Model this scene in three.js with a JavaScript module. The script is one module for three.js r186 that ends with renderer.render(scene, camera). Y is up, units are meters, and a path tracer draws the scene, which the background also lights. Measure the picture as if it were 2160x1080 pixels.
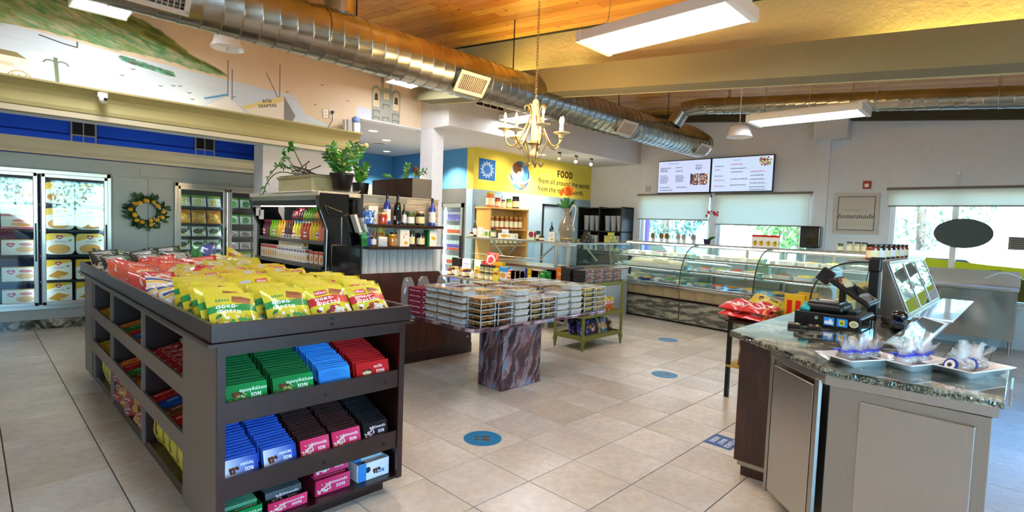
import * as THREE from 'three';
import { RoundedBoxGeometry } from 'three/addons/geometries/RoundedBoxGeometry.js';
import { mergeGeometries, mergeVertices, toCreasedNormals } from 'three/addons/utils/BufferGeometryUtils.js';
import { RectAreaLightUniformsLib } from 'three/addons/lights/RectAreaLightUniformsLib.js';
import { Sky } from 'three/addons/objects/Sky.js';

// ------------------------------------------------------------------ camera, sky, sun, exposure
const scene = new THREE.Scene();
RectAreaLightUniformsLib.init();
const renderer = new THREE.WebGLRenderer();
renderer.toneMapping = THREE.LinearToneMapping;
renderer.toneMappingExposure = 1.25;
renderer.shadowMap.enabled = true;

const EYE = 1.5871, YAW = 0.79805, PITCH = -0.05614, ROLL = 0.03638, FOCAL = 1125.37;
const fwd = new THREE.Vector3(Math.sin(YAW) * Math.cos(PITCH), Math.sin(PITCH), -Math.cos(YAW) * Math.cos(PITCH));
const right0 = new THREE.Vector3(Math.cos(YAW), 0, Math.sin(YAW));
const up0 = right0.clone().cross(fwd);
const camera = new THREE.PerspectiveCamera(2 * Math.atan(540 / FOCAL) * 180 / Math.PI, 2, 0.05, 200);
camera.position.set(0, EYE, 0);
camera.up.copy(up0.clone().multiplyScalar(Math.cos(ROLL)).addScaledVector(right0, -Math.sin(ROLL)));
camera.lookAt(camera.position.clone().add(fwd));
camera.updateMatrixWorld();

const sky = new Sky();
sky.name = 'sky'; sky.scale.setScalar(1000);
sky.material.uniforms.turbidity.value = 3; sky.material.uniforms.rayleigh.value = 1.2;
sky.material.uniforms.mieCoefficient.value = 0.004; sky.material.uniforms.mieDirectionalG.value = 0.8;
const sunDir = new THREE.Vector3(-0.55, 0.75, 0.35).normalize();
sky.material.uniforms.sunPosition.value.copy(sunDir);
scene.add(sky); scene.backgroundIntensity = 2.4;
const sun = new THREE.DirectionalLight(0xfff1dd, 14);
sun.name = 'sun'; sun.position.copy(sunDir).multiplyScalar(40); sun.target.position.set(8, 0, -3);
Object.assign(sun.shadow.camera, { left: -25, right: 25, top: 25, bottom: -25, near: 1, far: 90 });
sun.shadow.mapSize.set(2048, 2048);
scene.add(sun, sun.target);

// ------------------------------------------------------------------ helpers
const V = (x, y, z) => new THREE.Vector3(x, y, z);
function rng(seed) { let s = seed >>> 0; return () => { s = (s + 0x6D2B79F5) | 0; let t = Math.imul(s ^ (s >>> 15), 1 | s); t = (t + Math.imul(t ^ (t >>> 7), 61 | t)) ^ t; return ((t ^ (t >>> 14)) >>> 0) / 4294967296; }; }
const ORD = ['first', 'second', 'third', 'fourth', 'fifth', 'sixth', 'seventh', 'eighth', 'ninth', 'tenth', 'eleventh', 'twelfth', 'thirteenth', 'fourteenth', 'fifteenth', 'sixteenth', 'seventeenth', 'eighteenth', 'nineteenth', 'twentieth', 'twenty-first', 'twenty-second', 'twenty-third', 'twenty-fourth', 'twenty-fifth'];
const ri = (r, a, b) => a + (b - a) * r();
const pick = (r, a) => a[Math.floor(r() * a.length) % a.length];
const taken = {};
function numbered(n) { const k = taken[n] = (taken[n] ?? -1) + 1; return k ? n + '_' + String(k).padStart(3, '0') : n; }
function tag(o, label, category, group, kind) { if (label) o.userData.label = label; if (category) o.userData.category = category; if (group) o.userData.group = group; if (kind) o.userData.kind = kind; return o; }
function thing(name, label, category, pos = [0, 0, 0], turn = 0, group) {
  const o = new THREE.Group(); o.name = numbered(name); o.position.set(...pos); o.rotation.y = turn; scene.add(o);
  return tag(o, label, category, group);
}
function part(name, geo, mat, parent, pos, rot) {
  const m = new THREE.Mesh(geo, mat); m.name = name; if (pos) m.position.set(...pos); if (rot) m.rotation.set(...rot); parent.add(m); return m;
}
function single(name, label, category, geo, mat, pos = [0, 0, 0], rot, group) {
  const m = new THREE.Mesh(geo, mat); m.name = numbered(name); m.position.set(...pos); if (rot) m.rotation.set(...rot); scene.add(m); return tag(m, label, category, group);
}
function struct(name, geo, mat, pos, label) {
  const m = new THREE.Mesh(geo, mat); m.name = numbered(name); if (pos) m.position.set(...pos); scene.add(m); return tag(m, label, null, null, 'structure');
}
function copy(o, pos, turn, label) {
  const c = o.clone(); c.name = numbered(o.name.replace(/_\d{3}$/, '')); c.userData = { ...o.userData }; if (pos) c.position.set(...pos); if (turn !== undefined) c.rotation.y = turn; if (label) c.userData.label = label; scene.add(c); return c;
}
// box given by its two corners, uv in metres
function bx(x0, y0, z0, x1, y1, z1) {
  const w = Math.abs(x1 - x0), h = Math.abs(y1 - y0), d = Math.abs(z1 - z0);
  const g = new THREE.BoxGeometry(w, h, d), uv = g.attributes.uv, s = [[d, h], [d, h], [w, d], [w, d], [w, h], [w, h]];
  for (let f = 0; f < 6; f++) for (let k = 0; k < 4; k++) { const i = f * 4 + k; uv.setXY(i, uv.getX(i) * s[f][0], uv.getY(i) * s[f][1]); }
  return g.translate((x0 + x1) / 2, (y0 + y1) / 2, (z0 + z1) / 2);
}
const cb = (w, h, d, x = 0, y = 0, z = 0) => bx(x - w / 2, y - h / 2, z - d / 2, x + w / 2, y + h / 2, z + d / 2);
const rb = (w, h, d, r = 0.004, x = 0, y = 0, z = 0, s = 2) => new RoundedBoxGeometry(w, h, d, s, Math.min(r, w / 2.01, h / 2.01, d / 2.01)).translate(x, y, z);
const cyl = (r0, r1, h, n = 16, x = 0, y = 0, z = 0, open = false) => new THREE.CylinderGeometry(r0, r1, h, n, 1, open).translate(x, y, z);
const lathe = (pts, n = 20) => new THREE.LatheGeometry(pts.map(p => new THREE.Vector2(p[0], p[1])), n);
const merge = (a) => mergeGeometries(a.map(g => { let q = g.index ? g.toNonIndexed() : g; if (!q.attributes.uv) q.setAttribute('uv', new THREE.BufferAttribute(new Float32Array(q.attributes.position.count * 2), 2)); for (const k of Object.keys(q.attributes)) if (!['position', 'normal', 'uv'].includes(k)) q.deleteAttribute(k); return q; }), false);
const tube = (pts, r, seg = 24, rad = 8) => new THREE.TubeGeometry(new THREE.CatmullRomCurve3(pts.map(p => V(...p))), seg, r, rad, false);
function rod(a, b, r, n = 8) { const A = V(...a), B = V(...b), d = B.clone().sub(A), L = d.length(); const g = new THREE.CylinderGeometry(r, r, L, n); g.applyQuaternion(new THREE.Quaternion().setFromUnitVectors(V(0, 1, 0), d.normalize())); return g.translate((A.x + B.x) / 2, (A.y + B.y) / 2, (A.z + B.z) / 2); }
function extrude(pts, depth, bevel = 0) { const s = new THREE.Shape(pts.map(p => new THREE.Vector2(p[0], p[1]))); return new THREE.ExtrudeGeometry(s, { depth, bevelEnabled: bevel > 0, bevelSize: bevel, bevelThickness: bevel, bevelSegments: 2, curveSegments: 10 }); }
function jitterXYZ(g, a, seed = 1) { g = mergeVertices(g.deleteAttribute('uv') && g.deleteAttribute('normal') || g); const r = rng(seed), p = g.attributes.position; for (let i = 0; i < p.count; i++) p.setXYZ(i, p.getX(i) + ri(r, -a, a), p.getY(i) + ri(r, -a, a), p.getZ(i) + ri(r, -a, a)); g.computeVertexNormals(); return g; }

// ------------------------------------------------------------------ textures
function lattice(n, seed) { const r = rng(seed), a = new Float32Array(n * n); for (let i = 0; i < n * n; i++) a[i] = r(); return a; }
const LAT = lattice(64, 99);
function vnoise(x, y, per) { const xi = Math.floor(x), yi = Math.floor(y), fx = x - xi, fy = y - yi, sx = fx * fx * (3 - 2 * fx), sy = fy * fy * (3 - 2 * fy); const m = (a) => ((a % per) + per) % per; const at = (a, b) => LAT[(m(a) * 7 + per * 3) % 64 * 64 + (m(b) * 5 + m(a) * 11) % 64]; const a = at(xi, yi), b = at(xi + 1, yi), c = at(xi, yi + 1), d = at(xi + 1, yi + 1); return a + (b - a) * sx + (c - a) * sy + (a - b - c + d) * sx * sy; }
function fbm(u, v, f = 4, o = 5) { let s = 0, a = 0.5, t = 0; for (let i = 0; i < o; i++) { s += a * vnoise(u * f, v * f, f); t += a; a *= 0.5; f *= 2; } return s / t; }
const mix = (a, b, t) => [a[0] + (b[0] - a[0]) * t, a[1] + (b[1] - a[1]) * t, a[2] + (b[2] - a[2]) * t];
const hex = (h) => [(h >> 16 & 255) / 255, (h >> 8 & 255) / 255, (h & 255) / 255];
const sat = (t) => Math.min(1, Math.max(0, t));
function tex(w, h, fn, rx = 1, ry = rx, srgb = true) {
  const d = new Uint8Array(w * h * 4);
  for (let y = 0; y < h; y++) for (let x = 0; x < w; x++) { const c = fn(x / w, y / h), i = (y * w + x) * 4; d[i] = sat(c[0]) * 255; d[i + 1] = sat(c[1]) * 255; d[i + 2] = sat(c[2]) * 255; d[i + 3] = 255; }
  const t = new THREE.DataTexture(d, w, h); t.wrapS = t.wrapT = THREE.RepeatWrapping; t.magFilter = THREE.LinearFilter; t.minFilter = THREE.LinearMipmapLinearFilter; t.generateMipmaps = true;
  if (srgb) t.colorSpace = THREE.SRGBColorSpace; t.repeat.set(1 / rx, 1 / ry); t.needsUpdate = true; return t;
}
const gray = (w, h, fn, rx, ry) => tex(w, h, (u, v) => { const g = fn(u, v); return [g, g, g]; }, rx, ry, false);
function canvasTex(w, h, draw) { const c = document.createElement('canvas'); c.width = w; c.height = h; const g = c.getContext('2d'); draw(g, w, h); const t = new THREE.CanvasTexture(c); t.colorSpace = THREE.SRGBColorSpace; t.magFilter = THREE.LinearFilter; return t; }
const mat = (color, o = {}) => new THREE.MeshStandardMaterial({ color, roughness: 0.6, ...o });
const phys = (color, o = {}) => new THREE.MeshPhysicalMaterial({ color, roughness: 0.5, ...o });

const tStucco = gray(512, 512, (u, v) => 0.5 * fbm(u, v, 32, 3) + 0.5 * Math.pow(fbm(u + .3, v + .7, 16, 3), 2), 0.9);
const tFine = gray(256, 256, (u, v) => fbm(u, v, 32, 3), 0.35);
const woodTex = (a, b, c, seed, rx, ry, knots = 0) => { const r = rng(seed), K = Array.from({ length: knots }, () => [r(), r(), ri(r, 0.012, 0.03)]); return tex(256, 1024, (u, v) => { let w = fbm(u + seed * .13, v, 4, 3) * 0.6; let k = 0; for (const q of K) { const dx = Math.abs(u - q[0]), dy = (v - q[1]) * 3.2; const d = Math.sqrt(dx * dx + dy * dy); w += 0.09 * Math.exp(-d / 0.06); k = Math.max(k, sat(1.6 - d / q[2])); } const g = 0.5 + 0.5 * Math.sin((u * 9 + w * 14) * 2.2); const f = fbm(u * 1, v * 0.06 + seed, 64, 2); let col = mix(a, b, sat(0.35 * g + 0.45 * f + 0.2 * fbm(u, v, 4, 2))); return mix(col, c, k * 0.9); }, rx, ry); };
const tPine = [3, 5, 8, 12].map(s => woodTex(hex(0xecb044), hex(0xcf8f28), hex(0x5c2e0c), s, 0.6, 2.4, 7));
const tDark = tex(512, 512, (u, v) => { const w = fbm(u, v, 4, 4), f = fbm(u * 1, v * .1, 64, 2); return mix(hex(0x2a1310), hex(0x4d2618), sat(w * 0.9 + f * 0.5 - 0.2)); }, 1.2);
const tBurl = tex(512, 512, (u, v) => { const w = fbm(u, v, 4, 5), s = .6 * fbm(u + w * .3, v * .5 + .3, 8, 5) + .4 * fbm(u, v * .12, 64, 2); return mix(hex(0x2a110b), hex(0x5e2c14), sat(s * 1.7 - 0.5)); }, 0.9);
const tTile = tex(1024, 1024, (u, v) => { const a = fbm(u, v, 4, 6), b = fbm(u + .4, v * 2, 8, 5), c = fbm(u + .1, v + .6, 64, 2); let k = mix(hex(0xc3beb3), hex(0xdad7cf), sat(a * 2.2 - 0.6)); k = mix(k, hex(0xcabba4), sat(b * 2.6 - 1.45) * 0.7); return k.map(x => x * (0.95 + 0.1 * c)); }, 2);
const tMarble = tex(512, 512, (u, v) => { const A = (u * .82 - v * .57), B = (u * .57 + v * .82), w = fbm(u, v, 4, 5), w2 = fbm(u + .37, v + .11, 8, 5), a = A + .22 * w + .07 * w2, q = fbm(a * 1.5 + 5, B * .4 + 2, 8, 5), s = fbm(a * 1.2 + 9, B * .35 + 7, 8, 4), k = fbm(a + 3, B * .5 + 4, 8, 5), f = fbm(u, v, 64, 3); let c = mix(hex(0x4a2f36), hex(0xb59aa2), sat((q - .3) * 2.3)); c = mix(c, hex(0x7f4a44), sat((k - .55) * 5) * .8); c = mix(c, hex(0x6a93bd), sat((s - .6) * 7) * .9); c = mix(c, hex(0x2f2c36), sat((.36 - s) * 7) * .85); c = mix(c, hex(0xd4c8c8), sat(1 - Math.abs(q - .52) * 40) * .55); return c.map(x => x * (.82 + .36 * f)); }, 1.02);
const tGranite = tex(1024, 1024, (u, v) => { const w = fbm(u, v, 4, 5), q = fbm(u + w * .4, v * 1 + w * .2, 16, 5), s = fbm(u, v, 128, 2), l = fbm(u + .3, v + w * .5, 8, 4); let c = mix(hex(0x1c211b), hex(0x84897a), sat(q * 3.2 - 1.1)); c = mix(c, hex(0xbdb9a6), sat(l * 5 - 2.5) * 0.8); return c.map(x => x * (0.6 + 0.8 * s)); }, 1.1);
const tStone = tex(512, 512, (u, v) => { const w = fbm(u, v, 4, 5), q = fbm(u + w * .5, v * 1 + w * .3, 8, 5), s = fbm(u, v, 64, 2); let c = mix(hex(0x474b44), hex(0x9a9c8c), sat(q * 3 - 1)); return c.map(x => x * (0.75 + 0.5 * s)); }, 0.9);
const tBrush = tex(256, 256, (u, v) => { const g = 0.965 + 0.035 * fbm(u * 1, v * .05, 64, 2); return [g, g, g]; }, 0.4);
const tPlaster = tex(512, 512, (u, v) => { const a = fbm(u, v, 4, 5), b = fbm(u, v + .5, 32, 3); const g = 0.94 + 0.05 * a + 0.03 * b; return [g, g, g]; }, 2.2);
const tGal = tex(512, 512, (u, v) => { const a = fbm(u, v, 8, 4), g = 0.86 + 0.14 * sat(a * 2 - .5); return [g, g, g * 0.99]; }, 1.5);

// materials
const M = {
  white: mat(0xe7e8ea, { roughness: 0.8, map: tPlaster, bumpMap: tFine, bumpScale: 0.0006 }),
  header: mat(0xd9d7d3, { roughness: 0.85, map: tPlaster }),
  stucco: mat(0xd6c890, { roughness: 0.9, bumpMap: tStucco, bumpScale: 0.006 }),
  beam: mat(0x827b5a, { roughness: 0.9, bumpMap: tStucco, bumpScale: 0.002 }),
  ledge: mat(0xbbb078, { roughness: 0.85, map: tPlaster }),
  cream: mat(0xd9cfae, { roughness: 0.7 }),
  blue: mat(0x4f92c4, { roughness: 0.85, map: tPlaster }),
  navy: mat(0x1a56c4, { roughness: 0.85, map: tPlaster }),
  ceil: mat(0xc9c9cb, { roughness: 0.9 }),
  panel: mat(0x9da19b, { roughness: 0.45, metalness: 0.35, map: tPlaster }),
  steel: phys(0xb9b6ae, { roughness: 0.28, metalness: 1, map: tBrush }),
  steelSoft: phys(0xaaa79e, { roughness: 0.36, metalness: 1, map: tBrush }),
  alu: phys(0xc7c9c8, { roughness: 0.3, metalness: 1 }),
  galv: phys(0xbcb9ae, { roughness: 0.24, metalness: 1, map: tGal }),
  darkMetal: mat(0x2a2826, { roughness: 0.45, metalness: 0.7 }),
  black: phys(0x0c0c0e, { roughness: 0.35 }),
  blackGloss: phys(0x08080a, { roughness: 0.12, clearcoat: 1, clearcoatRoughness: 0.08 }),
  laminate: phys(0x8b807a, { roughness: 0.38, map: tDark, color: 0xffffff }),
  kioskDark: phys(0xb89c9a, { roughness: 0.34, map: tDark, clearcoat: 0.25, clearcoatRoughness: 0.3 }),
  kioskSide: phys(0x776b60, { roughness: 0.4, map: tBrush }),
  burl: phys(0xffffff, { roughness: 0.35, map: tBurl, clearcoat: 0.4, clearcoatRoughness: 0.25 }),
  marble: phys(0xffffff, { roughness: 0.22, map: tMarble, clearcoat: 0.4 }),
  granite: phys(0xffffff, { roughness: 0.07, map: tGranite, clearcoat: 0.6, clearcoatRoughness: 0.03 }),
  stone: mat(0xffffff, { roughness: 0.5, map: tStone }),
  glass: phys(0xf2fbf8, { roughness: 0.02, transmission: 1, thickness: 0, ior: 1.45 }),
  glassGreen: phys(0xf3faf7, { roughness: 0.02, transmission: 1, thickness: 0, ior: 1.45 }),
  clear: phys(0xf6f8f8, { roughness: 0.06, transmission: 1, thickness: 0, ior: 1.4 }),
  film: phys(0xffffff, { roughness: 0.12, transmission: 0.92, thickness: 0, ior: 1.4 }),
  foil: phys(0xe9e9e7, { roughness: 0.34, metalness: 0.5 }),
  whitePlastic: phys(0xf0eee8, { roughness: 0.35 }),
  porcelain: phys(0xf2f2f4, { roughness: 0.15, clearcoat: 0.6 }),
  gold: phys(0xb8a070, { roughness: 0.28, metalness: 1 }),
  ivory: phys(0xe8cf96, { roughness: 0.5 }),
  green: mat(0x757a38, { roughness: 0.55, map: tBrush }),
  tan: phys(0xd9a552, { roughness: 0.5 }),
  paper: mat(0xf1efe8, { roughness: 0.8 }),
  shadeCloth: phys(0xf2ecdc, { roughness: 1, transmission: 0.6, thickness: 0 }),
  grout: mat(0x3a342f, { roughness: 0.95 }),
  tube: mat(0xffffff, { emissive: 0xffffff, emissiveIntensity: 6 }),
};
M.laminate = M.kioskIn = M.kioskDark; M.navyDark = M.navy;
// ------------------------------------------------------------------ printed packaging: one sheet, each design a cell
const SHEET = 2048, sheet = document.createElement('canvas'); sheet.width = sheet.height = SHEET; const G = sheet.getContext('2d');
G.fillStyle = '#888'; G.fillRect(0, 0, SHEET, SHEET);
let cx0 = 0, cy0 = 0, rowH = 0; const CELL = {};
function cell(name, w, h, draw) {
  if (cx0 + w > SHEET) { cx0 = 0; cy0 += rowH; rowH = 0; }
  if (cy0 + h > SHEET) throw new Error('sheet full at ' + name);
  G.save(); G.translate(cx0, cy0); G.beginPath(); G.rect(0, 0, w, h); G.clip(); draw(G, w, h); G.restore();
  CELL[name] = [(cx0 + 1) / SHEET, 1 - (cy0 + h - 1) / SHEET, (cx0 + w - 1) / SHEET, 1 - (cy0 + 1) / SHEET];
  cx0 += w; rowH = Math.max(rowH, h); return name;
}
const css = (h) => typeof h === 'string' ? h : '#' + h.toString(16).padStart(6, '0');
function solid(color) { const n = 'c' + css(color); if (!CELL[n]) cell(n, 8, 8, (g, w, h) => { g.fillStyle = css(color); g.fillRect(0, 0, w, h); }); return n; }
const text = (g, s, x, y, size, color, font = 'bold', angle = 0) => { g.save(); g.translate(x, y); g.rotate(angle); g.fillStyle = color; g.font = `${font} ${size}px sans-serif`; g.textAlign = 'center'; g.textBaseline = 'middle'; g.fillText(s, 0, 0); g.restore(); };
const disc = (g, x, y, rx, ry, c, a = 0) => { g.fillStyle = c; g.beginPath(); g.ellipse(x, y, rx, ry, a, 0, Math.PI * 2); g.fill(); };
const blobs = (g, x, y, w, h, n, cols, r0, r1, seed) => { const r = rng(seed); for (let i = 0; i < n; i++) disc(g, x + r() * w, y + r() * h, ri(r, r0, r1), ri(r, r0, r1) * .7, pick(r, cols), r() * 3); };
const fill = (g, w, h, c) => { g.fillStyle = c; g.fillRect(0, 0, w, h); };
const tSheet = () => sheetTex; const sheetTex = new THREE.CanvasTexture(sheet); sheetTex.colorSpace = THREE.SRGBColorSpace; sheetTex.magFilter = THREE.LinearFilter;
const pMatte = phys(0xffffff, { map: sheetTex, roughness: 0.6, specularIntensity: 0.35 }), pGloss = phys(0xffffff, { map: sheetTex, roughness: 0.34, clearcoat: 0.2, clearcoatRoughness: 0.25 });
const tCrinkle = gray(512, 512, (u, v) => { const w = fbm(u, v, 8, 3), a = Math.abs(2 * fbm(u + w * .2, v, 16, 2) - 1), b = Math.abs(2 * fbm(u, v + w * .2 + .4, 32, 2) - 1); return 0.6 * a + 0.4 * b; }, 0.03); const pFilm = phys(0xffffff, { map: sheetTex, roughness: 0.22, bumpMap: tCrinkle, bumpScale: 0.0035, clearcoat: 0.6, clearcoatRoughness: 0.12 });
function uvTo(geo, name, flip) { const c = CELL[name], uv = geo.attributes.uv; for (let i = 0; i < uv.count; i++) { let u = uv.getX(i), v = uv.getY(i); uv.setXY(i, c[0] + (c[2] - c[0]) * sat(u), c[1] + (c[3] - c[1]) * sat(v)); } return geo; }
// carton with printed faces; order +x -x +y -y +z -z
function carton(w, h, d, base, faces = {}) {
  const g = new THREE.BoxGeometry(w, h, d), uv = g.attributes.uv, order = ['px', 'nx', 'py', 'ny', 'pz', 'nz'];
  order.forEach((k, f) => { const c = CELL[faces[k] ?? solid(base)]; for (let q = 0; q < 4; q++) { const i = f * 4 + q; uv.setXY(i, c[0] + (c[2] - c[0]) * uv.getX(i), c[1] + (c[3] - c[1]) * uv.getY(i)); } });
  return g.translate(0, h / 2, 0);
}
// soft bag: sealed top and bottom, bulging between; stands in the xy plane, base at y 0
function pouch(w, h, t, name, seed = 1, nx = 10, ny = 8) {
  const r = rng(seed), pos = [], uv = [], idx = [], ph = [r() * 6, r() * 6, r() * 6], c = CELL[name];
  for (const side of [1, -1]) { const b = pos.length / 3; for (let j = 0; j <= ny; j++) for (let i = 0; i <= nx; i++) {
    const u = i / nx, v = j / ny, x = (u - .5) * w, y = v * h; const e = Math.pow(Math.sin(Math.PI * u), .6) * Math.pow(Math.sin(Math.PI * Math.min(1, Math.max(0, (v - .06) / .88))), .55);
    const wr = (0.13 * Math.sin(11 * u + ph[0] + 3 * v) + 0.13 * Math.sin(9 * v + ph[1] + 5 * u) + 0.3 * (r() - .5)) * e;
    const crimp = (v < .08 || v > .92) ? 0.02 * Math.sin(i * 2.4) : 0;
    pos.push(x * (1 - 0.05 * Math.sin(Math.PI * v)), y, side * (t / 2) * (e + wr) + crimp * t); uv.push(c[0] + (c[2] - c[0]) * (side > 0 ? u : 1 - u), c[1] + (c[3] - c[1]) * v); }
    for (let j = 0; j < ny; j++) for (let i = 0; i < nx; i++) { const a = b + j * (nx + 1) + i, d = a + nx + 1; if (side > 0) idx.push(a, a + 1, d, a + 1, d + 1, d); else idx.push(a, d, a + 1, a + 1, d, d + 1); } }
  const g = new THREE.BufferGeometry(); g.setAttribute('position', new THREE.Float32BufferAttribute(pos, 3)); g.setAttribute('uv', new THREE.Float32BufferAttribute(uv, 2)); g.setIndex(idx); g.computeVertexNormals(); return g;
}
// ------------------------------------------------------------------ room shell
const T = 0.457, OX = 5.32795 * T, OZ = -4.72047 * T, SL = 0.1, XE = 11.05, XW = -2.5, ZS = 4.5, ZM = -7.43, ZH = -6.69, ZY = -8.08, XB = 7.1, ALC = 3.13, ZF = -9.3;
const roofY = (z) => 3.58 - SL * z;
const slope = (g) => { const p = g.attributes.position; for (let i = 0; i < p.count; i++) p.setY(i, p.getY(i) - SL * p.getZ(i)); g.computeVertexNormals(); return g; };
const frame = new THREE.Frustum().setFromProjectionMatrix(new THREE.Matrix4().multiplyMatrices(camera.projectionMatrix.clone(), camera.matrixWorldInverse));
camera.aspect = 2; camera.updateProjectionMatrix(); frame.setFromProjectionMatrix(new THREE.Matrix4().multiplyMatrices(camera.projectionMatrix, camera.matrixWorldInverse));
{ // floor: grout bed with separate tiles
  const fl = struct('floor', bx(XW - .2, -0.25, ZS + .2, XE + .2, -0.006, -11.2), M.grout, null, 'beige stone tile floor with dark grout joints');
  const variants = [];
  for (let v = 0; v < 8; v++) {
    const a = T / 2 - 0.0042, b = T / 2 - 0.0027, r = rng(50 + v), ou = r() * 2, ov = r() * 2, fl2 = r() > .5;
    const P = [[-a, 0, -a], [a, 0, -a], [a, 0, a], [-a, 0, a], [-b, -.003, -b], [b, -.003, -b], [b, -.003, b], [-b, -.003, b], [-b, -.007, -b], [b, -.007, -b], [b, -.007, b], [-b, -.007, b]];
    const ix = [0, 3, 2, 0, 2, 1]; for (const [o, q] of [[0, 4], [4, 8]]) for (let k = 0; k < 4; k++) { const n = (k + 1) % 4; ix.push(o + k, o + n, q + n, o + k, q + n, q + k); }
    const g = new THREE.BufferGeometry(); g.setAttribute('position', new THREE.Float32BufferAttribute(P.flat(), 3)); g.setAttribute('uv', new THREE.Float32BufferAttribute(P.flatMap(p => fl2 ? [p[2] + ou, p[0] + ov] : [p[0] + ou, p[2] + ov]), 2)); g.setIndex(ix);
    variants.push(toCreasedNormals(g, 0.3));
  }
  const tm = [0xffffff, 0xfaf8f4, 0xfcfaf4].map(c => phys(c, { map: tTile, roughness: 0.27, bumpMap: tFine, bumpScale: 0.0004, clearcoat: 0.12, clearcoatRoughness: 0.3 }));
  const list = [], r = rng(3);
  for (let i = -12; i < 22; i++) for (let j = -16; j < 24; j++) {
    const x = OX + (i + .5) * T, z = OZ - (j + .5) * T; if (x < XW - .2 || x > XE || z > ZS || z < -11) continue;
    const inside = [-1, 1].some(a => [-1, 1].some(b => frame.containsPoint(V(x + a * T / 2, 0, z + b * T / 2))));
    const hid = z < ZF + .1 || (x > 7.2 && z < -8) || (x > 8.7 && x < 9.8 && z < -2) || (x > .95 && x < 1.6 && z < -2.8 && z > -6.2);
    list.push({ x, z, v: Math.floor(r() * 8), m: Math.floor(r() * 3), t: Math.floor(r() * 4), s: inside && !hid ? 1 / (x * x + z * z) : 0 });
  }
  list.sort((a, b) => b.s - a.s);
  const rest = [];
  list.forEach((t, k) => { if (k < 290 && t.s > 0) { const m = part('tile', variants[t.v], tm[t.m], fl, [t.x, 0, t.z]); m.rotation.y = t.t * Math.PI / 2; } else rest.push(variants[t.v].clone().rotateY(t.t * Math.PI / 2).translate(t.x, 0, t.z)); });
  tag(part('tile_field', merge(rest), tm[0], fl), null, null, null, 'stuff');
}
{ // sloping plank ceiling under a deck
  const ce = struct('ceiling', slope(bx(XW - .2, 3.602, ZS + .25, XE + .25, 3.78, -8.4)), M.darkMetal, null, 'varnished knotty pine plank ceiling');
  const W = 0.142, r = rng(21), pm = []; for (const t of tPine) for (const c of [0xffffff, 0xf0dcc0, 0xe2c8a4]) pm.push(phys(c, { map: t, roughness: 0.24, clearcoat: 0.5, clearcoatRoughness: 0.16 }));
  const cache = {}; const plank = (L, v) => cache[L + '_' + v] ??= (() => { const g = bx(-W / 2 + .002, 0, -L / 2 + .001, W / 2 - .002, .02, L / 2 - .001); const p = g.attributes.position, u = g.attributes.uv, q = rng(v + 5), ou = q(), ov = q() * 2; for (let i = 0; i < p.count; i++) u.setXY(i, p.getX(i) * 1.6 + ou, p.getZ(i) + ov); return slope(g); })();
  const stuff = [];
  for (let x = XW + W / 2; x < XE; x += W) { if (Math.abs(x - 5.315) < .09) continue; let z = -7.4; const first = ri(r, 0.9, 3.4); let k = 0; while (z < ZS - .3) { const L = k++ ? pick(r, [2.4, 3.0, 3.6]) : Math.round(first * 4) / 4; const l2 = Math.min(L, ZS - z); const v = Math.floor(r() * 4), zc = z + l2 / 2; z += l2; const g = plank(Math.round(l2 * 100) / 100, v); const y = roofY(zc) + ri(r, 0, .0025);
      const vis = [0, .25, .5, .75, 1].some(t => frame.containsPoint(V(x, roofY(z - l2 * t), z - l2 * t))); if (vis) part('plank', g, pick(r, pm), ce, [x, y, zc]); else stuff.push(g.clone().translate(x, y, zc)); } }
  tag(part('plank_field', merge(stuff), pm[0], ce), null, null, null, 'stuff');
}
{ // outer walls
  const wallE = [[-8.3, -6.62, 0, 4.6], [-6.62, -4.93, 0, 1.0], [-6.62, -4.93, 2.4, 4.6], [-4.93, -4.80, 0, 4.6], [-4.80, -3.02, 0, 1.0], [-4.80, -3.02, 2.4, 4.6], [-3.02, -1.78, 0, 4.6], [-1.78, 1.4, 0, .66], [-1.78, 1.4, 2.42, 4.6], [1.4, ZS + .2, 0, 4.6]];
  struct('wall_east', merge(wallE.map(([a, b, c, d]) => bx(XE, c, a, XE + .22, d, b))), M.white, null, 'white plaster wall with windows onto the street');
  struct('wall_west', bx(XW - .2, 0, -11.2, XW, 4.8, ZS + .2), M.white, null, 'white side wall');
  const wallS = [[XW - .2, -1.6, 0, 4.2], [-1.6, 3.6, 2.6, 4.2], [-1.6, 3.6, 0, .35], [3.6, XE + .2, 0, 4.2]];
  struct('wall_south', merge(wallS.map(([a, b, c, d]) => bx(a, c, ZS, b, d, ZS + .2))), M.white, null, 'white wall with wide shop window');
  struct('wall_north', bx(XW - .2, 0, -11.2, XB, 4.8, -11.0), M.blue, null, 'light blue back wall of the alcove');
  const w4 = thing('window_4'); tag(w4, 'wide shop window with white frame', null, null, 'structure');
  part('frame', merge([bx(-1.6, .35, ZS + .04, 3.6, .42, ZS + .12), bx(-1.6, 2.53, ZS + .04, 3.6, 2.6, ZS + .12), ...[-1.6, .1, 1.83, 3.53].map(x => bx(x, .35, ZS + .04, x + .07, 2.6, ZS + .12))]), M.whitePlastic, w4);
  for (const x of [-1.53, .17, 1.9]) part('pane', bx(x, .42, ZS + .075, x + 1.63, 2.53, ZS + .08), M.glass, w4);
}
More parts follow.
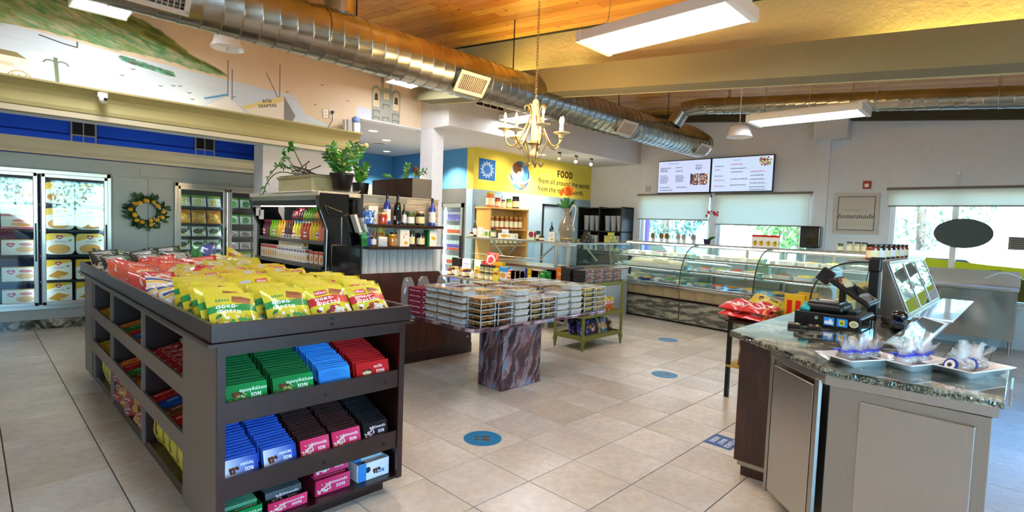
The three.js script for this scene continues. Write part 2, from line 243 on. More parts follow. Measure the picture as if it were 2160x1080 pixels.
// mural: painted on the tall wall above the freezers and the alcove
{
  const X0 = XW, X1 = 5.33, Y0 = 2.55, Y1 = 4.45, W = 2048, H = 512, S = W / (X1 - X0), px = (x) => (x - X0) * S, SY = H / (Y1 - Y0), py = (y) => (Y1 - y) * SY;
  const tMural = canvasTex(W, H, (g) => {
    fill(g, W, H, '#e6d4b8');
    const r = rng(11);
    const poly = (pts, c) => { g.fillStyle = c; g.beginPath(); pts.forEach((p, i) => i ? g.lineTo(px(p[0]), py(p[1])) : g.moveTo(px(p[0]), py(p[1]))); g.closePath(); g.fill(); };
    for (let i = 0; i < 900; i++) { g.globalAlpha = .05; disc(g, r() * W, r() * H, ri(r, 20, 90), ri(r, 10, 40), pick(r, ['#e9c9a0', '#d8b892', '#f0e2c8', '#e2b9a2']), r() * 3); } g.globalAlpha = 1;
    poly([[-2.5, 3.6], [.3, 3.42], [1.2, 3.35], [2.4, 3.3], [3.2, 3.27], [3.35, 3.05], [3.9, 2.9], [4.2, 2.75], [4.2, 2.5], [-2.5, 2.5]], '#d2e0ea');
    poly([[4.15, 3.32], [4.75, 3.25], [4.75, 2.9], [4.15, 2.95]], '#d3dde9');
    for (let i = 0; i < 500; i++) { const x = ri(r, -2.5, 3.3), y = ri(r, 2.6, 3.3); g.globalAlpha = .12; disc(g, px(x), py(y), ri(r, 20, 80), ri(r, 2, 8), pick(r, ['#bcd3e2', '#e8eff0', '#c3d0e0', '#dfe9e4'])); } g.globalAlpha = 1;
    const hillTop = (x) => x < .2 ? 4.35 : 4.35 - (x - .2) * .47 + .02 * Math.sin(x * 9) - .04 * Math.max(0, x - 1.8), shore = (x) => 3.42 - .01 * Math.sin(x * 7) - Math.max(0, x - .4) * .03;
    const hx = Array.from({ length: 60 }, (_, i) => -2.5 + i * (5.15 / 59));
    poly([...hx.map(x => [x, Math.max(hillTop(x), shore(x))]), ...hx.slice().reverse().map(x => [x, shore(x)])], '#8a9a5a');
    for (let i = 0; i < 2600; i++) { const x = ri(r, -2.5, 2.6), t = r(), yt = hillTop(x), ys = shore(x); if (yt < ys) continue; const y = ys + (yt - ys) * t; g.globalAlpha = .35; disc(g, px(x), py(y), ri(r, 6, 26), ri(r, 2, 7), t > .55 ? pick(r, ['#7e8438', '#5f7030', '#9c9648', '#48562c']) : pick(r, ['#74a86c', '#3f9560', '#c9c2a0', '#92a878', '#dcd2b4']), .35); } g.globalAlpha = 1;
    for (let i = 0; i < 260; i++) { const x = ri(r, 1.25, 1.75), y = 3.3 - (x - 1.25) * .14 + ri(r, -.02, .03); g.globalAlpha = .5; disc(g, px(x), py(y), ri(r, 4, 12), ri(r, 1, 3), pick(r, ['#3ba076', '#5a5648', '#74b48c']), .15); } g.globalAlpha = 1;
    g.strokeStyle = '#4d4a44'; g.lineWidth = 3; g.beginPath(); g.moveTo(px(.55), py(3.37)); g.lineTo(px(.75), py(3.33)); g.lineTo(px(.86), py(3.32)); g.lineTo(px(.86), py(3.38)); g.stroke();
    for (const [x, y] of [[1.35, 3.2], [1.25, 3.11], [1.62, 3.07], [1.82, 3.11], [1.75, 3.1], [1.92, 3.05], [1.95, 2.98], [2.0, 2.9], [2.1, 2.88], [2.2, 2.87], [2.3, 3.1], [2.42, 3.1], [1.0, 2.86], [.9, 2.87], [3.1, 3.3], [3.6, 3.5], [3.5, 3.2], [4.0, 3.35]]) { g.strokeStyle = '#5b5b60'; g.lineWidth = 2; g.beginPath(); g.moveTo(px(x) - 6, py(y) - 3); g.lineTo(px(x), py(y)); g.lineTo(px(x) + 6, py(y) - 4); g.stroke(); }
    // painted house and street lamp
    poly([[-.6, 3.12], [.48, 3.12], [.48, 2.84], [-.6, 2.84]], '#efe8d4'); poly([[-.6, 3.18], [.38, 3.15], [.46, 3.1], [-.6, 3.12]], '#8b7d5a'); poly([[.1, 3.06], [.36, 3.04], [.36, 3.0], [.1, 3.02]], '#c9c2ac');
    g.strokeStyle = '#9a9068'; g.lineWidth = 3; g.beginPath(); g.ellipse(px(.4), py(2.87), .1 * S, .1 * SY, 0, Math.PI, 0); g.stroke(); for (let k = 1; k < 4; k++) { g.beginPath(); g.moveTo(px(.4 - .1 + k * .05), py(2.86)); g.lineTo(px(.4 - .1 + k * .05), py(2.94)); g.stroke(); }
    g.strokeStyle = '#6b7a66'; g.lineWidth = 9; g.beginPath(); g.moveTo(px(.7), py(2.86)); g.lineTo(px(.68), py(3.17)); g.stroke(); g.lineWidth = 4; for (const s of [-1, 1]) { g.beginPath(); g.ellipse(px(.685 + s * .05), py(3.1), .05 * S, .035 * SY, 0, Math.PI, 0); g.stroke(); }
    // fishing boats behind a stone quay
    g.strokeStyle = '#777'; g.lineWidth = 3; for (const [x, t] of [[2.35, 3.55], [2.4, 3.45], [3.0, 3.65]]) { g.beginPath(); g.moveTo(px(x), py(2.92)); g.lineTo(px(x), py(t)); g.stroke(); } g.beginPath(); g.moveTo(px(2.82), py(3.5)); g.lineTo(px(2.98), py(3.2)); g.stroke();
    poly([[2.1, 2.94], [2.35, 3.1], [2.6, 2.9]], '#f2efe6'); g.strokeStyle = '#5f9fc8'; g.lineWidth = 6; g.beginPath(); g.moveTo(px(2.08), py(3.02)); g.lineTo(px(2.35), py(3.12)); g.stroke();
    poly([[2.5, 3.0], [3.06, 3.24], [3.06, 2.9], [2.7, 2.9]], '#efe9da'); poly([[2.5, 3.0], [3.06, 3.24], [3.06, 3.17], [2.55, 2.97]], '#e8d894'); poly([[3.06, 3.24], [3.22, 3.0], [3.15, 2.86], [3.06, 2.88]], '#8e8d8b');
    g.save(); g.translate(px(2.84), py(3.1)); g.rotate(-.25); g.fillStyle = '#4a463c'; g.font = 'bold 15px sans-serif'; g.fillText('ΑΓΙΑ', -16, -4); g.fillText('ΣΚΑΡΠΑΣ', -34, 13); g.restore();
    for (let i = 0; i < 16; i++) for (let j = 0; j < 2; j++) { const x = 1.95 + i * .12 + j * .05, y = 2.9 - j * .05 - Math.max(0, i - 9) * .012; g.fillStyle = '#ece7da'; g.strokeStyle = '#b0a99c'; g.lineWidth = 2; g.fillRect(px(x), py(y), .11 * S, .048 * SY); g.strokeRect(px(x), py(y), .11 * S, .048 * SY); }
    // painted bell tower
    const bx_ = (x, y, w, h, c) => { g.fillStyle = c; g.fillRect(px(x), py(y), w * S, h * SY); };
    bx_(4.4, 3.6, .52, .5, '#a9ada0'); bx_(4.56, 3.85, .2, .4, '#a9ada0'); disc(g, px(4.48), py(3.6), .085 * S, .09 * SY, '#a9ada0'); disc(g, px(4.84), py(3.6), .085 * S, .09 * SY, '#a9ada0');
    for (const x of [4.48, 4.84]) { bx_(x - .055, 3.58, .11, .22, '#e6d6ae'); disc(g, px(x), py(3.58), .055 * S, .06 * SY, '#e6d6ae'); disc(g, px(x), py(3.52), .03 * S, .05 * SY, '#4a4740'); bx_(x - .035, 3.49, .07, .03, '#4a4740'); }
    bx_(4.61, 3.8, .1, .12, '#e6d6ae'); bx_(4.61, 3.6, .1, .1, '#e6d6ae'); g.strokeStyle = '#75786c'; g.lineWidth = 4; for (const [x, y] of [[4.43, 3.3], [4.6, 3.42], [4.78, 3.3], [4.43, 3.2], [4.6, 3.22], [4.78, 3.2]]) { g.beginPath(); g.moveTo(px(x), py(y - .08)); g.lineTo(px(x), py(y)); g.lineTo(px(x + .11), py(y)); g.lineTo(px(x + .11), py(y - .04)); g.stroke(); }
  });
  const mm = mat(0xffffff, { map: tMural, roughness: 0.85 });
  const sh = new THREE.Shape([[X0, Y0], [4.2, Y0], [4.2, 3.15], [X1, 3.15], [X1, Y1], [X0, Y1]].map(p => new THREE.Vector2(...p)));
  const g = new THREE.ExtrudeGeometry(sh, { depth: 0.16, bevelEnabled: false }); g.translate(0, 0, ZM - .16); const uv = g.attributes.uv, p = g.attributes.position; for (let i = 0; i < p.count; i++) uv.setXY(i, (p.getX(i) - X0) / (X1 - X0), (p.getY(i) - Y0) / (Y1 - Y0));
  struct('wall_north_upper', g, mm, null, 'upper wall with painted harbour, hills, boats and bell tower');
  struct('trim_1', bx(4.2, 3.13, ZM - .16, 5.33, 3.15, ZM + .012), M.white, null, 'white edge under the painted wall');
}
{ // alcove
  struct('wall_north_pier', bx(2.79, 0, ZM - .32, 4.2, 2.56, ZM - .005), M.white, null, 'white wall pier behind the open drinks cooler');
  struct('ceiling', bx(XW, ALC, -11.0, XE, ALC + .06, ZM - .16), M.ceil, null, 'pale grey flat ceiling of the alcove with downlights');
  struct('ceiling', bx(5.5, ALC, ZM - .17, XE, ALC + .06, ZH - .2), M.ceil, null, 'pale grey flat ceiling behind the white header');
  struct('wall_north_navy', bx(XW, 2.3, -10.5, 4.2, 2.70, -10.36), M.navy, null, 'projecting blue lower band of the wall above the freezers');
  struct('wall_north_navy_upper', bx(XW, 2.70, -10.5, 4.2, ALC, -10.4), M.navyDark, null, 'blue upper wall above the freezers');
  struct('wall_freezer_top', bx(XW, 2.28, -10.38, 4.2, 2.34, ZF - .06), M.navyDark, null, 'top deck of the freezer wall');
  struct('wall_alcove_side', bx(4.2, 2.3, -11.0, 4.26, ALC, ZM - .33), M.navyDark, null, 'blue side wall of the recess above the freezers');
  struct('column', merge([bx(5.335, 0, ZM, 5.56, ALC, -7.1)]), M.white, null, 'square white column under the beam');
  struct('wall_north_header', merge([bx(5.33, ALC, ZH - .2, XE, 4.6, ZH), bx(5.33, ALC, ZM - .1, 5.5, 4.6, ZH - .2)]), M.header, null, 'white header wall above the alcove opening');
  // block with the sign wall: blue-grey lower cladding, yellow above; blue side
  const tSign = canvasTex(2048, 440, (g, W, H) => {
    fill(g, W, H, '#e3cd4e'); const r = rng(4); for (let i = 0; i < 500; i++) { g.globalAlpha = .06; disc(g, r() * W, r() * H, ri(r, 20, 120), ri(r, 10, 60), pick(r, ['#efdc6a', '#d2b93a', '#f0e08a'])); } g.globalAlpha = 1;
    g.save(); g.translate(70, 105); g.transform(1, .01, 0, 1, 0, 0); g.fillStyle = '#1f63b4'; g.fillRect(0, 0, 240, 225); g.strokeStyle = '#d8e6f4'; g.lineWidth = 5; g.beginPath(); g.ellipse(122, 112, 72, 68, 0, 0, 7); g.stroke(); for (let i = 0; i < 26; i++) { const a = i / 26 * 6.283, q = i % 2 ? 14 : -13; disc(g, 122 + Math.cos(a) * (72 + q), 112 + Math.sin(a) * (68 + q), 11, 5, '#d8e6f4', a + (i % 2 ? .8 : -.8)); } g.restore();
    // the globe with a ribbon
    const gx = 700, gy = 235; g.save(); g.beginPath(); g.ellipse(gx, gy, 155, 165, -.15, 0, 7); g.clip(); g.fillStyle = '#2a6fb8'; g.fillRect(gx - 200, gy - 200, 400, 400);
    disc(g, gx + 90, gy + 70, 120, 130, '#123a6e', .2); disc(g, gx + 20, gy - 20, 110, 120, '#3b86c8', .4); g.globalAlpha = .85; disc(g, gx - 60, gy + 20, 60, 150, '#e8eef2', -.7); disc(g, gx + 10, gy - 40, 50, 60, '#e9eff3', .3); g.globalAlpha = 1;
    disc(g, gx - 55, gy - 80, 70, 62, '#8a5a3c', .3); disc(g, gx - 20, gy - 118, 50, 26, '#7c4d33', .2); disc(g, gx - 25, gy - 10, 28, 40, '#e7edf0', .2); disc(g, gx - 18, gy + 20, 12, 45, '#c9b7a6', -.7); disc(g, gx + 45, gy + 105, 45, 38, '#7a4a34', .1); disc(g, gx + 15, gy + 60, 40, 14, '#a87a5c', .5); g.restore();
    g.strokeStyle = '#e6d8ce'; g.lineWidth = 24; g.beginPath(); g.moveTo(gx - 185, gy + 10); g.bezierCurveTo(gx - 150, gy + 130, gx + 60, gy + 110, gx + 150, gy + 35); g.stroke(); g.lineWidth = 7; g.strokeStyle = '#dfd2a8'; g.beginPath(); g.moveTo(gx - 185, gy + 10); g.bezierCurveTo(gx - 190, gy - 30, gx - 170, gy - 50, gx - 150, gy - 62); g.moveTo(gx + 150, gy + 35); g.bezierCurveTo(gx + 200, gy - 20, gx + 200, gy - 60, gx + 160, gy - 80); g.stroke();
    text(g, 'FOOD', 1500, 150, 112, '#2b0a10', '900'); text(g, 'from all around the world.', 1520, 262, 80, '#1c0c10', 'bold'); text(g, 'from the mother earth.', 1450, 358, 80, '#1c0c10', 'bold');
  });
  const sm = mat(0xffffff, { map: tSign, roughness: 0.8 });
  const yw = new THREE.BoxGeometry(XE - XB, ALC - 2.3, .2); { const uv = yw.attributes.uv; for (let i = 0; i < 24; i++) if (i < 16 || i > 19) uv.setXY(i, .01, .02); }
  struct('wall_sign', yw, sm, [(XE + XB) / 2, (ALC + 2.3) / 2, ZY - .1], 'yellow wall painted with a blue emblem, a globe and black lettering FOOD');
  const cl = struct('wall_sign_lower', bx(XB, 0, ZY - .2, XE, 2.3, ZY), mat(0x8fa9bd, { roughness: 0.5, metalness: .15, map: tPlaster }), null, 'blue grey panelled wall below the yellow sign');
  for (const x of [XB, 7.9, 8.75, 9.9]) part('panel', rb(x === 7.9 ? .84 : x === XB ? .78 : x === 8.75 ? 1.13 : 1.13, 2.2, .02, .004, x + (x === XB ? .4 : x === 7.9 ? .43 : .575), 1.12, ZY + .008), cl.material, cl);
  part('door_frame', merge([bx(9.2, 0, ZY + .02, 9.24, 2.12, ZY + .045), bx(10.2, 0, ZY + .02, 10.24, 2.12, ZY + .045), bx(9.2, 2.08, ZY + .02, 10.24, 2.12, ZY + .045)]), M.darkMetal, cl);
  part('latch', merge([cyl(.03, .03, .05, 12).rotateX(Math.PI / 2).translate(9.95, 1.25, ZY + .06), rb(.12, .03, .02, .005, 10.0, 1.25, ZY + .09)]), M.alu, cl);
  struct('wall_blue', bx(XB, 2.32, -11.0, XB + .2, ALC, ZY - .2), M.blue, null, 'mid blue side wall in the alcove');
  struct('wall_blue_lower', merge([bx(XB, 0, -11.0, XB + .2, 2.32, -9.1), bx(XB, 0, -8.32, XB + .2, 2.32, ZY - .2), bx(XB, 2.02, -9.1, XB + .2, 2.32, -8.32), bx(XB, 0, -9.1, XB + .2, .12, -8.32), bx(XB + .6, 0, -9.1, XB + .65, 2.3, -8.3)]), mat(0x5d5f5e, { roughness: .5, metalness: .3 }), null, 'dark grey cladding around the can fridge');
}
{ // beam with open cove on the near side, on the roof slope
  const b = struct('beam', slope(merge([bx(5.29, 2.8, -7.1, 5.34, 3.62, ZS)])), M.stucco, null, 'cream stucco ceiling beam with light cove');
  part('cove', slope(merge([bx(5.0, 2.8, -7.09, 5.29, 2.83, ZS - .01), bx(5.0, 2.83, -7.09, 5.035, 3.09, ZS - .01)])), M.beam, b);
  for (const [z0, z1] of [[-5.4, -4.1], [-1.1, 2.2]]) {
    const L = thing('cove_light', z1 < 0 ? 'hidden light strip in ceiling cove above the pastry table' : 'hidden light strip in ceiling cove above the till', 'light', [5.2, 2.85 - SL * (z0 + z1) / 2, (z0 + z1) / 2]); L.rotation.x = Math.atan(SL);
    part('strip', rb(.03, .02, z1 - z0, .006), mat(0xfff2b8, { emissive: 0xfff0a8, emissiveIntensity: 3 }), L);
    const l = new THREE.RectAreaLight(0xffec96, 85, .03, z1 - z0); l.position.set(0, .03, 0); l.rotation.set(Math.PI / 2, 0, 0); L.add(l);
  }
}
{ // plaster ledge below the mural with light on top
  const P = [[-.005, 2.56], [.2, 2.56], [.2, 2.605], [.22, 2.61], [.225, 2.65], [.205, 2.7], [.19, 2.745], [.2, 2.79], [.25, 2.835], [.3, 2.85], [.3, 2.87], [.26, 2.87], [.18, 2.81], [-.005, 2.80]];
  const g = new THREE.ExtrudeGeometry(new THREE.Shape(P.map(p => new THREE.Vector2(-p[0], p[1]))), { depth: 4.1 - XW - .01, bevelEnabled: false }); g.rotateY(Math.PI / 2); g.translate(XW, 0, ZM);
  const lg = struct('trim_2', toCreasedNormals(g, .5), M.ledge, null, 'cream plaster ledge along the painted wall');
  part('fascia', bx(XW, 2.545, ZM + .19, 4.1, 2.6, ZM + .215), M.cream, lg);
  const L = thing('cove_light', 'hidden light strip on the plaster ledge under the painted harbour', 'light', [.4, 2.832, ZM + .13]);
  part('strip', rb(3.4, .02, .03, .006), mat(0xfff6da, { emissive: 0xfff4d0, emissiveIntensity: 3 }), L);
  const l = new THREE.RectAreaLight(0xfff3d0, 9, 3.4, .03); l.position.set(0, .03, 0); l.rotation.set(Math.PI / 2, 0, 0); L.add(l);
}
{ // freezer wall cladding with two openings, cream moulding on top
  const y1 = 2.29;
  const fw = struct('wall_freezer', merge([bx(XW, 0, ZF - .05, -.80, y1, ZF), bx(-.80, 2.1, ZF - .05, 1.43, y1, ZF), bx(-.80, 0, ZF - .05, 1.43, .26, ZF), bx(1.43, 0, ZF - .05, 2.2, y1, ZF), bx(2.2, 2.06, ZF - .05, 3.7, y1, ZF), bx(2.2, 0, ZF - .05, 3.7, .26, ZF), bx(3.7, 0, ZF - .05, 7.1, y1, ZF)]), M.panel, null, 'grey metal panel wall around the freezers');
  for (const [a, b] of [[1.45, 1.865], [1.87, 2.185]]) part('panel', rb(b - a, 2.0, .012, .003, (a + b) / 2, 1.08, ZF + .005), M.panel, fw);
  part('panel', rb(2.2, .17, .012, .003, .35, 2.195, ZF + .005), M.panel, fw); part('panel', rb(1.85, .17, .012, .003, 2.7, 2.195, ZF + .005), M.panel, fw);
  part('kick_plate', bx(XW, 0, ZF, 4.2, .13, ZF + .012), M.granite, fw);
  const P = [[0, 0], [.05, 0], [.06, .03], [.05, .07], [.07, .11], [.1, .15], [.1, .2], [0, .2]]; const g = new THREE.ExtrudeGeometry(new THREE.Shape(P.map(p => new THREE.Vector2(-p[0], p[1]))), { depth: 4.2 - XW, bevelEnabled: false }); g.rotateY(Math.PI / 2); g.translate(XW, 2.3, ZF);
  struct('trim_3', toCreasedNormals(g, .5), M.cream, null, 'cream moulding along the top of the freezer wall');
}
for (const [x, i] of [[1.11, 0], [2.76, 1]]) { // small shuttered windows in the navy wall
  const t = thing('window_' + (5 + i)); tag(t, i ? 'small dark window with white sash right of the wreath' : 'small dark window with white sash above the pie freezer', null, null, 'structure'); t.position.set(x, 2.5, -10.37);
  part('pane', bx(.02, 0, -.02, .29, .5, .0), mat(0x15120c, { roughness: .3 }), t); part('frame', merge([bx(0, 0, 0, .02, .5, .02), bx(.29, 0, 0, .31, .5, .02), bx(.145, 0, 0, .16, .5, .015), bx(0, .2, 0, .31, .22, .02)]), mat(0xa59a82), t);
}
{ const L = thing('cove_light', 'hidden light strip on the deck above the freezers', 'light', [.6, 2.36, -9.9]); part('strip', rb(5.4, .02, .03, .006), mat(0xf4f6ff, { emissive: 0xeef2ff, emissiveIntensity: 3 }), L); const l = new THREE.RectAreaLight(0xeaf0ff, 7, 5.4, .03); l.position.set(0, .02, 0); l.rotation.set(.7, 0, 0); L.add(l); }
// downlights in the alcove ceiling
for (const [x, z, l] of [[5.6, -8.9, 'near the column'], [6.5, -10.3, 'near the blue corner'], [6.6, -8.6, 'over the can fridge'], [8.6, -7.6, 'over the sign wall'], [4.9, -8.2, 'over the planter']]) {
  const t = thing('downlight', 'round recessed ceiling downlight ' + l, 'light', [x, ALC, z]);
  part('ring', new THREE.TorusGeometry(.085, .012, 8, 24).rotateX(Math.PI / 2), M.whitePlastic, t); part('lens', cyl(.075, .075, .006, 24), mat(0xfff3d8, { emissive: 0xfff0d0, emissiveIntensity: 5 }), t);
  const s = new THREE.SpotLight(0xfff0d8, 26, 0, 1.0, .6, 2); s.position.set(0, -.02, 0); s.target.position.set(0, -1, 0); t.add(s, s.target);
}
{ const t = thing('ceiling_speaker', 'flat round grey speaker grille in the alcove ceiling', 'speaker', [5.75, ALC, -9.4]); part('grille', cyl(.13, .13, .012, 28), mat(0x8c8a80), t); part('rim', new THREE.TorusGeometry(.13, .01, 6, 28).rotateX(Math.PI / 2), M.whitePlastic, t); }
// ------------------------------------------------------------------ ducts
function spiral(r, L, pitch = 0.137, n = 36) { // along +x from 0 to L, with rolled seams
  const st = []; for (let a = 0; a < L; a += pitch) for (const [o, q] of [[0, 0], [.004, .0055], [.011, .0055], [.015, 0]]) st.push([Math.min(L, a + o + pitch * .3), q]);
  const pos = [], idx = [], uv = []; const rows = [[0, 0], ...st, [L, 0]];
  rows.forEach(([x, q], k) => { for (let i = 0; i <= n; i++) { const t = i / n * Math.PI * 2, sx = (k && k < rows.length - 1) ? Math.min(L, Math.max(0, x + pitch * .5 * (i / n - .5) * 2)) : x; pos.push(sx, (r + q) * Math.cos(t), (r + q) * Math.sin(t)); uv.push(sx, i / n * 2 * Math.PI * r); } });
  for (let k = 0; k < rows.length - 1; k++) for (let i = 0; i < n; i++) { const a = k * (n + 1) + i, b = a + n + 1; idx.push(a, a + 1, b, b, a + 1, b + 1); }
  const g = new THREE.BufferGeometry(); g.setAttribute('position', new THREE.Float32BufferAttribute(pos, 3)); g.setAttribute('uv', new THREE.Float32BufferAttribute(uv, 2)); g.setIndex(idx); g.computeVertexNormals(); return g;
}
{
  const ZD = -4.6, YD = 3.22, RD = .228;
  const d = thing('spiral_duct', 'large spiral steel air duct running under the beam', 'duct', [0, YD, ZD]);
  part('pipe', spiral(RD, 11.0).translate(-1.4, 0, 0), M.galv, d);
  // elbow turning away and up at the end, in gores
  for (let k = 0; k < 5; k++) { const a0 = k * .31, a1 = (k + 1) * .31, R = .42; const A = [9.6 + R * Math.sin(a0), .25 * (1 - Math.cos(a0)), -R * (1 - Math.cos(a0))], B = [9.6 + R * Math.sin(a1), .25 * (1 - Math.cos(a1)), -R * (1 - Math.cos(a1))]; part('elbow_gore', merge([rod(A, B, RD, 28), new THREE.TorusGeometry(RD + .002, .006, 6, 28).rotateY(Math.PI / 2 + (a0 + a1) / 2).translate(...B)]), M.galv, d); }
  part('outlet_pipe', rod([9.6 + .42, .25, -.42], [9.95, .62, -1.6], RD, 28), M.galv, d);
  part('branch_pipe', merge([cyl(.135, .135, 1.0, 28, 2.38, .62, 0), new THREE.TorusGeometry(.137, .006, 6, 28).rotateX(Math.PI / 2).translate(2.38, .42, 0), new THREE.TorusGeometry(.14, .008, 6, 28).rotateX(Math.PI / 2).translate(2.38, .2, 0)]), M.galv, d);
  for (const x of [0.2, 2.55, 4.62, 6.9, 8.4]) part('hanger_rod', rod([x, RD, 0], [x, roofY(ZD) - YD, 0], .007), M.darkMetal, d);
  for (const x of [2.2, 4.1, 7.2]) part('joint_band', new THREE.TorusGeometry(RD + .003, .007, 6, 32).rotateY(Math.PI / 2).translate(x, 0, 0), M.galv, d);
  for (const [x, w, h] of [[.86, .5, .16], [3.78, .36, .2], [6.8, .34, .2], [9.3, .34, .2]]) {
    const v = new THREE.Group(); v.name = 'register'; v.position.set(x, -RD * .42, RD * .72); v.rotation.x = .62; d.add(v);
    part('box', merge([cb(w, .012, .16, 0, h / 2, .0), cb(w, .012, .16, 0, -h / 2, .0), cb(.012, h, .16, -w / 2, 0, 0), cb(.012, h, .16, w / 2, 0, 0)]), M.galv, v);
    part('grille', merge([cb(w + .05, .035, .012, 0, h / 2, .085), cb(w + .05, .035, .012, 0, -h / 2, .085), cb(.035, h, .012, -w / 2 - .008, 0, .085), cb(.035, h, .012, w / 2 + .008, 0, .085), ...Array.from({ length: 13 }, (_, i) => cb(.004, h - .03, .02, -w / 2 + (i + 1) * w / 14, 0, .075)), ...Array.from({ length: 4 }, (_, i) => cb(w, .003, .01, 0, -h / 2 + (i + 1) * h / 5, .06)), cb(w, h, .005, 0, 0, .0)]), mat(0xcfc4b6, { roughness: .5 }), v);
  }
  // smaller duct on the roof slope beyond the beam
  const s = thing('spiral_duct', 'slim spiral steel duct hung under the ceiling along the window wall', 'duct', [8.5, 0, 0]);
  const len = 4.2 + 2.4, ang = Math.atan(SL); part('pipe', spiral(.13, len, .137, 28).rotateY(-Math.PI / 2).rotateX(ang).translate(0, 3.26 + SL * 4.1, -4.1), M.galv, s);
  part('elbow_gore', rod([0, 3.26 + SL * 4.08, -4.08], [-.02, 3.26 + SL * 4.4 - .05, -4.36], .13, 24), M.galv, s); part('elbow_gore', rod([-.02, 3.26 + SL * 4.4 - .05, -4.36], [-.06, 3.42, -4.5], .13, 24), M.galv, s);
  for (const z of [-3.6, -2.4, -1.6, -.4]) part('strap', merge([bx(-.006, 3.39 - SL * z, z - .015, .006, 3.58 - SL * z, z + .015), new THREE.TorusGeometry(.134, .006, 6, 24).translate(0, 3.26 - SL * z, z)]), M.alu, s);
}
// ------------------------------------------------------------------ fluorescent fixtures
function fixture(xc, y, zc, label, tilt = 0, power = 1) {
  const t = thing('fluorescent_fixture', label, 'light', [xc, y, zc]), w = .46, L = 1.26; t.rotation.x = tilt;
  part('housing', merge([cb(w, .02, L, 0, .075, 0), cb(.012, .07, L, -w / 2, .04, 0), cb(.012, .07, L, w / 2, .04, 0), cb(.18, .05, L * .96, 0, .105, 0)]), M.whitePlastic, t);
  for (const s of [-1, 1]) part('end_cap', merge([rb(w + .02, .1, .05, .008, 0, .045, s * L / 2), rb(.16, .06, .07, .006, 0, .115, s * L / 2)]), M.whitePlastic, t);
  for (let k = 0; k < 4; k++) { const x = -.165 + k * .11; part('lamp_tube', cyl(.013, .013, L - .08, 12).rotateX(Math.PI / 2).translate(x, .03, 0), M.tube, t); part('reflector', merge([cb(.055, .004, L - .06, x - .028, .055, 0).rotateZ(0), cb(.055, .004, L - .06, x + .028, .055, 0)]), M.porcelain, t); }
  for (const s of [-1, 1]) part('hanger', tube([[-.06, .12, s * .5], [0, .22, s * .5], [.01, Math.max(.3, roofY(zc) - y), s * .5]], .004, 10, 5), M.alu, t);
  const l = new THREE.RectAreaLight(0xf4f7ff, 13 * power, w - .04, L - .06); l.position.set(0, .01, 0); l.rotation.set(-Math.PI / 2, 0, 0); t.add(l);
  return t;
}
fixture(3.82, 3.14, -2.19, 'white fluorescent fixture hung on wires near the chandelier');
fixture(7.4, 3.06, -2.15, 'white fluorescent fixture hung before the slim duct');
fixture(.98, 3.6, -6.35, 'white fluorescent fixture hung before the painted hills');
fixture(4.55, 3.62, -6.3, 'white fluorescent fixture hung before the painted bell tower');
fixture(6.6, 3.38, -6.0, 'white fluorescent fixture hung behind the chandelier by the header');
fixture(.9, 3.2, -1.6, 'white fluorescent fixture hung over the candy display', 0, 1);
fixture(-.6, 3.1, 1.6, 'white fluorescent fixture hung near the shop window', 0, 1);
fixture(3.8, 3.1, 1.4, 'white fluorescent fixture hung behind the till', 0, 1);
for (const [x, y, z, l] of [[2.05, 3.42, -6.5, 'white dome pendant before the painted hills'], [7.6, 2.94, -3.05, 'white dome pendant beside the slim duct']]) {
  const t = thing('dome_pendant', l, 'pendant', [x, y, z]);
  part('dome', lathe([[.03, .17], [.1, .165], [.135, .14], [.15, .06], [.175, .01], [.17, .005], [.145, .05], [.128, .13], [.03, .155]], 28), M.porcelain, t); part('cord', rod([0, .16, 0], [0, roofY(z) - y, 0], .006), M.whitePlastic, t); part('finial', cyl(.012, .006, .03, 10, 0, -.0, 0), M.alu, t); part('baffle', cyl(.14, .14, .004, 24, 0, .06, 0), M.whitePlastic, t);
}
